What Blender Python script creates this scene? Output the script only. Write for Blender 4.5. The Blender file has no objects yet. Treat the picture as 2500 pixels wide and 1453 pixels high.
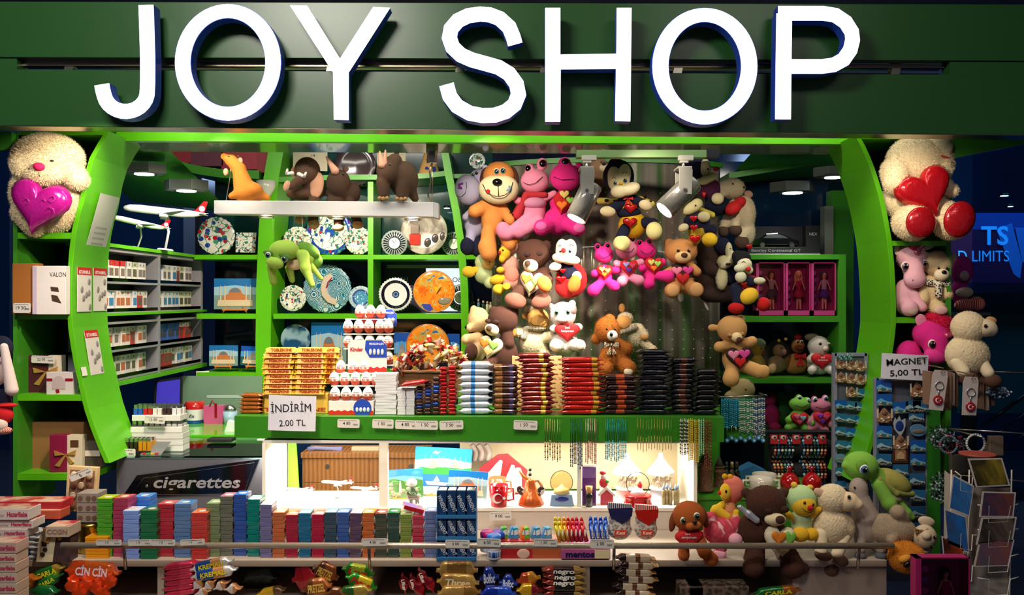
import bpy, bmesh, math, random
import numpy as np
from mathutils import Vector, Matrix, Euler
random.seed(7)
F = 2100.0; CX = 1250.0; CY = 726.5; EYE = 1.6
SC = bpy.context.scene
COL = SC.collection
# ---------------------------------------------------------------- camera, light, exposure
cam = bpy.data.objects.new('camera', bpy.data.cameras.new('camera')); COL.objects.link(cam)
cam.data.sensor_width = 36; cam.data.lens = F/2500*36; cam.location = (0, 0, EYE)
cam.rotation_euler = (math.pi/2, 0, 0); cam.data.clip_start = 0.05
SC.camera = cam
SC.view_settings.view_transform = 'Standard'; SC.view_settings.look = 'None'
SC.view_settings.exposure = 0.0; SC.view_settings.gamma = 1; SC.view_settings.use_curve_mapping = False
SC.cycles.max_bounces = 6; SC.cycles.diffuse_bounces = 3; SC.cycles.transparent_max_bounces = 12
SC.cycles.sample_clamp_indirect = 4
wd = bpy.data.worlds.new('world'); SC.world = wd; wd.use_nodes = True
wd.node_tree.nodes['Background'].inputs[0].default_value = (0.5, 0.52, 0.75, 1)
wd.node_tree.nodes['Background'].inputs[1].default_value = 0.1
def W(x, y, d): return Vector(((x-CX)*d/F, d, EYE-(y-CY)*d/F))
def light(kind, loc, target, power, color=(1, .86, .68), size=.3, sizey=None, spot=60, blend=.5):
    l = bpy.data.lights.new(kind.lower()+'_light', kind); o = bpy.data.objects.new(kind.lower()+'_light', l); COL.objects.link(o)
    l.energy = power; l.color = color; o.location = loc
    if kind == 'AREA':
        l.size = size
        if sizey: l.shape = 'RECTANGLE'; l.size_y = sizey
    else: l.shadow_soft_size = size
    if kind == 'SPOT': l.spot_size = math.radians(spot); l.spot_blend = blend
    if target is not None: o.rotation_euler = (Vector(target)-Vector(loc)).to_track_quat('-Z', 'Y').to_euler()
    return o
WARM = (1, .83, .62); NEUT = (1, .93, .84); COOL = (.8, .9, 1)
# hall ceiling lamps out of view in front of the kiosk, its frontal fill
light('AREA', (-1.2, .9, 3.45), (-.8, 3.6, 1.1), 60, NEUT, .9, .5)
light('AREA', (1.4, .9, 3.45), (1.1, 3.6, 1.2), 6.5, NEUT, .9, .5)
for x_ in (-4.2, 3.9): light('AREA', (x_, 6.2, 3.5), (x_, 9, 1.6), 90, (.4, .6, 1), 1.6, .8)  # added blue lamps behind the kiosk, tinting the dark back wall
# kiosk spots without fixtures
def kspot(x, y, d, tx, ty, td, p, spot=55, col=WARM, size=.025): light('SPOT', W(x, y, d), W(tx, ty, td), p, col, size, spot=spot, blend=.8)
kspot(420, 322, 3.32, 600, 440, 3.72, 9, 50); kspot(950, 322, 3.32, 850, 450, 3.72, 4, 50)
kspot(560, 388, 3.9, 330, 800, 4.4, 40, 95); kspot(860, 388, 3.9, 900, 720, 4.9, 75, 100)
kspot(860, 322, 3.3, 880, 930, 3.6, 75, 62)
kspot(330, 300, 3.0, 150, 450, 3.45, 40, 40); kspot(380, 280, 2.8, 190, 950, 3.5, 60, 60)  # added spots out in front of the board, for the left shelving
kspot(1150, 322, 3.32, 1280, 560, 3.95, 21, 70); kspot(1330, 322, 3.3, 1340, 850, 3.8, 48, 60)
kspot(1560, 322, 3.3, 1640, 620, 3.95, 13, 70); kspot(1900, 322, 3.3, 1850, 800, 4.3, 10, 75)
kspot(2130, 300, 2.9, 2250, 520, 3.4, 15, 50); kspot(2150, 300, 2.7, 2180, 1050, 3.3, 14, 70)  # added spots ahead of the board, for the right shelving and magnets
kspot(450, 300, 2.65, 520, 1280, 3.15, 45, 85); kspot(1250, 300, 2.65, 1150, 1280, 3.15, 36, 80); kspot(1950, 300, 2.6, 1900, 1280, 3.1, 14, 75)  # added fill spots in front of the board, over the low shelf
for x_, p_ in ((-1.05, 5), (0, 3.5), (1.05, 3.5)): light('AREA', (x_, 3.33, 2.47), (x_, 3.62, 2.26), p_, (1, .95, .8), 1.0, .05)
kspot(420, 250, 3.34, 420, 338, 3.6, 1.5, 60); kspot(1930, 250, 3.34, 1930, 343, 3.6, 1.2, 60)
# ---------------------------------------------------------------- materials
def lin(h):
    h = h.lstrip('#'); c = [int(h[i:i+2], 16)/255 for i in (0, 2, 4)]
    return tuple(((v+.055)/1.055)**2.4 if v > .04045 else v/12.92 for v in c)+(1,)
_M = {}
KINDS = dict(  # rough, metal, bump strength, noise scale, colour variation, sheen, coat
 paint=(.32, 0, .02, 60, .04, 0, 0), satin=(.45, 0, .02, 60, .03, 0, 0), card=(.5, 0, .05, 90, .06, 0, 0), gloss=(.12, 0, .03, 40, .03, 0, .3),
 foil=(.22, .25, .6, 55, .12, 0, .4), plush=(.95, 0, .35, 420, .14, .5, 0), fur=(.95, 0, .35, 160, .14, .5, 0), velvet=(.8, 0, .15, 300, .1, .7, 0),
 metal=(.28, 1, .02, 40, .03, 0, 0), cloth=(.9, 0, .2, 500, .08, .2, 0), black=(.2, 0, .02, 30, .02, 0, 0), shiny=(.25, .45, .25, 90, .1, 0, .3),
 rough=(.85, 0, .25, 120, .15, 0, 0), clay=(.4, 0, .2, 150, .25, 0, 0))
def nt(name):
    m = bpy.data.materials.new(name); m.use_nodes = True; t = m.node_tree
    return m, t, t.nodes['Principled BSDF']
def M(col, kind='satin'):
    key = (col, kind)
    if key in _M: return _M[key]
    if kind == 'emit' or kind.startswith('emit'):
        m, t, b = nt('glow'); b.inputs['Base Color'].default_value = lin(col)
        b.inputs['Emission Color'].default_value = lin(col); b.inputs['Emission Strength'].default_value = float(kind[4:] or 1)
        _M[key] = m; return m
    if kind in ('glass', 'film', 'clear', 'bubble'):
        m, t, b = nt('clear_'+kind)
        g = t.nodes.new('ShaderNodeBsdfGlossy'); tr = t.nodes.new('ShaderNodeBsdfTransparent'); mx = t.nodes.new('ShaderNodeMixShader')
        g.inputs['Roughness'].default_value = {'bubble': .02, 'glass': .03, 'film': .15, 'clear': .08}[kind]
        tr.inputs[0].default_value = lin(col)
        fr = t.nodes.new('ShaderNodeFresnel'); fr.inputs[0].default_value = {'bubble': 1.06, 'glass': 1.2, 'film': 1.45, 'clear': 1.25}[kind]
        if kind == 'film':
            nz = t.nodes.new('ShaderNodeTexNoise'); nz.inputs['Scale'].default_value = 60
            bp = t.nodes.new('ShaderNodeBump'); bp.inputs['Strength'].default_value = .8; bp.inputs['Distance'].default_value = .01
            t.links.new(nz.outputs[0], bp.inputs['Height']); t.links.new(bp.outputs[0], g.inputs['Normal']); t.links.new(bp.outputs[0], fr.inputs['Normal'])
        t.links.new(fr.outputs[0], mx.inputs[0]); t.links.new(tr.outputs[0], mx.inputs[1]); t.links.new(g.outputs[0], mx.inputs[2])
        t.links.new(mx.outputs[0], t.nodes['Material Output'].inputs[0]); _M[key] = m; return m
    ro, me, bs, sc, cv, sh, co = KINDS[kind]
    m, t, b = nt(kind+'_'+col.lstrip('#'))
    b.inputs['Roughness'].default_value = ro; b.inputs['Metallic'].default_value = me
    b.inputs['Sheen Weight'].default_value = sh*.12; b.inputs['Coat Weight'].default_value = co
    if sh: b.inputs['Sheen Tint'].default_value = lin(col)
    tc = t.nodes.new('ShaderNodeTexCoord'); nz = t.nodes.new('ShaderNodeTexNoise'); nz.inputs['Scale'].default_value = sc; nz.inputs['Detail'].default_value = 2
    t.links.new(tc.outputs['Object'], nz.inputs['Vector'])
    mix = t.nodes.new('ShaderNodeMix'); mix.data_type = 'RGBA'; c = lin(col)
    mix.inputs[6].default_value = tuple(v*(1-cv) for v in c[:3])+(1,); mix.inputs[7].default_value = tuple(min(1, v*(1+cv)) for v in c[:3])+(1,)
    t.links.new(nz.outputs[0], mix.inputs[0]); t.links.new(mix.outputs[2], b.inputs['Base Color'])
    if bs:
        bp = t.nodes.new('ShaderNodeBump'); bp.inputs['Strength'].default_value = bs; bp.inputs['Distance'].default_value = .004 if kind in ('foil', 'shiny') else .002
        t.links.new(nz.outputs[0], bp.inputs['Height']); t.links.new(bp.outputs[0], b.inputs['Normal'])
    _M[key] = m; return m
def ramp_mat(name, cols, tex='NOISE', scale=20, rough=.4, metal=0, axis=None, interp='CONSTANT', detail=2, dist=0, coat=0, bump=0):
    """colours picked by a procedural texture: cols = [(pos, hex), ...]"""
    key = ('ramp', name)
    if key in _M: return _M[key]
    m, t, b = nt(name); b.inputs['Roughness'].default_value = rough; b.inputs['Metallic'].default_value = metal; b.inputs['Coat Weight'].default_value = coat
    tc = t.nodes.new('ShaderNodeTexCoord')
    if tex == 'NOISE': n = t.nodes.new('ShaderNodeTexNoise'); n.inputs['Detail'].default_value = detail; n.inputs['Distortion'].default_value = dist; out = n.outputs[0]
    elif tex == 'VORONOI': n = t.nodes.new('ShaderNodeTexVoronoi'); out = n.outputs['Distance']
    elif tex == 'CELL': n = t.nodes.new('ShaderNodeTexVoronoi'); sp = t.nodes.new('ShaderNodeSeparateColor'); t.links.new(n.outputs['Color'], sp.inputs[0]); out = sp.outputs[0]
    else:
        n = t.nodes.new('ShaderNodeTexWave'); n.wave_type = 'BANDS'; n.bands_direction = axis or 'X'; n.inputs['Distortion'].default_value = dist; n.inputs['Detail'].default_value = detail; out = n.outputs[0]
    n.inputs['Scale'].default_value = scale
    t.links.new(tc.outputs['Object'], n.inputs['Vector'])
    r = t.nodes.new('ShaderNodeValToRGB'); r.color_ramp.interpolation = interp
    el = r.color_ramp.elements
    while len(el) > 1: el.remove(el[-1])
    el[0].position = cols[0][0]; el[0].color = lin(cols[0][1])
    for p, c in cols[1:]: e = el.new(p); e.color = lin(c)
    t.links.new(out, r.inputs[0]); t.links.new(r.outputs[0], b.inputs['Base Color'])
    if bump:
        bp = t.nodes.new('ShaderNodeBump'); bp.inputs['Strength'].default_value = bump; bp.inputs['Distance'].default_value = .003
        t.links.new(out, bp.inputs['Height']); t.links.new(bp.outputs[0], b.inputs['Normal'])
    _M[key] = m; return m
# ---------------------------------------------------------------- mesh building
def rot2(x, y, a): c, s = math.cos(a), math.sin(a); return x*c-y*s, x*s+y*c
class MB:
    """collects shapes in local units: x to the right, y down, z towards the viewer; k = metres per unit"""
    def __init__(s, k=1, x0=0, y0=0): s.k = k; s.x0 = x0; s.y0 = y0; s.v = []; s.f = []; s.m = []; s.smooth = []
    def add(s, vs, fs, m=0, sm=False):
        n = len(s.v); k = s.k
        s.v += [((x-s.x0)*k, -z*k, -(y-s.y0)*k) for x, y, z in vs]
        for f in fs: s.f.append([i+n for i in f]); s.m.append(m); s.smooth.append(sm)
        return s
    def box(s, x0, y0, x1, y1, z0=0, z1=1, m=0, rot=0, c=None):
        vs = [(x, y, z) for z in (z0, z1) for x, y in ((x0, y0), (x1, y0), (x1, y1), (x0, y1))]
        if rot:
            cx, cy = c or ((x0+x1)/2, (y0+y1)/2); a = math.radians(rot)
            vs = [(cx+rot2(x-cx, y-cy, a)[0], cy+rot2(x-cx, y-cy, a)[1], z) for x, y, z in vs]
        return s.add(vs, [(0, 1, 2, 3), (4, 7, 6, 5), (0, 4, 5, 1), (1, 5, 6, 2), (2, 6, 7, 3), (3, 7, 4, 0)], m)
    def prism(s, pts, z0=0, z1=1, m=0, sm=False, axis='z'):
        n = len(pts); a = [(x, y, z0) for x, y in pts]+[(x, y, z1) for x, y in pts]
        if axis == 'x': a = [(z, y, x) for x, y, z in a]      # pts = (z, y)
        if axis == 'y': a = [(x, z, y) for x, y, z in a]      # pts = (x, z)
        s.add(a, [tuple(range(n)), tuple(range(2*n-1, n-1, -1))], m)
        return s.add(a, [(i, (i+1) % n, n+(i+1) % n, n+i) for i in range(n)], m, sm)
    def flat(s, pts, z=0, m=0):
        return s.add([(p[0], p[1], z if len(p) < 3 else p[2]) for p in pts], [tuple(range(len(pts)))], m)
    def ell(s, x, y, z, rx, ry, rz, rot=0, m=0, n=14, r=9):
        a = math.radians(rot); vs = []
        for i in range(r+1):
            t = math.pi*i/r
            for j in range(n):
                p = 2*math.pi*j/n; u, w = rot2(rx*math.sin(t)*math.cos(p), -ry*math.cos(t), a)
                vs.append((x+u, y+w, z+rz*math.sin(t)*math.sin(p)))
        return s.add(vs, [(i*n+j, i*n+(j+1) % n, (i+1)*n+(j+1) % n, (i+1)*n+j) for i in range(r) for j in range(n)], m, True)
    def tube(s, pts, r, m=0, n=6, closed=False):
        P = [Vector(p if len(p) == 3 else (p[0], p[1], 0)) for p in pts]; N = len(P)
        R = r if isinstance(r, (list, tuple)) else [r]*N; vs = []; up = None
        for i, p in enumerate(P):
            a = P[i-1] if (i or closed) else P[0]; b = P[(i+1) % N] if (i < N-1 or closed) else P[-1]
            t = (b-a).normalized() if (b-a).length > 1e-9 else Vector((0, 1, 0))
            if up is None: up = Vector((0, 0, 1)) if abs(t.z) < .9 else Vector((1, 0, 0))
            u = t.cross(up); u = u.normalized() if u.length > 1e-6 else Vector((1, 0, 0)); w = u.cross(t).normalized(); up = w
            for j in range(n):
                q = 2*math.pi*j/n; c = p+(u*math.cos(q)+w*math.sin(q))*R[i]; vs.append(tuple(c))
        fs = [(i*n+j, i*n+(j+1) % n, ((i+1) % N)*n+(j+1) % n, ((i+1) % N)*n+j) for i in range(N if closed else N-1) for j in range(n)]
        s.add(vs, fs, m, True)
        if not closed: s.add(vs[:n], [tuple(range(n))], m); s.add(vs[-n:], [tuple(range(n))], m)
        return s
    def lathe(s, x, y, z, prof, m=0, n=20, axis='y', cap=True, wave=0, wn=0, sm=True):
        """prof = (radius, along) ; along goes up (axis y) or towards the viewer (axis z) ; m may be a list per ring"""
        vs = []
        for r, h in prof:
            for j in range(n):
                q = 2*math.pi*j/n; rr = r*(1+wave*math.cos(wn*q)) if wave else r
                vs.append((x+rr*math.cos(q), y-h, z+rr*math.sin(q)) if axis == 'y' else (x+rr*math.cos(q), y+rr*math.sin(q), z+h))
        for i in range(len(prof)-1):
            s.add(vs[i*n:(i+2)*n], [(j, (j+1) % n, n+(j+1) % n, n+j) for j in range(n)], m[i] if isinstance(m, list) else m, sm)
        if cap:
            s.add(vs[:n], [tuple(range(n))], m[0] if isinstance(m, list) else m); s.add(vs[-n:], [tuple(range(n))], m[-1] if isinstance(m, list) else m)
        return s
    def disc(s, x, y, z, r, m=0, n=24, ry=None):
        return s.flat([(x+r*math.cos(2*math.pi*j/n), y+(ry or r)*math.sin(2*math.pi*j/n)) for j in range(n)], z, m)
    def stroke(s, pts, w, z0, z1, m=0, closed=False, mf=None):
        """ribbon of width w along pts with depth z0..z1; mf = material of the front face"""
        N = len(pts); L = []; R = []
        for i, p in enumerate(pts):
            a = pts[i-1] if (i or closed) else pts[0]; b = pts[(i+1) % N] if (i < N-1 or closed) else pts[-1]
            dx, dy = b[0]-a[0], b[1]-a[1]; l = math.hypot(dx, dy) or 1; h = w/2
            if 0 < i < N-1 or closed:
                d1 = (p[0]-a[0], p[1]-a[1]); l1 = math.hypot(*d1) or 1; cs = (d1[0]*dx+d1[1]*dy)/(l1*l); h = h/max(.6, cs)
            L.append((p[0]-dy/l*h, p[1]+dx/l*h)); R.append((p[0]+dy/l*h, p[1]-dx/l*h))
        vs = [(x, y, z) for z in (z0, z1) for side in (L, R) for x, y in side]
        E = N if closed else N-1; mf = m if mf is None else mf
        for i in range(E):
            j = (i+1) % N
            s.add(vs, [], m); n0 = len(s.v)-len(vs)
            break
        base = len(s.v)-len(vs)
        def q(a, b, c, d, mm): s.f.append([base+a, base+b, base+c, base+d]); s.m.append(mm); s.smooth.append(False)
        for i in range(E):
            j = (i+1) % N
            q(i, j, N+j, N+i, m); q(2*N+i, 3*N+i, 3*N+j, 2*N+j, mf); q(i, 2*N+i, 2*N+j, j, m); q(N+i, N+j, 3*N+j, 3*N+i, m)
        if not closed: q(0, N, 3*N, 2*N, m); q(N-1, 2*N-1, 4*N-1, 3*N-1, m)
        return s
    def mesh(s, name, mats):
        me = bpy.data.meshes.new(name); me.from_pydata(s.v, [], s.f)
        for mt in (mats if isinstance(mats, (list, tuple)) else [mats]): me.materials.append(mt)
        me.polygons.foreach_set('material_index', s.m); me.polygons.foreach_set('use_smooth', s.smooth)
        me.validate(); me.update()
        bm = bmesh.new(); bm.from_mesh(me); bmesh.ops.remove_doubles(bm, verts=bm.verts, dist=1e-6) if len(s.v) < 4000 else None
        bmesh.ops.recalc_face_normals(bm, faces=bm.faces); bm.to_mesh(me); bm.free()
        return me
def props(o, label=None, cat=None, group=None, kind=None):
    if label: o['label'] = label
    if cat: o['category'] = cat
    if group: o['group'] = group
    if kind: o['kind'] = kind
    return o
def bevel(o, w, seg=2):
    b = o.modifiers.new('bevel', 'BEVEL'); b.width = w; b.segments = seg; b.limit_method = 'ANGLE'; b.angle_limit = .6; return o
class T:
    """a thing: an Empty at its base with parts; coordinates of parts are picture units at distance d (or k metres per unit)"""
    def __init__(s, name, label, cat, x, y, d, group=None, rz=0, k=None, loc=None, kind=None):
        s.k = k or d/F; s.x0 = x if k is None else 0; s.y0 = y if k is None else 0
        s.o = bpy.data.objects.new(name, None); s.o.empty_display_size = .02; COL.objects.link(s.o)
        s.o.location = loc if loc is not None else W(x, y, d); s.o.rotation_euler = (0, 0, rz); props(s.o, label, cat, group, kind)
    def mb(s): return MB(s.k, s.x0, s.y0)
    def add(s, name, mb, mats, parent=None, bev=0, label=None):
        o = bpy.data.objects.new(name, mb.mesh(name, mats)); COL.objects.link(o); o.parent = parent or s.o
        if bev: bevel(o, bev*s.k)
        if label: o['label'] = label
        return o
    def text(s, txt, x, y, h, z, mat, parent=None, name='lettering', bold=0, w=None, rot=0, shear=0, align='CENTER', spacing=1, mirror=False, depth=0):
        me = text_mesh(txt, bold, shear, align, spacing, depth).copy(); me.materials.clear(); me.materials.append(mat)
        o = bpy.data.objects.new(name, me); COL.objects.link(o); o.parent = parent or s.o
        sy = h*s.k; sx = sy if w is None else w*s.k/max(me['tw'], .01)
        o.location = ((x-s.x0)*s.k, -z*s.k, -(y-s.y0)*s.k); o.rotation_euler = (math.pi/2, -math.radians(rot)*-1, 0)
        o.scale = (-sx if mirror else sx, sy, sy)
        return o
_TX = {}
def text_mesh(txt, bold, shear, align, spacing, depth=0):
    key = (txt, bold, shear, align, spacing, depth)
    if key not in _TX:
        c = bpy.data.curves.new('t', 'FONT'); c.body = txt; c.size = 1/.7; c.offset = bold; c.shear = shear; c.align_x = align; c.align_y = 'CENTER'; c.resolution_u = 3
        c.space_character = spacing; c.extrude = depth
        o = bpy.data.objects.new('t', c); COL.objects.link(o); bpy.context.view_layer.update()
        me = bpy.data.meshes.new_from_object(o.evaluated_get(bpy.context.evaluated_depsgraph_get())); bpy.data.objects.remove(o)
        xs = [v.co.x for v in me.vertices] or [0, 1]; me['tw'] = max(xs)-min(xs); _TX[key] = me
    return _TX[key]
def solo(name, label, cat, x, y, d, mb_fn, mats, group=None, rz=0, k=None, loc=None, kind=None, bev=0):
    """a thing that is one mesh"""
    m = MB(k or d/F, 0 if k else x, 0 if k else y); mb_fn(m)
    o = bpy.data.objects.new(name, m.mesh(name, mats)); COL.objects.link(o)
    o.location = loc if loc is not None else W(x, y, d); o.rotation_euler = (0, 0, rz); props(o, label, cat, group, kind)
    if bev: bevel(o, bev*(k or d/F))
    return o
NUM = 'bottom one,second up,third up,fourth up,fifth up,sixth up,seventh up,eighth up,ninth up,tenth up,eleventh up,twelfth up,thirteenth up,fourteenth up,fifteenth up,sixteenth up,seventeenth up'.split(',')
def nth(i, n): return 'topmost' if i == n-1 else NUM[i]
def dup(root, loc=None, label=None, group=None, rot=None, scale=None):
    """copy a thing and each of its parts"""
    def cp(o, parent):
        c = o.copy(); COL.objects.link(c)
        if parent is not None: c.parent = parent
        for ch in list(o.children): cp(ch, c)
        return c
    r = cp(root, None)
    if loc is not None: r.location = loc
    if rot is not None: r.rotation_euler = rot
    if scale is not None: r.scale = (scale,)*3 if not isinstance(scale, tuple) else scale
    if label: r['label'] = label
    if group: r['group'] = group
    return r
# ---------------------------------------------------------------- soft shapes (smoothly joined bodies)
def blob(prims, k, x0, y0, blend=4, res=None, bump=0, bf=.5, fuzz=0, fl=5, seed=1):
    """one continuous skin around ellipsoids and tapered limbs.
    prims: ('e', x,y,rx,ry,z,rz,rot) or ('c', x0,y0,r0, x1,y1,r1, z0,z1), in picture units"""
    E = []
    for p in prims:
        if p[0] == 'e':
            _, x, y, rx, ry, z, rz, rot = p; R = max(rx, ry); E.append((x-R, y-R, z-rz, x+R, y+R, z+rz))
        else:
            _, xa, ya, ra, xb, yb, rb, za, zb = p; r = max(ra, rb); E.append((min(xa, xb)-r, min(ya, yb)-r, min(za, zb)-r, max(xa, xb)+r, max(ya, yb)+r, max(za, zb)+r))
    E = np.array(E); lo = E[:, :3].min(0)-3-blend*.5-bump; hi = E[:, 3:].max(0)+3+blend*.5+bump
    h = res or max(1.3, (hi-lo).max()/72)
    n = np.ceil((hi-lo)/h).astype(int)+1
    X, Y, Z = np.meshgrid(*[lo[i]+h*np.arange(n[i]) for i in range(3)], indexing='ij')
    D = None
    for p in prims:
        if p[0] == 'e':
            _, x, y, rx, ry, z, rz, rot = p; a = math.radians(rot); c, s_ = math.cos(a), math.sin(a)
            u = (X-x)*c+(Y-y)*s_; v = -(X-x)*s_+(Y-y)*c; w = Z-z
            k0 = np.sqrt((u/rx)**2+(v/ry)**2+(w/rz)**2); k1 = np.sqrt((u/rx**2)**2+(v/ry**2)**2+(w/rz**2)**2)+1e-9
            d = k0*(k0-1)/k1
        else:
            _, xa, ya, ra, xb, yb, rb, za, zb = p; ax, ay, az = xb-xa, yb-ya, zb-za; L = ax*ax+ay*ay+az*az+1e-9
            t = np.clip(((X-xa)*ax+(Y-ya)*ay+(Z-za)*az)/L, 0, 1)
            d = np.sqrt((X-xa-t*ax)**2+(Y-ya-t*ay)**2+(Z-za-t*az)**2)-(ra+(rb-ra)*t)
        if D is None: D = d
        else:
            hh = np.clip(.5+.5*(D-d)/blend, 0, 1); D = D*(1-hh)+d*hh-blend*hh*(1-hh)
    if bump:
        D = D+bump*np.sin(bf*X+1.3*np.sin(bf*.7*Y))*np.sin(bf*Y+np.sin(bf*.6*Z))*np.sin(bf*Z+.7*np.sin(bf*.8*X))
    return skin(D, lo, h)
def skin(D, lo, h):
    S_ = D < 0; nx, ny, nz = D.shape
    acc = np.zeros((nx-1, ny-1, nz-1, 3)); cnt = np.zeros((nx-1, ny-1, nz-1))
    C = [(i, j, k) for i in (0, 1) for j in (0, 1) for k in (0, 1)]
    def sub(A, c): return A[c[0]:nx-1+c[0], c[1]:ny-1+c[1], c[2]:nz-1+c[2]]
    for a in C:
        for ax in range(3):
            if a[ax] == 0:
                b = list(a); b[ax] = 1; da, db = sub(D, a), sub(D, b); ch = sub(S_, a) != sub(S_, b)
                t = np.where(ch, da/np.where(ch, da-db, 1), 0)
                for q in range(3): acc[..., q] += np.where(ch, a[q]+(t if q == ax else 0), 0)
                cnt += ch
    act = cnt > 0; idx = -np.ones(act.shape, int); idx[act] = np.arange(act.sum())
    ijk = np.argwhere(act); V = lo+h*(ijk+acc[act]/cnt[act][:, None]); Fc = []
    for ax in range(3):
        u, v = (ax+1) % 3, (ax+2) % 3; s0 = [slice(None)]*3; s1 = [slice(None)]*3; s0[ax] = slice(0, -1); s1[ax] = slice(1, None)
        ch = np.argwhere(S_[tuple(s0)] != S_[tuple(s1)])
        sh = np.array(act.shape); ok = (ch[:, u] > 0) & (ch[:, v] > 0) & (ch[:, u] < sh[u]) & (ch[:, v] < sh[v]); ch = ch[ok]
        q = []
        for du, dv in ((0, 0), (-1, 0), (-1, -1), (0, -1)):
            c = ch.copy(); c[:, u] += du; c[:, v] += dv; q.append(idx[c[:, 0], c[:, 1], c[:, 2]])
        q = np.stack(q, 1); ins = S_[ch[:, 0], ch[:, 1], ch[:, 2]]; q[ins] = q[ins][:, ::-1]; Fc.append(q)
    return V, np.concatenate(Fc)
def blob_mesh(name, V, Q, mat, k, x0, y0, fuzz=0, fl=5, seed=1):
    V = np.asarray(V); nv = len(V); P = V
    if fuzz:
        rs = np.random.RandomState(seed); a, b, c = V[Q[:, 0]], V[Q[:, 1]], V[Q[:, 2]]; N = np.cross(b-a, c-a); l = np.linalg.norm(N, axis=1); N = N/(l[:, None]+1e-9)
        cen = V[Q].mean(1)
        if np.mean(np.sum(N*(cen-V.mean(0)), 1)) < 0: N = -N
        pick = rs.choice(len(Q), int(fuzz), p=l/l.sum()); N = N[pick]; w = rs.rand(len(pick), 2); q = V[Q[pick]]
        base = q[:, 0]*(1-w[:, :1])*(1-w[:, 1:])+q[:, 1]*w[:, :1]*(1-w[:, 1:])+q[:, 2]*w[:, :1]*w[:, 1:]+q[:, 3]*(1-w[:, :1])*w[:, 1:]
        dr = N+rs.randn(len(pick), 3)*.45+np.array([0, .35, 0]); dr /= np.linalg.norm(dr, axis=1)[:, None]
        sd = np.cross(dr, rs.randn(len(pick), 3)); sd /= np.linalg.norm(sd, axis=1)[:, None]+1e-9; sd *= fl*.11
        base = base-N*.6; tip = base+dr*(fl*(.5+rs.rand(len(pick), 1)))
        P = np.concatenate([V, base-sd, base+sd, tip]); m = len(pick); I = nv+np.arange(m)
    W_ = np.stack([(P[:, 0]-x0)*k, -P[:, 2]*k, -(P[:, 1]-y0)*k], 1)
    fs = Q[:, ::-1].tolist() if False else Q.tolist()
    if fuzz: fs += np.stack([I, I+m, I+2*m], 1).tolist()
    me = bpy.data.meshes.new(name); me.from_pydata(W_.tolist(), [], fs); me.materials.append(mat)
    me.polygons.foreach_set('use_smooth', [True]*len(fs)); me.update()
    # make the skin face outwards
    if len(me.polygons):
        cen = Vector(W_[:nv].mean(0)); s = sum((p.center-cen).dot(p.normal) for p in list(me.polygons)[:len(Q):7])
        if s < 0: me.flip_normals()
    return me
def heart_pts(n=36):
    P = []
    for i in range(n):
        t = 2*math.pi*i/n; P.append((16*math.sin(t)**3/16, -(13*math.cos(t)-5*math.cos(2*t)-2*math.cos(3*t)-math.cos(4*t))/15))
    return P
def heart(mb, x, y, w, h, z, t, rot=0, m=0, n=36, rings=6):
    """puffed heart cushion, w x h, thickness t"""
    a = math.radians(rot); hp = heart_pts(n); vs = []
    R = [(1-(i/rings)) for i in range(rings)]
    for side in (1, -1):
        for i, r in enumerate(R):
            zz = t/2*side*math.sqrt(max(0, 1-r**4))
            for px, py in hp:
                u, v = rot2(px*w/2*r, (py-.05)*h/2*r+.05*h/2, a); vs.append((x+u, y+v, z+zz))
        u, v = rot2(0, .05*h/2, a); vs.append((x+u, y+v, z+t/2*side))
    S1 = rings*n+1; fs = []
    for o in (0, S1):
        for i in range(rings-1):
            for j in range(n): fs.append((o+i*n+j, o+i*n+(j+1) % n, o+(i+1)*n+(j+1) % n, o+(i+1)*n+j))
        for j in range(n): fs.append((o+(rings-1)*n+j, o+(rings-1)*n+(j+1) % n, o+rings*n))
    mb.add(vs, fs, m, True); return mb
def G_(c): return M(c, 'gloss')
def S_(c): return M(c, 'satin')
def K_(c): return M(c, 'card')
def C_(c): return M(c, 'clay')
def FO(c): return M(c, 'foil')
# ================================================================ colours of the kiosk
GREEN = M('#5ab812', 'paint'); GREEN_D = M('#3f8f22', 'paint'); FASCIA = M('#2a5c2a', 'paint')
WHITE = S_('#e8e4da'); CREAM = S_('#d8cdb8'); GREY = S_('#8d8e98'); DARK = S_('#0e1620'); STEEL = M('#b8b0a6', 'metal')
NAVY = S_('#0b1a33'); CHROME = M('#d8d8d8', 'metal'); BLACK = M('#08080a', 'black'); SILVER = M('#c9c8c6', 'shiny')
# ================================================================ the hall
def room(name, a, b, mat):
    (x0, y0, z0),(x1, y1, z1) = a, b
    m = MB(1); m.v = [(x, y, z) for z in (z0, z1) for x, y in ((x0, y0),(x1, y0),(x1, y1),(x0, y1))]
    m.f = [[0,1,2,3], [4,7,6,5], [0,4,5,1], [1,5,6,2], [2,6,7,3], [3,7,4,0]]; m.m = [0]*6; m.smooth = [False]*6
    o = bpy.data.objects.new(name, m.mesh(name, mat)); COL.objects.link(o); o['kind'] = 'structure'; return o
floor_m = ramp_mat('hall floor tiles', [(0, '#2c3038'),(1, '#3a3e48')], 'NOISE', 3, .18, interp='LINEAR')
room('floor', (-7,-1.5,-.05),(7,9,0), floor_m)
room('ceiling', (-7,-1.5,3.6),(7,9,3.7), S_('#6a6078'))
glass_wall = ramp_mat('dark hall glazing', [(0, '#05101e'),(.5, '#0b2038'),(1, '#123a5a')], 'NOISE', .7, .12, interp='LINEAR')
room('wall_back', (-7,9,-.05),(7,9.1,3.7), glass_wall)
room('wall_left', (-7.1,-1.5,-.05),(-7,9.1,3.7), glass_wall)
room('wall_right', (7,-1.5,-.05),(7.1,9.1,3.7), glass_wall)
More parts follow.
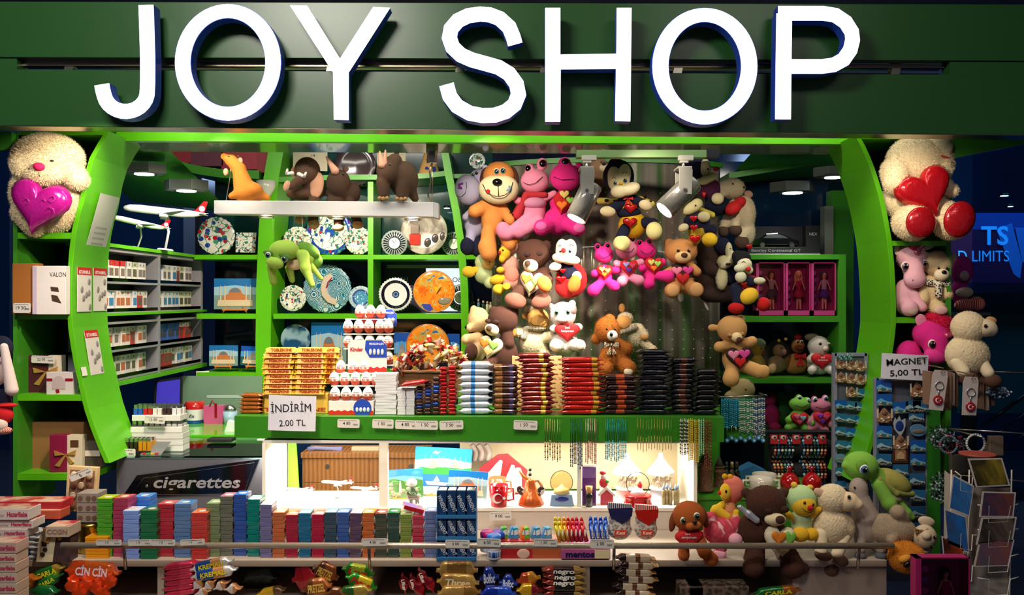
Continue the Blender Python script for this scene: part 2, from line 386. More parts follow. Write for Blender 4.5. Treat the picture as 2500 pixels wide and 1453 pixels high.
for i, (xa) in enumerate((-5.2,-3.4,3.7,5.6)):
    room('trim_%d' % (i+1),(xa, 8.9,0),(xa+.12,9,3.6), S_('#1c2a38'))
# hall downlights far behind (seen as small bright ovals)
def hall_lamp(x, y, d, r, lab):
    t = T('ceiling_lamp', lab, 'ceiling lamp', x, y, d)
    m = t.mb(); m.lathe(x, y, 0, [(r*1.25,0),(r*1.25,5),(r*.6,6)],0,20); t.add('housing', m, M('#30343c', 'metal'))
    m = t.mb(); m.lathe(x, y+1,0, [(r, 0),(r*.9,2)],0,18); t.add('lamp_glass', m, M('#e8f0ff', 'emit8'))
# ================================================================ name board
b = T('name_board', 'wide green fascia of two boards carrying the lit shop name above the kiosk', 'sign board', 1250,320,3.2)
m = b.mb(); m.prism([(-160,3),(2660,11),(2660,149),(-160,139)],-30,0); b.add('upper_board', m, FASCIA, bev=1.2)
m = b.mb(); m.prism([(-160,168),(2660,184),(2660,331),(-160,305)],-58,0); b.add('lower_board', m, FASCIA, bev=1.2)
m = b.mb(); m.prism([(38,140),(2320,149),(2320,158),(38,153)],-60,-28); m.prism([(38,158),(2320,166),(2320,190),(38,182)],-60,-52,1)
b.add('gap_rail', m, [M('#a89880', 'metal'), S_('#0a0f0c')])  # black back plate colours in the dark of the gap
b.add('joining_plate', b.mb().prism([(-160,120),(38,120),(38,190),(-160,190)],-45,-6), FASCIA); b.add('joining_plate', b.mb().prism([(2322,120),(2660,120),(2660,200),(2322,200)],-45,-6), FASCIA)
for x in (150,430,800,1120,1330,1660,1990,2200):
    m = b.mb(); m.box(x-9,136, x+12,186,-50,-30, rot=12); b.add('bracket', m, M('#b5aea0', 'metal'))
m = b.mb(); m.prism([(-160,305),(2660,331),(2660,332.5),(-160,306.5)],-58,0); b.add('underside_trim', m, M('#9c9484', 'metal'))
FACE = M('#eef6ff', 'emit2.6'); CASE = S_('#2a50c8')
def arc(cx, cy, rx, ry, a0, a1, n=14): return [(cx+rx*math.cos(math.radians(a0+(a1-a0)*i/n)), cy+ry*math.sin(math.radians(a0+(a1-a0)*i/n))) for i in range(n+1)]
def letter(word, x, y, strokes=None, polys=None, ring=None):
    t = T('sign_letter', word, 'sign letter', x, y, 3.1)
    for nm, z0, z1, gr, mt in (('casing', -38,-2,1.4, CASE),('lit_face', -2,0,0, FACE)):
        m = t.mb()
        for pts, w in strokes or []: m.stroke(pts, w+gr, z0, z1)
        for p in polys or []: m.prism(p, z0, z1)
        for cx, cy, rx, ry, w1, w2 in ring or []:
            n = 56; vs = []
            for z in (z0, z1):
                for a, b_ in ((rx+gr, ry+gr),(rx-w1-gr, ry-w2-gr)):
                    vs += [(cx+a*math.cos(2*math.pi*j/n), cy+b_*math.sin(2*math.pi*j/n), z) for j in range(n)]
            fs = []
            for j in range(n):
                q = (j+1) % n; fs += [(j, q, n+q, n+j),(2*n+j, 3*n+j, 3*n+q, 2*n+q),(j, 2*n+j, 2*n+q, q),(n+j, n+q, 3*n+q, 3*n+j)]
            m.add(vs, fs)
        t.add(nm, m, mt)
letter('illuminated white letter J, first letter of the shop name', 305,290, [([(356,12),(358,70),(360,140),(360,200),(359,222)]+arc(306,224,53,48,8,168,12)+[(250,218),(248,206)],36)])
letter('illuminated white letter O between the J and the Y', 556,294, ring=[(556,152,129,142,37,33)])
letter('illuminated white letter Y at the end of the first word', 832,293, polys=[[(708,13),(750,14),(830,143),(911,17),(952,19),(851,177),(851,293),(815,292),(813,177)]])
letter('illuminated white letter S starting the second word', 1180,300, [([(1258,108),(1253,90),(1243,66),(1220,45),(1196,36),(1172,34),(1143,38),(1118,50),(1101,70),(1097,92),(1105,115),(1125,134),(1152,146),(1185,155),(1217,164),(1243,180),(1261,205),(1266,230),(1256,255),(1235,272),(1208,281),(1178,282),(1146,276),(1116,259),(1098,235),(1090,206)],36)])
letter('illuminated white letter H between the S and the second O', 1436,297, polys=[[(1331,19),(1368,19),(1368,133),(1505,131),(1506,19),(1542,19),(1539,296),(1502,295),(1504,168),(1369,169),(1368,297),(1331,297)]])
letter('illuminated white letter O just before the last letter', 1721,303, ring=[(1721,161.5,128,142,39,33)])
letter('illuminated white letter P, last letter of the shop name', 1998,291, [(([(1912,291),(1913,180),(1915,33)]),38),([(1900,32),(1960,32),(2010,32),(2040,37),(2065,54),(2080,78),(2082,97),(2076,122),(2060,145),(2036,158),(2008,162),(1960,162),(1900,162)],35)])
# ================================================================ canopy beam
t = T('canopy_beam', 'bright green beam running under the name board between the arched panels', 'beam', 1180,352,3.6)
m = t.mb(); m.prism([(284,322),(2076,333),(2078,352),(282,344)],-22,0); t.add('front_edge', m, GREEN)
m = t.mb(); m.prism([(284,340),(2076,349),(2078,351),(282,343)],-160,-22); t.add('underside', m, G_('#7f9a72'))
# ================================================================ arched end panels
def fin(name, label, pts, d0, th, depth, sgn):
    o = [(x, y) for x, y in pts]; i = [(x+th*sgn, y) for x, y in reversed(pts)]
    m = name.mb(); m.prism(o+i, -depth, 0, sm=False); return name.add('arched_panel', m, GREEN, bev=.8, label=label)
LF = [(256,321),(238,350),(218,386),(205,430),(193,493),(182,530),(174,568),(169,610),(165,660),(163,713),(164,760),(166,800),(172,843),(180,890),(190,932),(198,970),(206,1002),(217,1035),(228,1065),(242,1100),(256,1131)]
RF = [(2098,331),(2112,355),(2124,381),(2136,412),(2147,445),(2156,475),(2163,506),(2171,548),(2178,590),(2183,640),(2186,690),(2188,740),(2188,790),(2185,820),(2181,850),(2176,880),(2168,930),(2158,980),(2145,1040),(2125,1110),(2100,1180)]
# side shelving units
def unit(label, side, posts, shelves, d, fins, x0, y0):
    t = T('side_shelf_unit', label, 'shelving unit', x0, y0, d)
    if side < 0: fins = fins[:-2]+[(215,1131)]
    xa, xb = posts
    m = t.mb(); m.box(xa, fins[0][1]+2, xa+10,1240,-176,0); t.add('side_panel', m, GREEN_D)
    for y, th in shelves:
        # board reaches the arched panel at its height
        fx = np.interp(y, [p[1] for p in fins], [p[0] for p in fins])
        m = t.mb()
        if side < 0: m.prism([(xa+10, y),(fx+2, y),(np.interp(y+th, [p[1] for p in fins], [p[0] for p in fins])+2, y+th),(xa+10, y+th)],-176,-2)
        else: m.prism([(fx-2, y),(xa, y),(xa, y+th),(np.interp(y+th, [p[1] for p in fins], [p[0] for p in fins])-2, y+th)],-176,-2)
        t.add('shelf', m, GREEN)
    m = t.mb(); pts = [(p[0]+(4 if side < 0 else -4), p[1]) for p in fins]
    m.prism(pts+[(xa+3, fins[-1][1]),(xa+3, fins[0][1])],-182,-177); t.add('back_panel', m, NAVY)
    return t
lu = unit('green shelving unit with an arched panel, gift boxes and the magenta heart bear', -1,(32,256), [(321,8),(568,15),(768,12),(964,15),(1157,16)],3.45, LF, 100,1240)
ru = unit('green arched shelving unit holding stacked plush toys beside the magnet boards', 1,(2312,2098), [(331,8),(588,12),(775,14),(985,12)],3.45, RF, 2250,1240)
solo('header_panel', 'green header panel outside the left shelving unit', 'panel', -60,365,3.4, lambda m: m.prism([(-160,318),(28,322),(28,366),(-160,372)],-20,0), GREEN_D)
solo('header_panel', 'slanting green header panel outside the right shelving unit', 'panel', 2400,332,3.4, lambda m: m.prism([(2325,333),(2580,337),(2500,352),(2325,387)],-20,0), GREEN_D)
fin(lu, 'bright green arched panel', LF, 3.45,12,182,1); fin(ru, 'green arched panel', RF, 3.45,12,188,-1)
# ================================================================ rear shelving behind the seller
D5 = 4.95
t = T('rear_shelf_unit', 'green rear shelving with painted plates behind the counter', 'shelving unit', 900,1100, D5)
def post(pts, w, z0=-60, z1=62):
    m = t.mb(); L = pts+[(x+w, y) for x, y in reversed(pts)]; m.prism(L, z0, z1); t.add('post', m, GREEN)
post([(676,360),(660,450),(650,560),(644,700),(642,850),(645,1000),(655,1150)],36)
post([(1078,360),(1092,440),(1108,520),(1120,600),(1128,700),(1130,800),(1128,900),(1120,1000)],18)
m = t.mb(); m.box(908,452,921,770,-60,61); t.add('divider', m, GREEN)
for xa, xb, y, th in ((496,648,625,11),(684,1126,625,11),(1138,1180,625,11),(1138,1208,765,11),(502,648,765,12),(684,1135,765,12),(502,648,905,13),(684,1135,905,13)):
    m = t.mb(); m.box(xa, y, xb, y+th, -75,60); t.add('shelf', m, GREEN)
m = t.mb()
ar = [(692,441),(760,437),(860,435),(960,435),(1040,432),(1100,425)]
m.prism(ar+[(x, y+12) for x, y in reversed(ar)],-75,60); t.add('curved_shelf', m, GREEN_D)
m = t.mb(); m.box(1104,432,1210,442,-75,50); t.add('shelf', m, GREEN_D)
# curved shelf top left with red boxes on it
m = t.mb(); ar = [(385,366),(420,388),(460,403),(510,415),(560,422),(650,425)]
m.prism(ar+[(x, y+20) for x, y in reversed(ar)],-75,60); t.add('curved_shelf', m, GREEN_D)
TEAL = ramp_mat('teal glazing', [(0, '#0c2a2a'),(.5, '#14403c'),(1, '#1d5a50')], 'NOISE', 1.2, .1, interp='LINEAR')
m = t.mb(); m.box(496,360,1200,632,-90,-84,0); m.box(496,632,1200,1150,-90,-84,1); t.add('back_panel', m, [TEAL, ramp_mat('night glazing', [(0, '#070d1c'),(.6, '#122a52'),(1, '#1a4880')], 'NOISE', 2, .08, interp='LINEAR')])
m = t.mb(); m.box(622,520,640,905,-80,-70); t.add('side_strip', m, S_('#a8b2a0'))
# shopfront across the hall seen reversed through the glass
s = T('shopfront_sign', 'mirror-image lettered sign seen through glass behind the orange plate', 'sign', 1040,700,5.12)
m = s.mb(); m.box(948,655,1085,765,-2,0); s.add('panel', m, S_('#0a0a3a'))
m = s.mb(); m.box(1040,655,1128,760,-2,1); s.add('lit_panel', m, M('#dfe6f0', 'emit1.1'))
m = s.mb(); m.box(945,647,1128,655,-2,2); s.add('ledge', m, S_('#8a8c90'))
s.text('HALI', 980,682,11,2, M('#b0b8e0'), mirror=True); s.text('BO', 1116,684,12,2, M('#202840'), mirror=True)
# canopy ceiling inside, sloping green panels
t = T('canopy_ceiling', 'green canopy ceiling over the shelves with hexagonal lamp boxes below it', 'ceiling panel', 1250,395,4.6)
m = t.mb()
m.add([(270,375,340),(500,375,340),(500,500,-200),(240,470,-200)], [(0,1,2,3)]); m.add([(1790,380,300),(2240,370,300),(2240,440,-300),(1780,480,-300)], [(0,1,2,3)])
t.add('panel', m, M('#4a9a30', 'paint'))
def downlight(label, x, y, d, w, h):
    t = T('hexagonal_downlight', label, 'ceiling light', x, y, d)
    m = t.mb(); hx = [(w*math.cos(math.radians(a)), w*.8*math.sin(math.radians(a))) for a in range(0,360,60)]
    m.prism([(x+p, q) for p, q in hx], y-h, y, axis='y'); t.add('housing', m, S_('#3c443e'), bev=.6)
    m = t.mb(); m.lathe(x, y+1.5,0, [(w*.55,0),(w*.55,3),(w*.5,3)],0,24); t.add('trim_ring', m, M('#c8ccd0', 'metal'))
    m = t.mb(); m.lathe(x, y+2.5,0, [(w*.42,0),(w*.38,4)],0,24); t.add('lamp_glass', m, M('#f4f4ff', 'emit14'))
    l = light('SPOT', W(x, y+8, d), W(x, y+300, d),9,(1, .95, .88), .04, spot=120, blend=.7)
downlight('hexagonal ceiling light nearest the cream plush arch, above the airliner model', 352,424,4.2,54,22)
downlight('hexagonal ceiling light above the large tulip plate', 455,465,4.35,54,24)
downlight('hexagonal ceiling light above the boxed toy car', 1935,470,4.3,56,24)
downlight('hexagonal ceiling light by the top of the magnet side arch', 2035,432,4.1,50,22)
# ================================================================ perforated drum in the middle
DR = 4.12
t = T('perforated_drum', 'curved perforated clear panel column with plush toys hung on it', 'display column', 1490,900, DR)
def drum_mat():
    m, tr, b_ = nt('ribbed clear acrylic'); b_.inputs['Roughness'].default_value = .22; b_.inputs['Metallic'].default_value = .1; b_.inputs['Coat Weight'].default_value = .5
    tc = tr.nodes.new('ShaderNodeTexCoord'); w = tr.nodes.new('ShaderNodeTexNoise'); w.inputs['Scale'].default_value = 14; mp = tr.nodes.new('ShaderNodeMapping'); mp.inputs['Scale'].default_value = (1,1, .02)
    tr.links.new(tc.outputs['Object'], mp.inputs[0]); tr.links.new(mp.outputs[0], w.inputs['Vector'])
    r = tr.nodes.new('ShaderNodeValToRGB'); el = r.color_ramp.elements; el[0].position = .3; el[0].color = lin('#6a5e54'); el[1].position = .72; el[1].color = lin('#c8bcae')
    e = el.new(.5); e.color = lin('#988c82'); e = el.new(.6); e.color = lin('#5f8a50')
    tr.links.new(w.outputs[0], r.inputs[0]); tr.links.new(r.outputs[0], b_.inputs['Base Color'])
    wv = tr.nodes.new('ShaderNodeTexWave'); wv.inputs['Scale'].default_value = 3.6; wv.inputs['Distortion'].default_value = .3; tr.links.new(mp.outputs[0], wv.inputs['Vector'])
    bp = tr.nodes.new('ShaderNodeBump'); bp.inputs['Strength'].default_value = .7; bp.inputs['Distance'].default_value = .02; tr.links.new(wv.outputs[0], bp.inputs['Height']); tr.links.new(bp.outputs[0], b_.inputs['Normal'])
    return m
R0 = 330; ycur = lambda a, r: (1490+r*math.sin(a),-R0*.55+r*.55*math.cos(a))
aa = [math.radians(-62+124*i/40) for i in range(41)]
m = t.mb(); f = [ycur(a, R0) for a in aa]; bk = [ycur(a, R0-4) for a in reversed(aa)]
m.prism(f+bk, 392,1000, axis='y', sm=True); t.add('clear_panel', m, drum_mat()); t.add('green_base', t.mb().prism(f+bk, 1000,1516, axis='y', sm=True), GREEN_D)
m = t.mb()
for r_, yy in enumerate(range(470,900,24)):
    for a in [math.radians(-56+6*i) for i in range(19)]:
        x, z = ycur(a, R0+.5); m.lathe(x, yy, z, [(1.6,0),(1.6, .6)],0,6, axis='z')
t.add('peg_holes', m, S_('#cfc8be'))
m = t.mb(); f = [ycur(a, R0+8) for a in aa]; bk = [ycur(a, R0-30) for a in reversed(aa)]
m.prism(f+bk, 384,396, axis='y'); t.add('top_rim', m, GREEN_D)
m = t.mb(); m.box(1205,372,1490,396,-190,-160); m.box(1490,372,1776,470,-190,-160); t.add('rear_board', m, S_('#c8ae8a'))
# ================================================================ rear right shelving
D4 = 4.55
t = T('right_rear_shelf_unit', 'green shelving behind the necklaces holding boxed dolls, bagged plush and frogs', 'shelving unit', 1920,1180, D4)
for y, th, xa, xb in ((625,12,1800,2034),(770,14,1790,2034),(915,13,1760,2034),(1050,12,1760,2034)):
    m = t.mb(); m.box(xa, y, xb, y+th, -90,80); t.add('shelf', m, GREEN_D)
m = t.mb(); m.box(2018,625,2034,1180,-90,81); t.add('side_panel', m, GREEN_D)
m = t.mb(); m.box(2024,500,2046,625,-60,-30); t.add('white_upright', m, S_('#9aa090'))
m = t.mb(); m.box(2046,460,2100,1180,-80,-40); t.add('side_board', m, M('#3f9a20', 'paint'))
m = t.mb(); m.box(1780,380,2056,1180,-98,-92); t.add('back_panel', m, ramp_mat('night glazing2', [(0, '#0a1c30'),(.6, '#123456'),(1, '#1a5080')], 'NOISE', 2, .1, interp='LINEAR'))
ar = [(1775,425),(1880,408),(1960,395),(2060,375)]
m = t.mb(); m.prism(ar+[(x, y+14) for x, y in reversed(ar)],-90,20); t.add('curved_shelf', m, GREEN_D)
# ================================================================ neon sign and hall far right
t = T('neon_sign', 'blue neon lettering seen through dark glass beyond the right shelving', 'sign', 2410,700,6.5)
m = t.mb(); m.box(2290,520,2620,560,-4,0); m.box(2290,560,2620,690,-4,0,1); t.add('panel', m, [M('#0a3a90', 'emit.35'), M('#220c3c', 'emit.35')])
t.text('TS', 2428,578,44,2, M('#2a9cf0', 'emit.9'), bold=.03); t.text('D LIMITS', 2400,627,27,2, M('#2a9cf0', 'emit.9'), w=124)
m = t.mb(); m.prism([(2432,560),(2470,545),(2495,640),(2490,680),(2475,670)],0,1); m.prism([(2478,556),(2560,556),(2560,640),(2496,640)],0,1); t.add('light_shape', m, M('#1a5ab0', 'emit.6'))
solo('glass_partition', 'clear glass partition beside the right shelving unit', 'glass panel', 2450,900,4.3, lambda m: m.box(2375,330,2640,1200,-3,0), M('#b8d8e8', 'glass'))
t = T('counter_kiosk', 'dim teal counter across the hall beyond the glass', 'counter', 2440,900,6.6)
m = t.mb(); m.box(2330,715,2640,765,-40,0,0); t.add('worktop', m, G_('#123a52')); m = t.mb(); m.box(2340,765,2640,1010,-40,-6); t.add('front_panel', m, G_('#1c5c5c'))
t = T('stair_handrail', 'dark handrails of a stair rising behind the keyring rack', 'handrail', 2480,1100,5.6)
for y in (0,45,95):
    m = t.mb(); m.tube([(2395,1042+y),(2560,925+y)],5 if y == 0 else 2.5); t.add('rail', m, M('#0e141a', 'black'))
m = t.mb(); m.box(2350,1000,2385,1200,-10,0); t.add('newel_post', m, S_('#10181c'))
hall_lamp(2452,478,6.2,9, 'small ceiling lamp in the dark hall above the neon lettering'); hall_lamp(2467,504,6.2,6, 'smallest dim ceiling lamp above the neon lettering')
hall_lamp(1091,508,5.02,7, 'round white ceiling lamp just off the end of the hanging light bar')
hall_lamp(1850,508,4.8,13, 'flat ceiling lamp above the boxed toy car, lower than the hexagonal one')
# ================================================================ plush toys
EYE_M = [G_('#f4f0e8'), G_('#3a6a80'), G_('#050505')]
BEAD = G_('#0c0604')
def parse(s):
    out = []
    for q in s.split(';'):
        w = q.split()
        if not w: continue
        k = w[0]; v = [float(a) for a in w[1:]]
        if k == 'e':
            x, y, rx = v[:3]; ry = v[3] if len(v) > 3 else rx; z = v[4] if len(v) > 4 else 0; rz = v[5] if len(v) > 5 and v[5] else min(rx, ry); rot = v[6] if len(v) > 6 else 0
            out.append(('e', x, y, rx, ry, z, rz, rot))
        elif k == 'c':
            v += [0]*(8-len(v)); out.append(('c', v[0], v[1], v[2], v[3], v[4], v[5], v[6], v[7]))
        else: out.append((k, *v))
    return out
_seed = [0]
def plush(name, label, cat, d, parts, group=None):
    P = [(n.lstrip('*'), n[0] == '*', m, parse(s), o[0] if o else {}) for n, m, s, *o in parts]
    body = P[0][3]; ys = [p[2]+p[4] if p[0] == 'e' else max(p[2]+p[3], p[5]+p[6]) for p in body]; xs = [p[1] for p in body]
    t = T(name, label, cat, sum(xs)/len(xs), max(ys), d, group)
    for n, single, mat, prims, o in P:
        if isinstance(mat, tuple): mat = M(*mat)
        if not single and all(p[0] in 'ec' for p in prims) and (len(prims) > 1 or o.get('f')):
            V, Q = blob(prims, t.k, t.x0, t.y0, o.get('b', 5), o.get('r'), o.get('w', 0), o.get('wf', .5))
            _seed[0] += 1; me = blob_mesh(n, V, Q, mat, t.k, t.x0, t.y0, o.get('f', 0), o.get('l', 2.5), _seed[0])
            ob = bpy.data.objects.new(n, me); COL.objects.link(ob); ob.parent = t.o
            if o.get('lab'): ob['label'] = o['lab']
            continue
        for p in prims:
            m = t.mb(); mats = mat
            if p[0] == 'c' and max(p[3], p[6]) > 5:
                V, Q = blob([p], t.k, t.x0, t.y0); ob = bpy.data.objects.new(n, blob_mesh(n, V, Q, mat, t.k, t.x0, t.y0)); COL.objects.link(ob); ob.parent = t.o; continue
            if p[0] == 'e': m.ell(p[1], p[2], p[5], p[3], p[4], p[6], p[7], n=20, r=12)
            elif p[0] == 'c': m.tube([(p[1], p[2], p[7]),(p[4], p[5], p[8])], [p[3], p[6]], n=12); m.ell(p[1], p[2], p[7], p[3], p[3], p[3]); m.ell(p[4], p[5], p[8], p[6], p[6], p[6])
            elif p[0] == 'h': heart(m, p[1], p[2], p[3], p[4], p[5], p[6], p[7] if len(p) > 7 else 0)
            elif p[0] == 'o':   # glossy eye: white, iris, pupil, and a white dot painted as its glint
                x, y, r, z = p[1:5]; m.ell(x, y, z, r, r*1.15, r*.5, m=0); m.ell(x, y+r*.1, z+r*.25, r*.86, r*.95, r*.42, m=1); m.ell(x, y+r*.1, z+r*.4, r*.62, r*.7, r*.36, m=2); m.ell(x+r*.2, y-r*.25, z+r*.7, r*.16, r*.16, r*.1, m=0); mats = EYE_M if mat is BLACK else [EYE_M[0], mat, EYE_M[2]]
            elif p[0] == 'b':  # bead eye, with a white dot standing in for a glint
                x, y, r, z = p[1:5]; m.ell(x, y, z, r, r, r*.7, m=0); m.ell(x+r*.3, y-r*.35, z+r*.6, r*.22, r*.22, r*.15, m=1); mats = [BEAD, EYE_M[0]]
            elif p[0] == 't':   # thread: radius then x y z triples
                q = p[2:]; m.tube([(q[i], q[i+1], q[i+2]) for i in range(0, len(q),3)], p[1], n=6)
            elif p[0] == 'f':   # embroidered flower x y r z
                x, y, r, z = p[1:5]
                for a in range(5): m.ell(x+r*.6*math.cos(a*1.257), y+r*.6*math.sin(a*1.257), z, r*.42, r*.42,1.2, m=0, n=8, r=5)
                m.ell(x, y, z+.8, r*.3, r*.3,1, m=1, n=8, r=5); mats = [mat, M('#e0a0b0', 'plush')]
            elif p[0] == 'w':   # bow tie x y w h z
                x, y, w_, h_, z = p[1:6]; m.prism([(x, y-1),(x-w_/2, y-h_/2),(x-w_/2, y+h_/2),(x, y+1),(x+w_/2, y+h_/2),(x+w_/2, y-h_/2)], z-2, z+2)
                m.prism([(x-1, y),(x-w_*.35, y+h_*1.6),(x-w_*.05, y+h_*1.7)], z-1, z+1); m.prism([(x+1, y),(x+w_*.35, y+h_*1.5),(x+w_*.08, y+h_*1.7)], z-1, z+1); m.ell(x, y, z, w_*.12, h_*.3,3)
            ob = t.add(n, m, mats)
            if o.get('lab'): ob['label'] = o['lab']
        if o.get('t'):
            for tx, x, y, h, z in o['t']: t.text(tx, x, y, h, z, M('#f2e8e8'), parent=ob if False else None, bold=.02)
    return t
CREAMF = ('#f2e0ba', 'fur'); LAMB = ('#ecd9b4', 'fur'); TAN = ('#d9a468', 'plush'); CHOC = ('#4a2a20', 'plush'); HOT = ('#e8268f', 'plush'); PALE = ('#ee8fb4', 'plush')
RED = ('#c8141c', 'velvet'); REDF = ('#c01018', 'shiny'); NVY = ('#0e1434', 'plush'); YEL = ('#efc22e', 'plush'); SKIN_C = ('#ead9a8', 'plush'); BRN = ('#a85a1c', 'plush'); OR = ('#ef8a20', 'plush'); GRN = ('#7fc64e', 'plush')
WH = ('#f2e9de', 'plush'); PINKP = ('#f2b6c4', 'plush'); BLK = BLACK; MUZ = ('#ecd8b0', 'plush'); HEARTC = ('#efe6c4', 'velvet')
F1 = dict(f=3500, l=2.6); FW = dict(f=9000, l=2.6, w=1.8, wf=.8)
def hearts3(x, y, w, z, r=0, c=('#e87a20', '#8fd05a', '#c9a26a')):
    return [('*applique_heart', (c[0], 'velvet'), 'h %g %g %g %g %g 5 %g' % (x-w*.22, y-w*.12, w*.46, w*.46, z, r)),('*applique_heart', (c[1], 'velvet'), 'h %g %g %g %g %g 5 %g' % (x+w*.2, y-w*.02, w*.44, w*.44, z+1, r)),('*applique_heart', (c[2], 'velvet'), 'h %g %g %g %g %g 5 %g' % (x-w*.05, y+w*.27, w*.42, w*.42, z+1, r))]
# --- hanging light bar animals (d 3.72)
DB = 3.77
plush('plush_kangaroo', 'camel coloured plush kangaroo leaning back at one end of the hanging light bar', 'plush toy', 3.68, [
 ('body', ('#e08a34', 'plush'), 'c 600 470 28 583 412 15; c 583 412 16 566 392 15; c 566 392 13 547 382 8; e 612 466 30 22 0 24; c 615 470 18 650 481 7 -8 -10; c 590 473 14 570 480 8 12 12', F1),
 ('*ear', ('#e0a080', 'plush'), 'e 588 393 6 8 4 3; e 578 386 5 8 -8 3'),('*eye', BLK, 'b 563 384 2.2 13'),('*paw', ('#e8b890', 'plush'), 'e 556 422 6 9 14 5')])
plush('plush_mammoth', 'brown plush elephant with white tusks and a pink ear on the hanging light bar', 'plush toy', DB, [
 ('body', ('#5c4030', 'plush'), 'e 752 418 31 33 8 28; c 742 440 14 722 458 9 26 34; c 722 458 9 708 463 6 34 38; e 735 474 36 15 0 22; e 765 462 30 26 -4 22; c 770 492 14 768 540 12 10 16', F1),
 ('*ear', ('#dba282', 'plush'), 'e 777 454 17 32 16 4 8; e 716 420 6 12 0 3'),('*tusk', ('#f4efe6', 'plush'), 'c 738 430 5 752 437 4 34 40; c 752 437 4 757 428 2.5 40 42; c 722 428 5 710 430 4 34 38; c 710 430 4 712 420 2.5 38 40'),
 ('*trunk_tip', ('#d8a084', 'plush'), 'e 711 459 8 13 42 5 20'),('*eye', BLK, 'b 742 412 2.4 33; b 765 410 2.4 33'),('*foot', ('#caa070', 'plush'), 'e 771 549 14 12 20 12; e 736 538 14 10 12 10')])
plush('plush_rhino', 'dark brown plush rhino with one tall pale horn beside the tusked elephant', 'plush toy', DB, [
 ('body', ('#4c3628', 'plush'), 'e 829 448 29 32 14 26; e 832 472 38 17 0 22; c 812 490 12 818 522 10 14 18; c 828 492 13 830 548 12 10 14; c 855 492 12 876 545 11 8 14; e 862 470 18 24 -4 18', F1),
 ('horn', ('#d8a088', 'plush'), 'c 825 422 10 806 390 2 36 44'),('*ear', ('#b08a78', 'plush'), 'e 846 414 7 7 8 3; e 812 412 5 6 6 3'),('*eye', BLK, 'b 845 430 2.6 34'),
 ('*foot', ('#c89a68', 'plush'), 'e 830 558 14 9 20 12; e 877 551 14 10 20 12; e 816 529 13 9 24 11')])
plush('plush_rhino', 'brown plush rhino with two pale horns near the cable end of the light bar', 'plush toy', 3.68, [
 ('body', ('#5a4232', 'plush'), 'e 950 420 28 34 18 25; e 985 438 36 44 0 28; c 938 448 17 940 478 14 20 22; c 985 455 18 984 480 14 12 18; c 1000 460 16 1012 484 9 -8 -10; c 965 395 18 958 405 18 10 14', F1),
 ('*horn', ('#d8a088', 'plush'), 'c 938 408 9 934 378 2 40 46; c 944 404 7 947 374 2 38 40'),('*ear', ('#e0c8b8', 'plush'), 'e 970 376 6 7 12 3'),('*eye', BLK, 'b 958 408 2.4 42'),
 ('*toe', ('#c89a68', 'plush'), 'e 932 488 5 5 34 6; e 941 489 5 5 36 6; e 950 488 5 5 34 6; e 974 489 5 5 30 6; e 984 490 5 5 32 6; e 993 489 5 5 30 6')])
t = plush('plush_sea_turtle', 'light green plush sea turtle hanging by a thread under the light bar', 'plush toy', 3.66, [
 ('body', ('#a4c850', 'plush'), 'e 700 612 36 25 22 26; e 684 644 21 14 46 15 12; e 742 630 26 22 0 18; c 668 650 11 670 688 9 20 8; c 708 655 10 712 684 7 6 -4; c 745 625 15 752 655 12 22 28; c 752 655 12 769 696 7 28 30; c 760 650 8 782 680 5 0 -10', dict(f=2500, l=2)),
 ('shell', ('#5f8f2c', 'plush'), 'e 752 612 30 18 -6 22 30; e 770 640 14 18 -14 14 20'),('belly', ('#e4c8a0', 'plush'), 'e 722 646 20 14 12 12'),
 ('*eyelid', ('#55802c', 'plush'), 'e 666 620 12 8 40 7 20; e 706 627 17 8 40 8 25'),('*eye', BLK, 'o 667 625 7 45; o 706 634 8 44')])
m = t.mb(); m.tube([(676,596,20),(670,500,30)], .5); m.tube([(742,612,0),(738,520,6)], .5); t.add('thread', m, S_('#c8c8b0'))
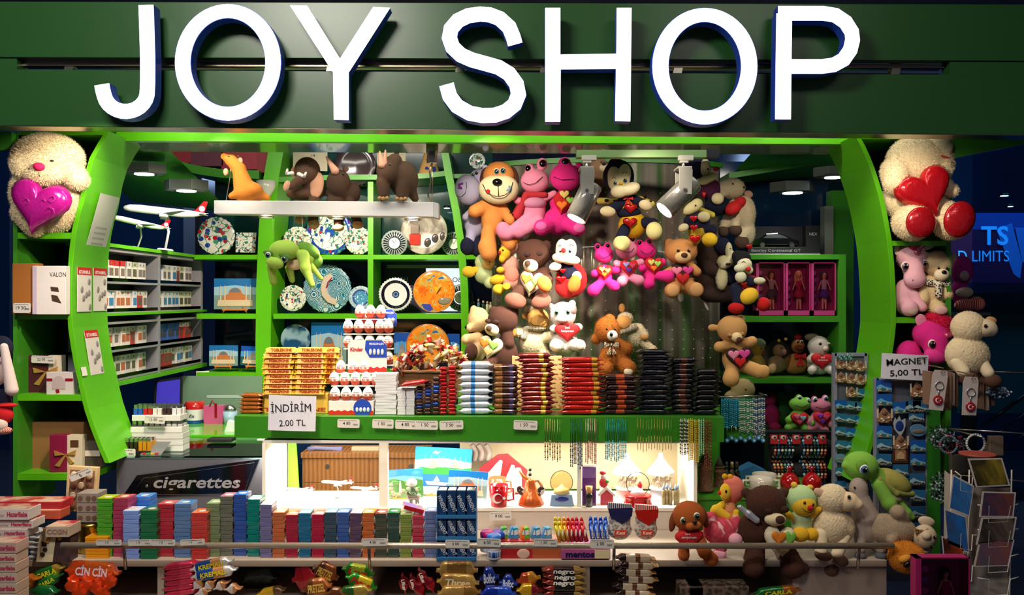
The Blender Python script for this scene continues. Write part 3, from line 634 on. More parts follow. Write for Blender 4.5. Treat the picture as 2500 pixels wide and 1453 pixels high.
# --- plush wall around the drum (d about 3.95)
DP = 3.95
plush('plush_hippo', 'white plush hippo with a purple cheek flower, on the plush wall edge', 'plush toy', 4.0, [
 ('body', ('#b8b4d8', 'plush'), 'e 1172 435 24 24 0 20; e 1143 466 31 37 22 24 -12; e 1158 545 24 36 0 20; c 1150 520 10 1138 532 9 8 18; c 1150 570 12 1148 590 12 6 10', F1),
 ('*foot', NVY, 'e 1142 602 18 22 14 16; e 1166 604 17 24 6 16'),('*ear', ('#b8b4d8', 'plush'), 'e 1185 412 8 10 -4 4'),('*eye', BLK, 'o 1155 430 5 20; o 1164 425 5 18'),('*flower', ('#6a2a9a', 'velvet'), 'f 1129 460 9 43'),('smile', BLK, 't .7 1118 484 44 1128 486 45 1138 478 46 1142 462 46 1140 450 46')])
plush('plush_dog', 'tan plush dog with a huge cream muzzle and flower cheek, hung on the plush wall', 'plush toy', DP, [
 ('body', ('#e09048', 'plush'), 'e 1218 430 38 34 8 28; e 1201 530 27 46 0 24; c 1190 500 16 1160 518 16 6 22; c 1225 505 12 1245 540 12 4 12; c 1192 568 17 1192 600 19 10 20; c 1190 605 22 1194 620 20 24 28; c 1225 565 14 1245 598 16 4 10', dict(f=4000, l=2.6, b=6)),
 ('*ear', ('#4e2c20', 'plush'), 'e 1184 432 12 24 2 8 12; e 1254 432 12 26 2 8 -12'),('muzzle', ('#efe0b8', 'plush'), 'e 1206 463 36 30 32 24; e 1230 463 36 30 32 24; e 1218 470 46 32 30 24', dict(f=1500, l=2)),
 ('nose', BLK, 'e 1215 453 12 9 58 8'),('*eye', BLK, 'o 1213 424 7 36; o 1228 422 7 36'),('smile', BLK, 't .9 1180 456 52 1188 474 55 1205 485 59 1218 487 60 1232 484 59 1246 474 56 1252 452 52; t .8 1217 462 58 1218 487 60'),
 ('*cheek_spot', RED, 'e 1193 474 5 5 55 3'),('*flower', ('#6aa0b8', 'velvet'), 'f 1242 468 8 54'),('paw_print', BLK, 'e 1246 532 4 4 18 2; e 1238 524 2 2 18 2; e 1245 521 2 2 18 2; e 1252 525 2 2 18 2')])
plush('plush_frog', 'pale pink plush frog with bulging eyes hung beside the flower cheeked dog', 'plush toy', DP, [
 ('body', PALE, 'e 1306 444 35 30 8 26; e 1293 414 12 14 8 11; e 1323 402 13 15 8 11; e 1304 512 28 36 0 22; c 1290 500 10 1262 490 9 6 14; c 1320 490 10 1352 474 8 4 12; c 1290 535 16 1240 575 13 10 24; c 1312 540 15 1285 562 14 10 22; e 1230 565 18 22 24 14 -20; e 1268 563 19 21 24 14', F1),
 ('*eye', BLK, 'e 1289 414 7 8 17 5; e 1324 402 8 9 18 5'),('scarf', ('#c02838', 'velvet'), 'c 1285 478 8 1262 525 12 18 8; c 1285 478 8 1330 478 7 18 18'),('smile', BLK, 't .7 1278 450 33 1290 456 36 1306 452 38 1324 436 33'),('collar', ('#d890b8', 'plush'), 'e 1304 497 30 15 12 20')])
plush('plush_frog', 'hot pink plush frog holding a heart of candy hearts beside the track spotlight', 'plush toy', DP, [
 ('body', HOT, 'e 1380 434 38 34 6 26; e 1378 400 15 15 8 12; e 1414 408 10 12 0 10; e 1362 540 36 34 0 26; e 1368 495 26 28 -2 20; c 1390 500 10 1400 520 10 8 14; c 1340 550 16 1322 558 20 16 28; c 1385 550 16 1408 560 19 16 28', F1),
 ('*eye', BLK, 'e 1379 398 9 9 17 5'),('heart', RED, 'h 1372 497 46 56 24 14 8'),('*applique_heart', ('#e8d070', 'velvet'), 'h 1376 478 24 22 33 5'),('*applique_heart', ('#8fd05a', 'velvet'), 'h 1390 492 20 18 32 5'),('*applique_heart', ('#f07a20', 'velvet'), 'h 1370 504 26 24 33 5'),('smile', BLK, 't .7 1350 436 32 1370 444 34 1400 442 34'),
 ('*foot_pad', ('#f06ab4', 'plush'), 'e 1320 556 14 11 44 6; e 1411 560 14 12 44 6')])
plush('plush_bee', 'large plush bee doll with dark hood, cream muzzle and two red foil hearts', 'plush toy', 3.9, [
 ('body', ('#e8b818', 'plush'), 'e 1543 548 33 34 0 26; e 1530 505 24 26 0 20', F1),('hood', NVY, 'e 1510 432 38 42 0 32; e 1502 398 16 12 0 10'),('*sleeve', NVY, 'c 1520 495 14 1490 512 12 6 20; c 1545 490 14 1568 500 12 6 20; e 1535 520 30 16 2 27'),
 ('face', ('#f0e6c0', 'plush'), 'e 1498 436 17 26 24 14 -10; e 1520 430 17 26 24 14 10; e 1508 448 26 24 22 16'),('muzzle', ('#f0e6c0', 'plush'), 'e 1506 472 20 16 40 16; e 1534 466 24 15 38 16 -20'),
 ('*eye', G_('#6a8090'), 'o 1497 452 5 38; o 1521 446 6 38'),('nose', YEL, 'e 1510 454 5 4 50 5'),('*eyebrow', BLK, 't .6 1489 441 38 1494 438 39 1499 441 39; t .6 1514 429 38 1520 425 39 1526 428 38'),
 ('*hand', ('#f0e0b8', 'plush'), 'e 1481 519 19 13 26 12 5; e 1572 504 17 13 26 12 20'),('*wing', ('#d8c860', 'plush'), 'c 1530 490 6 1465 490 8 -10 -4; c 1552 480 7 1592 498 8 -8 -2'),('*wing_spot', BLK, 'e 1480 490 5 4 4 3; e 1500 491 4 3 4 3; e 1575 482 4 4 0 8; e 1588 492 4 3 0 8'),
 ('bow', REDF, 'w 1530 487 24 9 26'),('*hanging_heart', REDF, 'h 1536 511 32 26 30 12; h 1534 546 36 28 32 12'),('*leg', NVY, 'c 1525 560 14 1514 580 14 14 26; c 1565 545 12 1590 548 14 10 20'),('*foot', ('#f4e8a0', 'plush'), 'e 1514 596 21 19 34 15; e 1592 566 20 22 30 15')])
for lab, col, hx, hy, hr, ex, hw, bx, by, fe, ar, cs in (
 ('hot pink small plush frog, first of three frogs hung in a row', HOT, 1474,622,23,((1458,603),(1482,601)),(1474,664,40),1475,672,((1447,709,15),(1498,699,13)),((1450,668),(1503,660)),('#e8d070', '#a0d860', '#f07a20')),
 ('pale pink small plush frog in the middle of the three frogs hung in a row', PALE, 1529,610,27,((1512,588),(1543,586)),(1533,653,44),1531,665,((1516,687,13),(1557,685,13)),((1504,644),(1562,641)),('#a08fd8', '#c83a5a', '#4a2a90')),
 ('hot pink small plush frog hung next to the tan heart teddy', HOT, 1576,613,25,((1560,594),(1583,592)),(1594,648,46),1588,662,((1581,693,14),(1627,675,15)),((1565,655),(1615,640)),('#e8d070', '#a0d860', '#f07a20'))):
    plush('plush_frog', lab, 'plush toy', 3.92, [
     ('body', col, 'e %g %g %g %g 4 18; ' % (hx, hy, hr, hr*.88)+'; '.join('e %g %g 8 9 6 7' % e for e in ex)+'; e %g %g 20 26 0 16; ' % (bx, by)+'; '.join('c %g %g 8 %g %g %g 6 22' % (bx, by+10, x, y, r) for x, y, r in fe)+'; '+'; '.join('c %g %g 7 %g %g 9 4 14' % (bx, by-14, x, y) for x, y in ar), dict(f=2500, l=2.2)),
     ('*eye', BLK, '; '.join('e %g %g 5 5.5 11 4' % e for e in ex)),('smile', BLK, 't .6 %g %g 20 %g %g 24 %g %g 25 %g %g 24 %g %g 20' % (hx-15, hy, hx-8, hy+6, hx, hy+8, hx+9, hy+5, hx+16, hy-3)),('heart', RED, 'h %g %g %g %g 20 12' % (hw[0], hw[1], hw[2], hw[2]))]+hearts3(hw[0], hw[1]-2, hw[2]*.8,27,0, cs))
def teddy_eyes(a, b, r, z): return ('*eye', BLK, 'b %g %g %g %g; b %g %g %g %g' % (*a, r, z, *b, r, z))
plush('teddy_bear', 'tan teddy with a dark vest and a red heart under two pink hearts', 'teddy bear', 3.93, [
 ('body', ('#c88a50', 'plush'), 'e 1661 614 40 31 10 28; e 1633 596 13 13 6 7; e 1690 597 12 13 6 7; e 1661 682 34 36 0 26; c 1640 660 11 1622 670 11 6 14; c 1682 650 12 1697 664 11 8 18; c 1645 700 14 1634 710 18 16 36; c 1680 700 14 1690 708 19 16 36', F1),
 ('vest', ('#3a241c', 'plush'), 'e 1661 668 36 26 2 27'),('muzzle', ('#dcb880', 'plush'), 'e 1661 629 20 15 32 12'),('nose', ('#4a2418', 'velvet'), 'e 1662 625 8 6 44 5'), teddy_eyes((1649,614),(1674,614),4,37),
 ('*heart', ('#e87aa0', 'velvet'), 'h 1647 662 27 24 28 9'),('*heart', ('#d83a90', 'velvet'), 'h 1674 661 27 24 28 9'),('*heart', RED, 'h 1661 680 33 30 30 10'),('*foot_pad', ('#d8a068', 'velvet'), 'e 1634 710 16 16 48 8; e 1690 708 17 17 48 8'),('care_tag', ('#d8d4c0', 'satin'), 'e 1660 726 7 11 8 .6')])
plush('teddy_bear', 'dark brown bear with cream muzzle holding a cream heart, above the white cat', 'teddy bear', 3.9, [
 ('body', CHOC, 'e 1303 620 39 36 8 30; e 1334 601 12 14 4 7; e 1275 600 11 12 2 7; e 1306 690 42 42 0 28; c 1330 665 14 1338 685 12 8 20; c 1285 690 15 1258 726 16 8 24; c 1325 705 15 1320 728 16 12 30', F1),
 ('muzzle', MUZ, 'e 1295 650 18 15 34 13; e 1287 645 10 9 40 10'),('nose', ('#4a3020', 'velvet'), 'e 1287 645 7 7 51 4'),('heart', HEARTC, 'h 1298 690 60 66 28 18 12'),('*foot', ('#8a5548', 'plush'), 'e 1258 734 27 19 36 12 15; e 1320 736 25 18 42 12 -20'),
 ('*eyelid', ('#3a201a', 'plush'), 'e 1288 622 9 7 34 6; e 1315 620 9 7 34 6')]+hearts3(1296,688,56,38,10))
plush('plush_ladybug', 'ladybird plush doll with black hood, cream muzzle and small red nose', 'plush toy', 3.88, [
 ('body', ('#a81418', 'plush'), 'e 1395 682 38 44 -4 24; e 1385 700 30 28 6 22', F1),('suit', NVY, 'e 1384 662 18 24 16 12; c 1375 655 10 1358 655 9 10 22; c 1395 660 10 1407 672 10 10 22'),('hood', ('#100c14', 'plush'), 'e 1388 610 34 36 0 28; e 1404 592 18 16 -6 12'),
 ('face', ('#f4dcb8', 'plush'), 'e 1371 607 15 22 22 13; e 1391 607 15 22 22 13; e 1380 618 24 18 22 15'),('muzzle', ('#f4e0c0', 'plush'), 'e 1362 632 16 11 36 12 20; e 1390 636 24 12 34 12 5'),('nose', RED, 'e 1373 614 6 6 44 6'),('*eye', G_('#6a8090'), 'o 1366 615 4 34; o 1389 615 5 36'),
 ('*eyebrow', BLK, 't .6 1360 604 34 1365 601 35 1370 604 35; t .6 1386 602 35 1392 599 36 1398 602 35'),('*hand', ('#f4e4cc', 'plush'), 'e 1354 652 15 11 30 10 -15; e 1406 676 12 13 26 10'),('*hanging_heart', REDF, 'h 1368 682 26 20 26 10; h 1372 662 16 14 28 8'),('*foot', ('#e87830', 'plush'), 'e 1327 694 17 21 50 12 -25; e 1399 694 15 22 40 12 15')])
plush('plush_bee', 'mint green and cream small plush bee with yellow feet, lowest beside the shelf post', 'plush toy', 3.98, [
 ('body', ('#c8d8a0', 'plush'), 'e 1184 640 24 22 2 18; e 1180 668 22 24 0 18; e 1196 690 14 14 4 12', F1),('face', ('#e8c060', 'plush'), 'e 1190 645 15 14 14 10'),('*foot', YEL, 'e 1145 664 17 14 14 12; e 1160 660 12 9 8 8; e 1216 682 21 12 18 11 -15; e 1218 706 15 13 16 12'),('*eye', BLK, 'b 1196 640 2 24'),('*antenna', YEL, 'e 1190 614 5 5 6 5; e 1202 618 5 5 6 5')])
plush('plush_bee', 'orange and pink small plush bee with a yellow beaked face under the pale frog feet', 'plush toy', 3.96, [
 ('body', ('#e0a090', 'plush'), 'e 1246 600 22 22 4 18; e 1246 650 22 26 0 18; e 1250 684 24 24 2 18', F1),('cap', OR, 'e 1248 588 22 16 6 17'),('face', YEL, 'e 1232 618 15 17 14 12; e 1226 634 8 8 18 7'),('*eye', BLK, 'b 1228 612 2.4 26'),('nose', RED, 'e 1220 618 4 4 22 4'),('*foot', YEL, 'e 1222 660 10 8 18 8; e 1236 700 10 9 20 8'),('belly', ('#e88a78', 'plush'), 'e 1250 672 18 22 12 12')])
# --- lower row around the drum
plush('plush_cat', 'white and pink plush cat holding a red lettered heart above the wafer stacks', 'plush toy', 3.85, [
 ('body', WH, 'e 1374 768 31 31 10 27; e 1346 750 8 10 4 5 -30; e 1396 744 9 12 4 5 15; e 1378 838 34 30 0 24; c 1358 800 9 1350 802 9 6 16; c 1400 800 9 1412 798 9 6 16; c 1362 840 13 1355 842 15 14 36; c 1395 840 13 1412 842 15 14 34', F1),
 ('face_patch', ('#a08080', 'plush'), 'e 1393 756 14 18 12 22'),('*inner_ear', ('#d89890', 'plush'), 'e 1346 750 5 7 8 3 -30; e 1396 743 6 8 8 3 15'),('*eye', G_('#3a6a50'), 'o 1357 762 6 33; o 1384 761 6 35'),('muzzle', ('#f0c8b8', 'plush'), 'e 1372 779 14 9 32 9'),('heart', RED, 'h 1383 808 62 46 28 14', dict(t=[('Seni', 1383,799,5,36),('Seviyorum', 1383,807,5,36)])),('*foot_pad', ('#f4d8c8', 'velvet'), 'e 1355 843 9 9 48 4; e 1412 843 9 9 46 4')])
plush('plush_sheep', 'fluffy white plush sheep with a tan face and striped scarf beside the white cat', 'plush toy', 3.95, [
 ('body', LAMB, 'e 1303 834 36 36 0 26; e 1296 756 16 12 -2 14; c 1290 812 13 1266 812 12 6 12; e 1338 822 17 14 18 12; c 1320 850 14 1335 880 14 4 10', FW),('face', ('#e8b060', 'plush'), 'e 1313 776 26 24 14 20; e 1316 788 25 16 18 18'),('*ear', ('#e0a860', 'plush'), 'e 1284 771 10 9 6 4'),('*hand', ('#e0a050', 'plush'), 'e 1252 812 12 11 14 10'),
 ('scarf', ramp_mat('striped scarf', [(0, '#e8dcc0'),(.5, '#6a5a48')], 'WAVE', 60, .9), 'e 1310 801 26 8 16 18; c 1285 805 9 1278 822 8 14 22'),('smile', BLK, 't .7 1292 786 33 1304 794 37 1318 794 38 1332 785 36')])
plush('teddy_bear', 'dark brown sleepy bear with a pale muzzle holding a cream heart, in the lower row', 'teddy bear', 3.88, [
 ('body', CHOC, 'e 1228 780 37 34 6 30; e 1256 762 11 13 0 6; e 1204 758 10 10 0 6; e 1228 864 36 40 0 26; c 1238 820 16 1242 838 14 8 16; c 1205 880 14 1190 890 16 10 24; e 1150 860 16 22 -10 14', F1),('muzzle', MUZ, 'e 1202 804 17 14 32 13 15; e 1195 800 10 9 38 10'),('nose', ('#5a4030', 'velvet'), 'e 1195 800 7 7 49 4'),('*eyelid', ('#38201a', 'plush'), 'e 1192 783 7 5 28 6; e 1212 785 8 5 34 6'),('heart', HEARTC, 'h 1198 845 58 60 26 18 14')]+hearts3(1195,842,54,36,12))
plush('teddy_bear', 'beige bear seen from the side, peeking out behind the dark sleepy bear', 'teddy bear', 4.0, [
 ('body', ('#dcb888', 'plush'), 'e 1168 780 26 30 0 22; e 1157 757 9 12 6 5; c 1160 795 14 1148 800 10 6 10; e 1166 848 24 36 0 22; c 1165 825 13 1140 828 13 8 16; c 1155 862 13 1138 880 13 8 18', F1),('nose', BLK, 'e 1139 799 4 5 12 4'),('*eye', BLK, 'b 1150 786 2 14')])
plush('teddy_bear', 'curly brown teddy with a checked ribbon bow and white muzzle by the black wafer stacks', 'teddy bear', 3.85, [
 ('body', ('#a8601c', 'fur'), 'e 1482 805 30 32 8 26; e 1455 827 12 14 4 8; e 1488 779 13 12 4 8; e 1507 866 32 38 0 26; c 1500 835 13 1528 850 15 6 16; c 1478 860 12 1470 890 14 4 12; c 1485 885 16 1478 900 16 8 18; c 1520 885 17 1530 896 18 14 30', dict(f=9000, l=4)),('muzzle', WH, 'e 1491 818 13 13 36 12'),('nose', BLK, 'e 1487 815 4 5 47 4'),('*eye', BLK, 'b 1478 802 2.6 34; b 1497 803 2.6 33'),
 ('bow', ramp_mat('checked ribbon', [(0, '#e8dcc4'),(.5, '#6a5a3c')], 'VORONOI', 190, .7), 'w 1489 840 34 14 34'),('*foot_pad', ('#ecdcc0', 'plush'), 'e 1528 904 11 9 45 5')])
plush('plush_sheep', 'small plush sheep with tan face leaning on the curly brown teddy', 'plush toy', 3.98, [
 ('body', LAMB, 'e 1527 776 18 14 -2 14; e 1552 818 24 28 -4 20; c 1560 800 10 1572 818 9 6 14; c 1570 835 10 1592 852 9 2 10', dict(f=4000, l=3.5, w=1.6)),('face', ('#e0a058', 'plush'), 'e 1521 790 20 20 10 16'),('*ear', ('#d89850', 'plush'), 'e 1518 752 8 11 2 5'),('*hand', ('#e0a058', 'plush'), 'e 1571 822 10 8 18 7; e 1596 852 9 6 12 6 20'),('scarf', ramp_mat('striped scarf', [], ), 'c 1512 812 6 1545 798 9 18 20'),('smile', BLK, 't .6 1508 796 24 1520 803 27 1534 794 26')])
plush('teddy_bear', 'tan teddy with closed eyes and a dark heart, beside the bagged plush shelf', 'teddy bear', 3.9, [
 ('body', ('#cf9c60', 'plush'), 'e 1785 803 36 33 8 28; e 1739 800 12 9 4 6; e 1808 779 11 11 0 6; e 1793 872 30 42 0 24; c 1775 845 13 1752 846 13 6 16; c 1815 840 13 1832 832 12 6 16; c 1785 900 15 1778 922 20 10 26; c 1810 890 16 1845 905 17 12 26; e 1858 905 12 16 30 10', F1),('muzzle', ('#ecd2a0', 'plush'), 'e 1790 822 14 12 34 10'),('nose', ('#4a2418', 'velvet'), 'e 1793 828 7 7 43 5'),('*eyelid', ('#b88850', 'plush'), 'e 1774 817 7 5 33 5; e 1802 814 7 5 34 5'),('*lash', BLK, 't .6 1768 819 38 1774 822 39 1780 819 38; t .6 1796 816 39 1802 819 40 1808 815 38'),
 ('heart', ('#2c1814', 'velvet'), 'h 1798 870 66 58 26 16'),('*applique_heart', ('#e88aa8', 'velvet'), 'h 1782 864 28 26 36 6'),('*applique_heart', ('#d8449a', 'velvet'), 'h 1808 862 28 26 36 6'),('*applique_heart', RED, 'h 1798 881 28 26 37 6')])
plush('plush_ladybug', 'purple topped ladybird doll with red shoes and closed eyes behind the second spotlight', 'plush toy', 3.98, [
 ('body', NVY, 'e 1750 505 30 22 0 20; e 1740 480 20 20 -2 18', F1),('jacket', ('#4a1440', 'plush'), 'e 1731 462 29 26 2 20'),('hood', NVY, 'e 1697 408 28 30 0 22; e 1712 390 14 10 0 10'),('face', ('#cfc8a0', 'plush'), 'e 1718 412 13 22 16 12'),('muzzle', ('#d8cca0', 'plush'), 'e 1716 443 16 11 22 12 -20; e 1732 436 14 10 24 12 -40'),('nose', RED, 'e 1741 417 7 6 30 6'),('*hand', ('#e0d4b0', 'plush'), 'e 1746 488 15 14 26 10'),('*shoe', RED, 'e 1783 511 22 16 28 14 -35; e 1802 496 17 13 14 12 -35'),('*hanging_heart', REDF, 'h 1714 478 12 22 22 8'),('*eye', BLK, 'b 1722 417 2.4 27')])
plush('plush_lamb', 'greyish white plush lamb with brown hooves hanging beside the boxed toy car', 'plush toy', 4.0, [
 ('body', ('#cdbfa4', 'fur'), 'e 1785 460 32 25 4 22; e 1764 462 16 20 12 12; e 1818 520 26 42 0 24; e 1824 565 20 36 -4 20; c 1800 515 14 1790 552 12 8 16; c 1790 500 12 1766 552 11 4 8; c 1815 570 14 1808 582 14 6 10', dict(f=6000, l=3.4)),('*ear', ('#b89080', 'plush'), 'e 1826 475 11 9 6 4 20'),('*hoof', ('#4a3830', 'plush'), 'e 1764 566 13 14 12 11; e 1790 564 16 14 20 12; e 1807 592 18 18 14 13'),('*eye', BLK, 'b 1783 452 2.6 25; b 1811 460 2.6 20')])
plush('plush_bee', 'plush bee doll with three red foil hearts on a string above the tan heart teddy', 'plush toy', 3.9, [
 ('body', ('#b89a20', 'plush'), 'e 1706 560 26 22 0 18; e 1694 582 14 18 4 12', F1),('suit', NVY, 'e 1700 542 32 24 4 20; c 1722 560 12 1735 562 13 8 14'),('face', ('#e0d6a0', 'plush'), 'e 1688 508 26 14 14 14 -35; e 1700 498 12 12 12 12'),('*hand', ('#dcd2a8', 'plush'), 'e 1712 532 15 13 28 10; e 1664 558 13 10 24 9 -20'),('*wing', ('#c8b848', 'plush'), 'c 1705 508 6 1738 525 8 -6 0'),('*hanging_heart', REDF, 'h 1687 536 20 18 30 8; h 1688 558 20 18 30 8; h 1690 586 28 24 32 10'),('*foot', YEL, 'e 1726 587 19 17 28 14'),('*eye', BLK, 'b 1692 505 2.2 30')])
plush('teddy_bear', 'large dark brown bear hung facing away, between the two ladybird dolls', 'teddy bear', 4.05, [
 ('body', ('#35231e', 'plush'), 'e 1734 620 37 42 0 32; e 1728 680 40 46 -4 30; c 1725 655 18 1748 666 16 20 28; c 1730 715 24 1775 722 17 6 16; e 1777 706 13 20 18 12 20', F1),('*ear', ('#b08a68', 'plush'), 'e 1753 635 12 14 24 6'),('care_tag', ('#d8d4c8', 'satin'), 'e 1722 747 3 12 10 .6 -25')])
plush('plush_ladybug', 'black and white plush doll in profile with a cream body, right of the dark bear', 'plush toy', 3.98, [
 ('body', ('#d4cca0', 'plush'), 'e 1761 680 14 28 4 12; e 1768 640 18 16 4 12', F1),('hood', NVY, 'e 1764 600 20 22 -4 16; e 1784 668 20 26 -8 14'),('face', ('#dcd6b0', 'plush'), 'e 1777 612 9 20 8 9; e 1775 640 24 11 12 11 -40; e 1788 622 7 8 12 7'),('nose', BLK, 'e 1772 646 6 3 24 3'),('*eye', BLK, 'b 1779 608 1.6 17')])
plush('plush_ladybug', 'ladybird doll with yellow foot and red shoes, lowest beside the boxed dolls', 'plush toy', 3.9, [
 ('body', ('#a01820', 'plush'), 'e 1828 690 24 20 -4 16; e 1812 705 20 20 0 16', F1),('suit', NVY, 'e 1826 688 20 14 6 12; c 1795 705 15 1798 735 14 8 14; c 1830 720 10 1852 742 12 -4 8'),('hood', ('#0c0a14', 'plush'), 'e 1812 632 22 20 -2 18; e 1800 625 12 14 -4 12'),('face', ('#e4dfc0', 'plush'), 'e 1815 646 18 16 10 14; e 1826 660 10 10 10 8'),('nose', RED, 'e 1820 658 6 6 26 6'),('*hand', ('#d8d6b8', 'plush'), 'e 1799 656 14 10 26 9; e 1802 677 14 14 24 10; e 1850 686 15 9 14 9'),('*foot', YEL, 'e 1822 723 24 19 24 14 -30'),('*shoe', ('#c01010', 'plush'), 'e 1792 752 20 14 20 14; e 1860 743 17 17 14 14'),('*hanging_heart', REDF, 'h 1810 695 16 14 22 8; h 1828 603 16 16 4 8'),('*eyebrow', BLK, 't .6 1804 642 23 1809 639 24 1814 642 24')])
# --- rear right shelf plush
DS = 4.5
plush('plush_chick', 'yellow bagged plush chick with a mint hood on the shelf behind the tan teddy', 'plush toy', DS, [
 ('body', ('#d8b040', 'plush'), 'e 1849 852 16 17 0 14; e 1850 890 18 24 0 15', F1),('hood', ('#a8c89a', 'plush'), 'e 1853 840 18 14 -3 14'),('nose', RED, 'e 1860 862 3 3 12 3'),('*eye', BLK, 'b 1855 850 2 13'),('wrapping_bag', M('#ffffff', 'film'), 'e 1850 870 28 42 0 24')])
plush('plush_monkey', 'cream coloured plush in a clear bag, with a pink snout, on the middle rear shelf', 'plush toy', DS, [
 ('body', ('#b8986c', 'plush'), 'e 1902 856 15 15 2 13; e 1895 890 24 20 0 16; c 1890 880 9 1880 900 10 8 14', F1),('snout', PINKP, 'e 1910 858 6 8 14 6'),('*eye', BLK, 'b 1903 850 2 14'),('*pompon', YEL, 'e 1901 832 4 4 2 4; e 1918 828 4 4 2 4'),('wrapping_bag', M('#ffffff', 'film'), 'e 1898 872 34 42 0 24')])
plush('plush_turkey', 'brown plush bird with a red hat and red bow beside the white bunny', 'plush toy', DS, [
 ('body', ('#a87038', 'plush'), 'e 1948 845 15 17 2 14; e 1938 888 26 24 0 16; e 1955 890 16 20 0 14', F1),('hat', ('#a01020', 'plush'), 'e 1948 824 9 8 0 8'),('bow', RED, 'w 1948 868 26 14 18'),('*eye', M('#806020'), 'o 1943 834 4 13; o 1953 834 4 13'),('beak', ('#6a3018', 'plush'), 'e 1948 848 12 8 12 8')])
plush('plush_bunny', 'white plush bunny holding a red lettered heart at the end of the middle rear shelf', 'plush toy', 4.45, [
 ('body', ('#d4cfc4', 'plush'), 'e 1997 846 25 26 4 22; e 2000 890 28 24 0 20; c 1980 870 8 1972 876 8 10 16; c 1985 895 9 1973 902 10 10 26; c 2010 895 9 2021 902 10 10 26', F1),('snout', ('#e0c8b8', 'plush'), 'e 2006 850 7 7 24 6'),('*eye', M('#806040'), 'o 1994 838 5 23; o 2017 840 4 18'),('heart', RED, 'h 1998 878 54 40 24 12', dict(t=[('Seni', 1998,871,4,31),('Seviyorum', 1998,877,4,31)])),('hat', ('#6a6250', 'plush'), 'e 1984 824 18 10 -6 14')])
for lab, col, hx, hy, ex, hh, hc in (('bright green plush frog with a red heart on the lower rear shelf', GRN, 1951,986,((1948,971),(1969,978)),(1945,1020,44),('#e07090', '#7ab8c8', '#c84a5a')),('pink plush frog with a purple and red heart on the lower rear shelf', ('#c87890', 'plush'),2001,990,((1986,975),(2012,972)),(2001,1018,46),('#8a3ab0', '#c03a60', '#502080'))):
    plush('plush_frog', lab, 'plush toy', 4.4, [('body', col, 'e %g %g 26 17 4 18; e %g %g 8 9 6 7; e %g %g 8 9 6 7; e %g %g 20 24 0 16; c %g %g 7 %g %g 9 4 14; c %g %g 7 %g %g 9 4 14; c %g %g 7 %g %g 9 6 16; c %g %g 7 %g %g 9 6 16' % (hx, hy, *ex[0], *ex[1], hx-3, hy+36, hx-16, hy+28, hx-30, hy+38, hx+12, hy+28, hx+24, hy+44, hx-10, hy+50, hx-32, hy+56, hx+4, hy+50, hx+8, hy+58), dict(f=2500, l=2)),
     ('*eye', BLK, 'o %g %g 6 12; o %g %g 6 12' % (*ex[0], *ex[1])),('smile', BLK, 't .6 %g %g 21 %g %g 24 %g %g 21' % (hx-17, hy+1, hx, hy+6, hx+17, hy-1)),('heart', RED, 'h %g %g %g %g 20 12' % (*hh[:2], hh[2], hh[2]*.85))]+hearts3(hh[0], hh[1]-2, hh[2]*.75,27,0, hc))
plush('plush_frog', 'dark pink plush at the back of the lower rear shelf, behind the necklaces', 'plush toy', 4.55, [('body', ('#a01858', 'plush'), 'e 1880 975 14 16 0 12; e 1884 1015 18 28 0 14; e 1890 1042 14 10 8 10', F1),('*eye', BLK, 'b 1874 966 2 10')])
plush('plush_frog', 'dark green plush frog in the shade behind the bright green one', 'plush toy', 4.6, [('body', ('#2c6a2c', 'plush'), 'e 1915 972 20 18 0 14; e 1912 1012 18 26 0 14', F1),('*eye', BLK, 'b 1908 962 2.4 12; b 1924 962 2.4 12')])
plush('plush_seal', 'cream domed plush head in a clear bag above the turquoise necklaces', 'plush toy', 4.2, [('body', ('#a89868', 'plush'), 'e 1814 950 28 26 0 22; e 1800 968 30 16 -4 18', F1),('hood', ('#5a6040', 'plush'), 'e 1816 938 24 13 -3 20'),('*eye', BLK, 'b 1815 949 2.6 22')])
# --- front rail row, bottom right (d about 3.1)
DF = 3.12
plush('plush_dog', 'small rust brown plush puppy holding a red lettered heart on the steel rail', 'plush toy', DF, [
 ('body', ('#a8541a', 'plush'), 'e 1680 1258 40 37 10 34; e 1682 1300 26 30 0 24; c 1700 1300 12 1712 1338 16 14 34; c 1670 1325 12 1668 1354 14 0 6; c 1700 1322 12 1731 1358 16 10 26', F1),('*ear', ('#7a3812', 'plush'), 'e 1641 1272 9 25 8 8 10; e 1718 1262 9 25 8 8 -12'),('muzzle', ('#b8642a', 'plush'), 'e 1678 1274 12 10 40 10; e 1692 1272 12 10 40 10', dict(b=3)),('nose', BLK, 'e 1685 1262 6 4 52 4'),('*eye', G_('#3a6a50'), 'o 1661 1261 7.5 38; o 1692 1249 7.5 42'),('heart', RED, 'h 1677 1306 70 50 30 18 -6', dict(t=[('Seni', 1670,1293,5,41),('seviyorum', 1674,1301,6,41)]))])
plush('plush_bee', 'pink hooded plush bee in profile with yellow legs, above the tie dye plush', 'plush toy', 3.2, [
 ('body', ('#eaa070', 'plush'), 'e 1780 1240 18 26 0 16; e 1785 1262 20 18 0 16', F1),('hood', ('#e87a6a', 'fur'), 'e 1791 1195 26 33 0 24; e 1785 1176 18 12 2 16'),('face', YEL, 'e 1769 1200 14 22 10 17'),('*antenna', ('#e8a81c', 'plush'), 'e 1768 1162 7 7 6 6; e 1781 1163 7 7 6 6; c 1782 1168 2 1786 1180 2 4 4'),('nose', RED, 'e 1754 1201 5 5 12 5'),('*eye', BLK, 'e 1766 1194 2.5 4 27 2'),('*leg', YEL, 'c 1744 1240 12 1768 1256 11 18 22; c 1790 1262 10 1792 1246 8 24 22; c 1742 1246 10 1762 1232 9 8 6'),('smile', BLK, 't .6 1757 1210 22 1763 1215 25 1770 1214 27')])
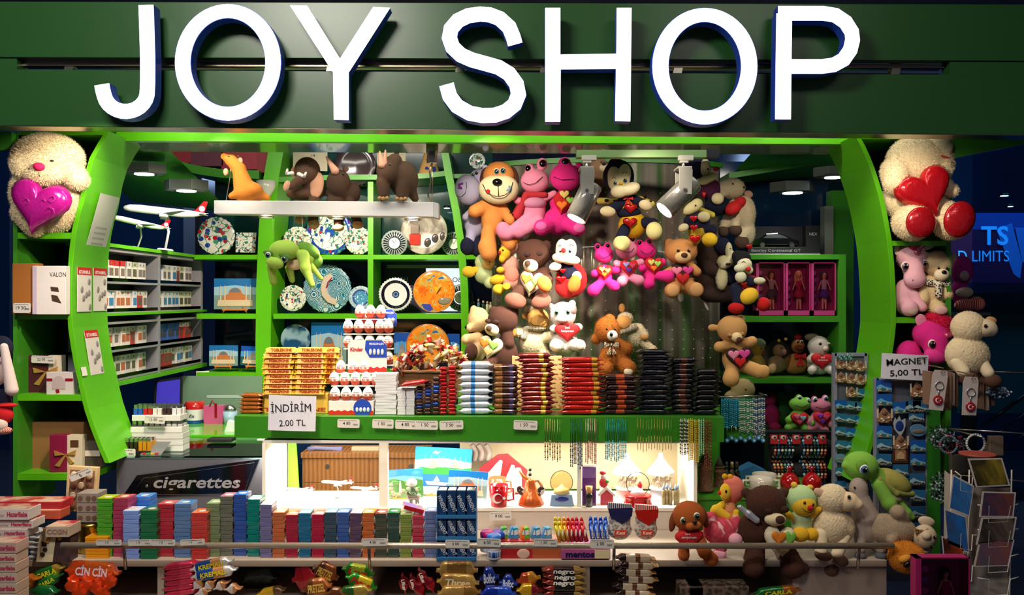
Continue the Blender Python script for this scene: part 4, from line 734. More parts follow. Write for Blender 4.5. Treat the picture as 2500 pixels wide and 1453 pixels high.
plush('plush_bunny', 'pink and red tie dye plush slumped under the pink bee on the rail', 'plush toy', 3.14, [
 ('body', ramp_mat('tie dye plush', [(0, '#e8a8b0'),(.5, '#c83a50'),(.62, '#f0c0c0')], 'NOISE', 14, .95, interp='EASE', dist=1.5), 'e 1764 1300 46 34 -6 26; e 1735 1275 20 24 -6 16; e 1800 1290 18 30 -10 18; c 1770 1320 14 1756 1350 13 0 -2', F1),('*paw', ('#f0aec0', 'plush'), 'e 1790 1312 17 16 22 13; e 1757 1352 16 12 4 12')])
plush('teddy_bear', 'big dark brown bear on the steel rail holding a large cream heart', 'teddy bear', DF, [
 ('body', ('#4c2a1c', 'fur'), 'e 1868 1226 48 42 8 38; e 1822 1204 13 13 -2 8; e 1915 1203 12 13 -2 8; e 1842 1292 40 42 0 32; e 1880 1300 40 36 -6 28; c 1845 1335 22 1836 1380 27 0 10; c 1915 1335 22 1930 1380 30 -2 8; e 1958 1384 14 14 8 14', dict(f=9000, l=3.4)),('muzzle', MUZ, 'e 1880 1258 26 15 42 16; e 1886 1254 14 12 50 12', dict(b=4)),('nose', ('#4a2818', 'velvet'), 'e 1886 1254 11 10 60 5'),('*eyelid', ('#3a2018', 'plush'), 'e 1864 1237 11 8 42 8; e 1903 1234 11 8 40 8'),
 ('heart', HEARTC, 'h 1891 1308 76 84 38 24 6'),('*applique_heart', OR, 'h 1886 1298 36 34 51 8 4'),('*applique_heart', GRN, 'h 1913 1300 28 38 49 8 8'),('*applique_heart', ('#caa880', 'velvet'), 'h 1895 1326 38 34 51 8 4'),('ribbon', ('#c8cad8', 'shiny'), 'c 1800 1232 6 1838 1262 8 26 32; c 1820 1248 9 1836 1262 5 30 34')])
plush('plush_bee', 'yellow faced plush bee doll in a mint hood sitting beside the white lamb', 'plush toy', DF, [
 ('body', ('#c4d8a8', 'plush'), 'e 1955 1266 25 22 0 20; e 1957 1285 24 20 0 20', F1),('hood', ('#bfe0a0', 'fur'), 'e 1956 1218 36 34 0 30'),('face', YEL, 'e 1958 1230 30 27 12 24'),('*antenna', ('#eec050', 'plush'), 'e 1938 1184 8 8 2 7; e 1977 1189 8 6 2 6'),('nose', RED, 'e 1966 1232 7 7 36 6'),('*eye', ('#5a2010', 'gloss'), 'e 1953 1220 3.4 4 34 3; e 1974 1225 3 4 33 3'),('smile', BLK, 't .7 1946 1232 33 1954 1240 36 1966 1243 37 1976 1239 34'),
 ('*arm', YEL, 'c 1930 1262 8 1918 1252 9 6 14; c 1978 1256 9 1998 1242 7 6 6'),('*foot', ('#f0ba22', 'plush'), 'e 1945 1298 22 18 26 16; e 1973 1299 18 16 20 15')])
plush('plush_lamb', 'cream woolly plush lamb sitting on the rail with crossed brown hooves', 'plush toy', DF, [
 ('body', LAMB, 'e 2032 1218 38 36 0 32; e 2030 1284 46 48 -4 36; e 2062 1290 26 34 -6 26', dict(f=16000, l=2.6, w=1.9, wf=.75)),('face', ('#ecd2aa', 'plush'), 'e 2064 1222 28 24 12 22; e 2084 1228 16 15 16 15'),('*ear', ('#e0b898', 'plush'), 'e 1999 1201 17 10 10 5 28'),('*eye', BLK, 'b 2060 1206 4.6 34'),('*leg', ('#eedcb8', 'plush'), 'c 2000 1300 16 1996 1338 14 14 24; c 2056 1310 15 2036 1346 14 10 22'),('*hoof', ('#5c4034', 'plush'), 'e 2000 1348 22 13 28 13 12; e 2042 1360 20 14 26 13 25; e 2026 1388 20 17 6 14'),('nostril', BLK, 't .7 2096 1226 24 2099 1229 22')])
plush('plush_donkey', 'grey plush donkey with its back turned beside the woolly lamb', 'plush toy', 3.16, [
 ('body', ('#a8988e', 'plush'), 'e 2096 1194 22 29 0 20; c 2098 1210 20 2112 1260 32 0 0; e 2114 1290 34 42 0 28; c 2095 1305 14 2092 1334 13 12 20; c 2132 1300 14 2142 1334 13 12 20', F1),('*cuff', ('#cfc4b0', 'plush'), 'e 2092 1332 14 10 20 13; e 2142 1330 15 11 20 13'),('*hoof', ('#5a6068', 'plush'), 'e 2092 1350 14 10 22 13; e 2142 1350 15 11 22 13'),('*eye', BLK, 'b 2080 1187 3 17')])
plush('plush_sea_turtle', 'big green plush sea turtle with blue eye leaning against the magnet boards', 'plush toy', 3.2, [
 ('body', ('#7fb844', 'plush'), 'e 2098 1136 42 35 6 34; c 2075 1136 22 2058 1134 9 12 14; c 2130 1150 18 2150 1172 22 0 -4; c 2138 1180 16 2160 1222 17 14 24; c 2160 1222 17 2184 1260 7 24 28; c 2196 1230 11 2212 1248 8 4 8; c 2212 1248 8 2224 1262 6 8 8', dict(f=6000, l=2.2)),('shell', ramp_mat('turtle shell plush', [(0, '#7f8a34'),(.5, '#a09848'),(.7, '#5f7a2c')], 'NOISE', 18, .95, interp='EASE'), 'e 2182 1180 50 30 -10 34 27'),('shell_rim', ('#8a9048', 'plush'), 'c 2140 1168 7 2180 1200 7 18 20; c 2180 1200 7 2225 1206 8 20 2'),('belly', ('#c8b890', 'plush'), 'e 2176 1212 26 15 2 20 20'),('*eyelid', ('#6aa038', 'plush'), 'e 2091 1132 17 17 30 13 -20'),('*eye', G_('#3a6a9a'), 'o 2093 1138 11 40')])
plush('plush_dog', 'greyish lying plush dog with a brown bow at its neck, under the big green turtle', 'plush toy', 3.12, [
 ('body', ('#a8947c', 'fur'), 'e 2182 1298 56 36 -4 30; c 2205 1262 14 2190 1250 18 0 4; e 2160 1280 34 24 -8 22; c 2175 1305 12 2165 1312 11 18 24', dict(f=6000, l=3.2)),('head', ('#d8c4a8', 'plush'), 'e 2252 1308 28 30 12 24; e 2246 1300 10 9 34 8; e 2256 1340 14 10 8 10', dict(b=4)),('*ear', ('#e0ccb0', 'plush'), 'e 2260 1272 21 12 4 6 12'),('*eye', BLK, 'b 2265 1303 4 34; b 2259 1326 4 33'),('bow', ramp_mat('brown ribbon', [(0, '#6a4020'),(.5, '#a88850')], 'VORONOI', 150, .7), 'w 2238 1290 30 14 26')])
plush('plush_dog', 'golden orange plush dog hanging its head down below the rail end', 'plush toy', 3.06, [
 ('body', ('#d0801c', 'fur'), 'e 2212 1360 42 38 0 36; e 2232 1380 24 20 20 20; e 2190 1340 20 18 6 18; e 2228 1345 18 14 18 14', dict(f=8000, l=3.6)),('*brow', ('#e09a30', 'fur'), 'e 2195 1355 15 9 30 10 -25; e 2232 1350 14 8 32 8 -15'),('*eye', BLK, 'e 2199 1367 11 6 36 5 -30; e 2236 1360 9 5 36 5 -20'),('nose', ('#7a3a18', 'plush'), 'e 2232 1392 9 7 38 6')])
# --- right shelf plush
DR2 = 3.5
plush('teddy_bear', 'large cream bear with a shiny red heart and red foot pads', 'teddy bear', 3.44, [
 ('body', CREAMF, 'e 2238 392 72 62 0 52 -8; e 2286 400 36 50 6 36; c 2180 420 34 2176 450 28 14 26; e 2240 480 74 62 -20 48; c 2290 450 22 2312 468 16 10 20; c 2230 520 30 2210 545 44 10 36; c 2280 510 30 2304 545 42 10 34', dict(f=34000, l=5, r=3)),
 ('*ear', ('#f2e2b8', 'fur'), 'e 2282 360 27 30 34 10 -28'),('ear_lining', ('#c03a28', 'velvet'), 'e 2277 389 26 5 36 9 10'),('heart', ('#c01420', 'foil'), 'h 2236 470 142 128 44 46 -24'),('nose', RED, 'e 2272 434 13 12 44 10'),('*eye', BLK, 'b 2288 423 5 40'),('*foot_pad', ('#b01420', 'foil'), 'e 2214 550 36 37 72 16; e 2306 542 37 44 70 15 22')])
plush('plush_unicorn', 'pale pink plush unicorn with a dark pink mane sitting beside the cream teddy', 'plush toy', DR2, [
 ('body', PINKP, 'e 2222 626 34 34 4 30; e 2222 682 26 22 24 20; c 2222 640 26 2222 670 22 8 20; e 2212 725 28 44 -4 24; c 2225 720 13 2240 750 12 10 22; c 2205 740 14 2208 752 20 10 26', F1),('mane', ('#c02858', 'fur'), 'e 2226 598 22 14 4 20; e 2218 610 12 12 18 14'),('horn', ('#c86a80', 'shiny'), 'c 2224 618 9 2236 600 2 30 36'),('*ear', ('#f0dcc0', 'plush'), 'e 2188 608 8 17 4 4 -5; e 2266 600 18 9 4 5 -28'),('*eye', ('#5a3a50', 'gloss'), 'o 2198 651 10 26; o 2245 644 8 26'),('nostril', BLK, 't 1 2208 684 42 2210 686 42'),('*foot_pad', ('#d8c0a8', 'plush'), 'e 2210 757 14 12 38 8')])
plush('teddy_bear', 'cream teddy with checked scarf sitting against the pale pink unicorn', 'teddy bear', DR2, [
 ('body', ('#e2c898', 'fur'), 'e 2284 644 34 31 8 28; e 2320 630 13 13 2 8; e 2256 625 10 12 2 7; e 2274 716 40 46 -4 28; c 2295 695 14 2302 720 14 8 18; c 2250 700 12 2246 730 13 8 18; c 2278 745 16 2276 754 18 12 28', dict(f=7000, l=3.2)),('muzzle', ('#f4e0c0', 'plush'), 'e 2283 672 18 15 32 14'),('nose', BLK, 'e 2282 666 6 4.5 46 4'), teddy_eyes((2275,656),(2295,656),3.4,35),('scarf', ramp_mat('checked scarf', [(0, '#2a2420'),(.45, '#e0d8c0')], 'VORONOI', 130, .9), 'c 2255 690 9 2300 694 8 22 24; c 2276 695 8 2276 720 8 32 32'),('*foot_pad', ('#f0c0b8', 'plush'), 'e 2276 757 16 11 44 6')])
plush('plush_monkey', 'magenta plush toy with red striped hat standing behind the glass of the right shelf', 'plush toy', 3.75, [
 ('body', ('#a01c80', 'plush'), 'e 2348 660 26 36 0 20; e 2345 712 22 30 -4 18', F1),('muzzle', ('#a890a0', 'plush'), 'e 2345 674 11 13 18 9'),('collar', ('#c8b8a8', 'plush'), 'e 2350 714 22 14 6 17'),('*boot', ramp_mat('striped knit', [(0, '#b01820'),(.6, '#d8b0a0')], 'WAVE', 40, .9), 'e 2352 745 26 16 8 16; e 2380 742 20 18 8 15'),('*eye', BLK, 'b 2338 650 3 17')])
plush('plush_unicorn', 'hot pink plush unicorn with a shaggy crimson mane drooping behind the price sign', 'plush toy', 3.46, [
 ('body', HOT, 'e 2272 815 44 36 4 36; c 2275 830 34 2275 858 26 14 24; e 2225 870 30 38 -14 24; e 2240 890 40 30 -14 24', F1),('muzzle', ('#f03a9c', 'plush'), 'e 2268 866 28 20 34 18 12'),('mane', ('#e0144c', 'fur'), 'e 2288 792 32 24 4 28; e 2276 774 18 10 8 14; e 2300 806 16 14 14 14', dict(f=4000, l=6)),('horn', ('#e05a80', 'shiny'), 'c 2292 818 9 2316 812 2 40 46'),('*ear', ('#f090b0', 'plush'), 'e 2244 783 14 17 10 5 -20; e 2318 797 18 8 2 5 -12'),('*eye', ('#4a2030', 'gloss'), 'o 2255 838 10 42')])
plush('plush_lamb', 'cream woolly plush lamb sitting above the keyring rack', 'plush toy', 3.2, [
 ('body', LAMB, 'e 2364 798 40 38 0 34; e 2362 866 50 48 -4 36; e 2382 870 36 42 -8 30', dict(f=16000, l=2.6, w=1.9, wf=.75)),('face', ('#f0dcb8', 'plush'), 'e 2396 800 30 22 12 22; e 2412 806 14 14 14 14'),('*ear', ('#d8a070', 'plush'), 'e 2419 782 14 9 2 5 15; e 2350 800 6 12 20 5 10'),('*eye', BLK, 'b 2388 795 4.6 34'),('*leg', ('#eedcb8', 'plush'), 'c 2332 885 16 2340 905 15 10 22; c 2392 885 15 2400 908 14 8 22'),('*hoof', ('#5c3c2c', 'plush'), 'e 2350 922 22 16 28 14 -8; e 2410 928 21 17 26 14 5')])
# --- left side
plush('teddy_bear', 'large cream long haired bear with a shiny magenta heart', 'teddy bear', 3.44, [
 ('body', CREAMF, 'e 118 390 86 62 4 52; e 80 400 40 46 16 36; c 165 410 34 195 440 24 8 10; e 112 490 78 78 -20 46; e 54 470 28 50 -4 30; e 128 430 46 26 34 24; c 60 520 26 90 555 22 4 8', dict(f=40000, l=6, r=3)),('nose', ('#d8145a', 'velvet'), 'e 128 416 14 10 60 9 10'),('*eye', BLK, 'e 100 420 5 3 48 4; e 153 401 5 3 50 4'),('heart', ('#b81a90', 'foil'), 'h 122 502 150 136 46 44 14'),('*curl', ('#e050b8', 'shiny'), 't .8 158 492 70 168 486 70 172 494 70 164 502 71 156 496 71; t .8 150 520 70 158 512 71 168 518 70 170 530 68; t .8 98 498 70 106 492 71 112 500 71 104 508 71; t .8 140 498 71 146 494 71 150 500 71'),('smile', BLK, 't .7 128 430 62 130 440 60')])
plush('plush_bunny', 'partly visible plush bunny with long white ear and red striped cap', 'plush toy', 3.0, [
 ('body', ('#0e1230', 'plush'), 'e 0 990 26 40 -4 20; e 0 850 28 30 -6 18', F1),('head', ('#e8c8c0', 'plush'), 'e -4 905 22 36 2 18; e 2 880 12 10 12 10'),('*ear', ('#eed8d4', 'plush'), 'c 18 846 9 38 950 15 14 16'),('cap', ('#d01420', 'plush'), 'e 14 1012 26 22 14 18; e 22 988 26 6 12 17'),('*ball', ('#f4d8c8', 'plush'), 'e 12 1034 20 18 24 14'),('cuff', ramp_mat('striped cuff', [(0, '#c02828'),(.5, '#e8d0b8')], 'WAVE', 70, .9), 'e 16 1048 26 10 20 14')])
plush('plush_dog', 'brown plush dog face peeking out behind the first track spotlight', 'plush toy', 4.1, [('body', ('#9a7454', 'plush'), 'e 1462 410 22 24 0 18; e 1458 440 20 26 -6 16', F1),('muzzle', ('#d8c0a0', 'plush'), 'e 1472 412 12 10 14 9'),('nose', BLK, 'e 1472 404 5 4 22 4'),('*eye', BLK, 'b 1466 398 2.5 17')])
# ================================================================ hanging light bar and track spotlights
t = T('hanging_light_bar', 'long white suspended light bar with plush animals sitting on top', 'light fixture', 800,533,3.64)
m = t.mb(); m.prism([(522,489),(1058,493),(1058,530),(522,522)],-40,0); t.add('housing', m, S_('#ece8e6'), bev=1.5)
m = t.mb(); m.prism([(1058,493),(1071,497),(1071,534),(1058,530)],-40,0); t.add('end_cap', m, S_('#cfcac8'), bev=1)
for x in (645,820,1005):
    m = t.mb(); m.lathe(x, 525+(x-522)*.015,-20, [(19,0),(19,-4),(14,-2)],0,24); r = t.add('lamp_ring', m, CHROME)
    m = t.mb(); m.lathe(x, 528+(x-522)*.015,-20, [(13,0),(11,4)],0,20); t.add('lamp_glass', m, M('#ffe2b0', 'emit%s' % (10 if x == 1005 else 4)), r)
    light('SPOT', W(x, 538,3.7), W(x, 1000,3.72),18, WARM, .03, spot=95, blend=.6)
m = t.mb(); m.tube([(545,490,-20),(555,430,-20),(562,352,-20)],1); t.add('cable', m, M('#d8d8d8', 'metal'))
m = t.mb(); m.tube([(1046,492,-20),(1043,470,-20),(1050,440,-20),(1047,415,-20),(1053,395,-20)],2.2); m.tube([(1052,492,-22),(1054,440,-22),(1053,395,-22)],1.2); t.add('cable', m, M('#b8a890', 'metal'))
m = t.mb(); m.lathe(1053,396,-20, [(13,0),(14,3),(13,24),(15,26),(15,46)],0,20); t.add('ceiling_mount', m, M('#b0aca8', 'metal'))
def spotlight(label, cx, cy, ang, L, r, tx, ty, d=3.55):
    t = T('track_spotlight', label, 'spotlight', tx, 372, d)
    a = math.radians(ang); u = (math.cos(a), math.sin(a))      # direction of the beam in the picture plane
    m = t.mb(); m.box(tx-12,380, tx+24,392,-8,6); m.box(tx-9,390, tx+12,398,-6,5); t.add('track_adapter', m, S_('#b8b4ae'), bev=1)
    m = t.mb(); m.lathe(tx, 418,0, [(4,0),(4,22)],0,10); t.add('stem', m, STEEL)
    m = t.mb(); m.prism([(tx-18,412),(tx+14,412),(tx+17,420),(tx+15,478),(tx-16,478),(tx-16,420)], r+1, r+4); m.prism([(tx-18,410),(tx+16,410),(tx+16,415),(tx-18,415)],-r-3, r+3); m.prism([(tx-14,412),(tx+14,412),(tx+13,470),(tx-14,470)],-r-4,-r-1); t.add('yoke', m, S_('#969490'), bev=1)
    b0 = (cx-u[0]*L/2, cy-u[1]*L/2,0); b1 = (cx+u[0]*L/2, cy+u[1]*L/2,14)
    m = t.mb(); m.tube([b0,(b0[0]+u[0]*2, b0[1]+u[1]*2, .5), b1], [r*.93, r, r], n=28); bd = t.add('lamp_head', m, M('#8a8884', 'shiny'))
    m = t.mb(); m.tube([(b1[0]+u[0]*.2, b1[1]+u[1]*.2,14.2),(b1[0]+u[0]*1.4, b1[1]+u[1]*1.4,14.4)], [r*.86, r*.8], n=24); t.add('lamp_glass', m, M('#fff2d8', 'emit14'))
    m = t.mb(); m.tube([(b0[0]-6+14*math.cos(q/12*6.283), b0[1]+4+8*math.sin(q/12*6.283),-4) for q in range(12)],1.4, closed=True); t.add('wire_loop', m, M('#a8a49c', 'metal'))
    m = t.mb(); m.lathe(tx-2,468, r+4, [(4,0),(4,2)],0,12, axis='z'); t.add('pivot_screw', m, STEEL)
    p0 = W(b1[0]+u[0]*6, b1[1]+u[1]*6, d-.03); p1 = W(b1[0]+u[0]*400, b1[1]+u[1]*400, d+.38)
    light('SPOT', p0, p1,42,(1, .88, .7), .02, spot=58, blend=.55)
spotlight('track spotlight tilted towards the ladybird doll, nearer the pink frogs', 1425,494,116,92,26,1432,412)
spotlight('track spotlight tilted towards the big bee doll, nearer the purple topped doll', 1655,480,136,100,27,1668,412)
t = T('light_track', 'dark ceiling track carrying the two spotlights', 'light track', 1580,385,3.58)
m = t.mb(); m.box(1408,366,1725,384,-30,0); t.add('rail', m, S_('#6a8a58')); m = t.mb(); m.box(1725,364,1756,384,-30,1); t.add('end_feed', m, S_('#0a0e1a'))
# ================================================================ counter carcass
def zy(y0, d0, d): return CY+(y0-CY)*d0/d        # picture height at distance d of the level seen at (y0, d0)
YB = lambda d: zy(1015.5,3.5, d)               # top of the green display board
YS = lambda d: zy(1368,3.1, d)                 # top of the low front shelf
YC = lambda d: zy(1241,3.5, d)                 # floor of the glass showcase
CT = t = T('display_counter', 'green topped display counter with lit glass showcase and white base', 'counter', 1170,1453,3.5)
m = t.mb(); m.prism([(572,1015.5),(1768,1018),(1768,1080),(1250,1079),(572,1068)],-230,0); t.add('green_top', m, M('#34801a', 'paint'), bev=1)
m = t.mb(); m.box(640,1076,1702,1083,-190,-4); t.add('showcase_lid', m, WHITE)
m = t.mb(); m.box(925,1083,946,1241,-22,-4); t.add('post', m, S_('#f4eedc'))
for x0, x1 in ((640,648),(1694,1702)): t.add('side_wall', t.mb().box(x0,1083, x1,1241,-212,0), S_('#f8f2e2'))
m = t.mb(); m.box(1410,1083,1420,1241,-18,-8); t.add('glass_post', m, S_('#d8dcd0'))
m = t.mb(); m.box(640,1241,1702,1248,-190,0); t.add('showcase_floor', m, S_('#f4eee0'))
m = t.mb(); m.box(1166,1248,1702,1345,-14,-3); m.box(640,1248,1166,1345,-14,-3); t.add('base_panel', m, S_('#d0c6b8'))
m = t.mb(); m.box(642,1084,924,1240,-3,-1.5); m.box(947,1084,1409,1240,-3,-1.5); m.box(1421,1084,1693,1240,-3,-1.5); t.add('front_glass', m, M('#ffffff', 'glass'))
for x in (700,815,1060,1290,1540):
    light('AREA', W(x, 1088,3.6), W(x, 1250,3.62), {700: 6,815: 8,1060: 3.5,1290: 4,1540: 4.5}[x],(1, .93, .78), .3, .06)
    m = t.mb(); m.box(x-90,1083, x+90,1085,-70,-60); t.add('light_strip', m, M('#fff2d0', 'emit5'))
t.add('back_board', t.mb().prism([(1110,1090),(1705,1090),(1705,1241),(1110,1241)],-214,-210), S_('#b8a888'))
m = t.mb(); ar = [(1120,1084),(1180,1094),(1260,1104),(1330,1106),(1430,1105),(1700,1094)]; m.prism(ar+[(x, y+11) for x, y in reversed(ar)],-209,-205); t.add('curved_rim', m, M('#5aa830', 'paint'))
t.add('green_partition', t.mb().prism([(653,1084),(672,1084),(682,1241),(653,1241)],-200,-194), GREEN)
t = T('front_shelf', 'white low shelf in front of the counter with open snack bins below', 'shelf', 1100,1453,3.1)
m = t.mb(); m.box(48,1368,2165,1384,-270,0); t.add('shelf_board', m, S_('#b8a898'), bev=.8)
for x in (40,384,893,1424,1936):
    m = t.mb(); m.box(x, 1384, x+16,1484,-240,-1); t.add('divider', m, S_('#a8988a'))
m = t.mb(); m.box(48,1384,2165,1484,-246,-240); t.add('back_panel', m, S_('#3a3440'))
m = t.mb(); m.box(48,1472,2165,1484,-240,130); t.add('bottom_board', m, S_('#a8988a'))
m = t.mb(); m.box(1952,1385,2165,1471,-30,-2); t.add('closed_panel', m, S_('#8f8078'))
t = T('guard_rail', 'long brushed steel rail along the front of the low shelf', 'rail', 1165,1339,3.02)
m = t.mb(); m.tube([(150,1332,0),(2182,1333,0)],7.5, n=20); t.add('tube', m, M('#b8aa98', 'shiny'))
for x in (300,900,1500,2100):
    m = t.mb(); m.tube([(x, 1333,-4),(x, 1395,-16)],4, n=10); t.add('bracket', m, STEEL)
# green inner counter and cigarette case
t = T('inner_counter', 'green inner worktop beside the till, behind the glass cigarette case', 'counter', 520,1110,4.1)
m = t.mb(); m.prism([(300,0),(660,0),(660,-290),(300,-290)],1062,1070, axis='y'); t.add('worktop', m, G_('#55b81a'))
t = T('cigarette_case', 'low glass topped case with a black lettered sign on its grey front', 'display case', 455,1240,3.6)
m = t.mb(); m.box(284,1119,640,1290,-309,0); t.add('body', m, S_('#5c5c66'), bev=1)
m = t.mb(); m.box(268,1113,646,1117,-315,4); t.add('glass_top', m, [M('#cfe6de', 'glass')])
m = t.mb(); m.box(290,1117.3,634,1118.6,-305,-6); t.add('blue_lining', m, ramp_mat('blue prints under glass', [(0, '#4a5468'),(.4, '#6a8ac0'),(.6, '#d0dce8')], 'CELL', 16, .3))
sp = t.add('black_sign', t.mb().prism([(298,1216),(336,1160),(634,1121),(602,1200)],1,4), G_('#07070b'))
t.add('sign_edge', t.mb().stroke([(322,1208),(352,1167),(622,1129),(596,1206)], .8,4,4.5, closed=True), S_('#4a4a50'), sp)
t.text('cigarettes', 480,1178,28,4.6, S_('#8c8c90'), sp, bold=.03, shear=.18, w=212)
for x, y in ((360,1186),(578,1179)): t.add('screw_cap', t.mb().lathe(x, y, 4, [(4,0),(3,1.5)],0,14, axis='z'), CHROME, sp)
# ================================================================ printed papers
PAPER = K_('#dcdce8'); INK = M('#15151c')
def paper(name, label, x, y, w, h, d, lines, rot=0, mat=PAPER, cat='sign', bold=.01, curl=3, rz=0, loc=None):
    t = T(name, label, cat, x, y+h/2, d, rz=rz) if loc is None else T(name, label, cat, x, y+h/2, d, rz=rz, loc=loc)
    n = 8; f = []; vs = []
    for j in range(2):
        for i in range(n+1):
            u = i/n-.5; px, py = rot2(u*w, (j-.5)*h, math.radians(rot)); vs.append((x+px, y+py, curl*math.cos(u*4)+(.6 if j else 0)))
    vs += [(a, b_, c-.4) for a, b_, c in vs]; N = 2*(n+1)
    for i in range(n): f += [(i, i+1, n+2+i, n+1+i),(N+i, N+n+1+i, N+n+2+i, N+i+1)]
    mm = t.mb(); mm.add(vs, f); t.add('sheet', mm, mat)
    for tx, dx, dy, hh, ww in lines:
        px, py = rot2(dx, dy, math.radians(rot)); t.text(tx, x+px, y+py, hh, curl+1, INK, bold=bold, rot=-rot, w=ww)
    return t
paper('price_sign', 'white handwritten-style paper price sign taped to the front of the green counter top', 713,1009,116,86,3.46, [('İNDİRİM', -2,-12,19,98),('2.00 TL', 2,24,15,64)], rot=1.5, bold=0)
paper('price_sign', 'paper price sign with bold magnet price standing on the magnet board', 2209,896,114,62,3.32, [('MAGNET', 2,-13,15,100),('5,00 TL', 3,14,14,82)], rot=3, bold=.015)
TAGW = K_('#d8d4cc')
TG = ['price_tag']
def tag(x, y, w, h, d, txt, where, rot=0, loc=None, rz=0):
    t = T('price_tag', 'white paper price tag '+where, 'price tag', x, y+h/2, d, rz=rz, loc=loc)
    r = math.radians(rot); q = lambda a, b_: (x+rot2(a, b_, r)[0], y+rot2(a, b_, r)[1])
    c = 2.5; P = [(-w/2,-h/2+c),(-w/2+c, -h/2),(w/2-c, -h/2),(w/2,-h/2+c),(w/2, h/2-c),(w/2-c, h/2),(-w/2+c, h/2),(-w/2, h/2-c)]
    m = t.mb(); m.prism([q(*p) for p in P],0,1.2); t.add('sheet', m, TAGW)
    px, py = q(-w*.08,0); t.text(txt, px, py, h*.34,1.5, INK, bold=.01, rot=-rot)
    m = t.mb()
    for i in range(7):
        a, b_ = q(w*.22+i*w*.03, h*.12); m.box(a, b_-h*.1, a+w*.014, b_+h*.1,1.2,1.5)
    for i in range(12):
        a, b_ = q(-w*.44+i*w*.07,-h*.34); m.box(a, b_-.5, a+w*.045, b_+.5,1.2,1.5)
    t.add('barcode', m, INK); return t
for a in ((851,1034,54,21,3.48, '4 80', 'on the green edge below the chocolate eggs', 1),(935,1035,52,22,3.48, '1 50', 'on the green edge below the tall white wafer stack', 2),(994,1037,58,22,3.48, '4 80', 'on the green edge below the thin white bars', 2),(1041,1038,56,22,3.475, '1 50', 'on the green edge below the brown and blue bars', 1),(1102,1038,58,22,3.48, '3 50', 'on the green edge below the stacked red bars', -2),(1283,1038,58,23,3.48, '1 50', 'on the green edge below the peanut bars', 2),
          (266,1325,62,14,2.99, '1 9', 'hanging on the steel rail under the bright green gum', 0),(342,1325,58,15,2.99, '1 9', 'hanging on the steel rail under the pale blue gum', -1),(398,1325,60,15,2.988, '1 9', 'hanging on the steel rail under the dark green gum', 0),(470,1324,60,14,2.99, '1 9', 'hanging on the steel rail under the orange gum', -3),
          (915,1324,60,18,2.99, '4 50', 'hanging on the steel rail under the dark green-grey gum', -1),(1117,1328,60,19,2.99, '5 00', 'hanging on the steel rail under the blue tiered gum stand', 1),(1194,1325,58,20,2.99, '8 00', 'hanging on the steel rail under the gum tubs', 2),(1332,1325,58,18,2.99, '1 50', 'hanging on the steel rail under the mint tins', 1),(1470,1328,58,22,2.99, '2 00', 'hanging on the steel rail under the blue mint rolls', 1),
          (1222,1260,54,21,3.47, '8 00', 'stuck on the white panel under the showcase mugs', -2)): tag(*a[:7], rot=a[7])
# ================================================================ wrapped goods
def pillow(m, x0, x1, y, h, z0, z1, bands=((0,0),), crimp=7, teeth=5, fl=.15, n=10):
    """flow-wrapped bar along x, crimped at both ends; bands = (start fraction, material)"""
    w = x1-x0; c = (z0+z1)/2; dz = (z1-z0)/2
    xs = [0, crimp*.8, crimp*1.6]+[crimp*1.6+(w-crimp*3.2)*i/6 for i in range(1,6)]+[w-crimp*1.6, w-crimp*.8, w]; vs = []
    for i, x in enumerate(xs):
        e = {0: fl, 1: fl*1.2, len(xs)-2: fl*1.2, len(xs)-1: fl}.get(i, .92 if i in (2, len(xs)-3) else 1)
        for j in range(n):
            a = 2*math.pi*j/n; cy, cz = math.sin(a), math.cos(a); cy = math.copysign(abs(cy)**.5, cy); cz = math.copysign(abs(cz)**.5, cz)
            off = ((j % 2)*2-1)*crimp*.18 if i in (0, len(xs)-1) else 0
            vs.append((x0+x+off, y+cy*h/2*e, c+cz*dz*(1 if e > .5 else 1.04)))
    for i in range(len(xs)-1):
        fr = (xs[i]+xs[i+1])/2/w; mm = [b_[1] for b_ in bands if b_[0] <= fr][-1]
        m.add(vs[i*n:(i+2)*n], [(j, (j+1) % n, n+(j+1) % n, n+j) for j in range(n)], mm, True)
    m.add(vs[:n], [tuple(range(n))], bands[0][1]); m.add(vs[-n:], [tuple(range(n))], bands[-1][1]); return m
def stack(name, lab, cat, x0, x1, ytop, d, n, mats, bands, group, depth=24, jit=2, ybase=None, h=None, txt=None, crimp=7, kind='pillow', tz=None, ranks=1, tmat=None, top=None):
    """a pile of equal bars; every bar is a thing of its own"""
    yb = ybase if ybase is not None else YB(d); H = (yb-ytop)/n; hh = h or H*1.08; w = x1-x0; first = None
    for i in range(n):
        yc = yb-H*(i+.5); dx = random.uniform(-jit, jit)
        lb = lab+', '+nth(i, n)
        if first is None:
            t = T(name, lb, cat, (x0+x1)/2, yc+hh/2, d, group); m = t.mb()
            if kind == 'pillow': pillow(m, x0, x1, yc, hh, -depth, 0, bands, crimp)
            else: m.box(x0, yc-hh*.46, x1, yc+hh*.46,-depth, 0,0)
            t.add('wrapper', m, mats, bev=0 if kind == 'pillow' else .8)
            if txt: t.text(txt[0], x0+w*txt[1], yc+.3, hh*txt[2], .8, tmat or M('#f0e8d8'), bold=.04, w=w*txt[3])
            first = t.o; first.location = W((x0+x1)/2+dx, yc+hh/2, d)
        else:
            loc = W((x0+x1)/2+dx, yc+hh/2, d); dup(first, loc, lb, rot=(0,0, random.uniform(-.05, .05)))
    return first
CH = 'wafer_bar'
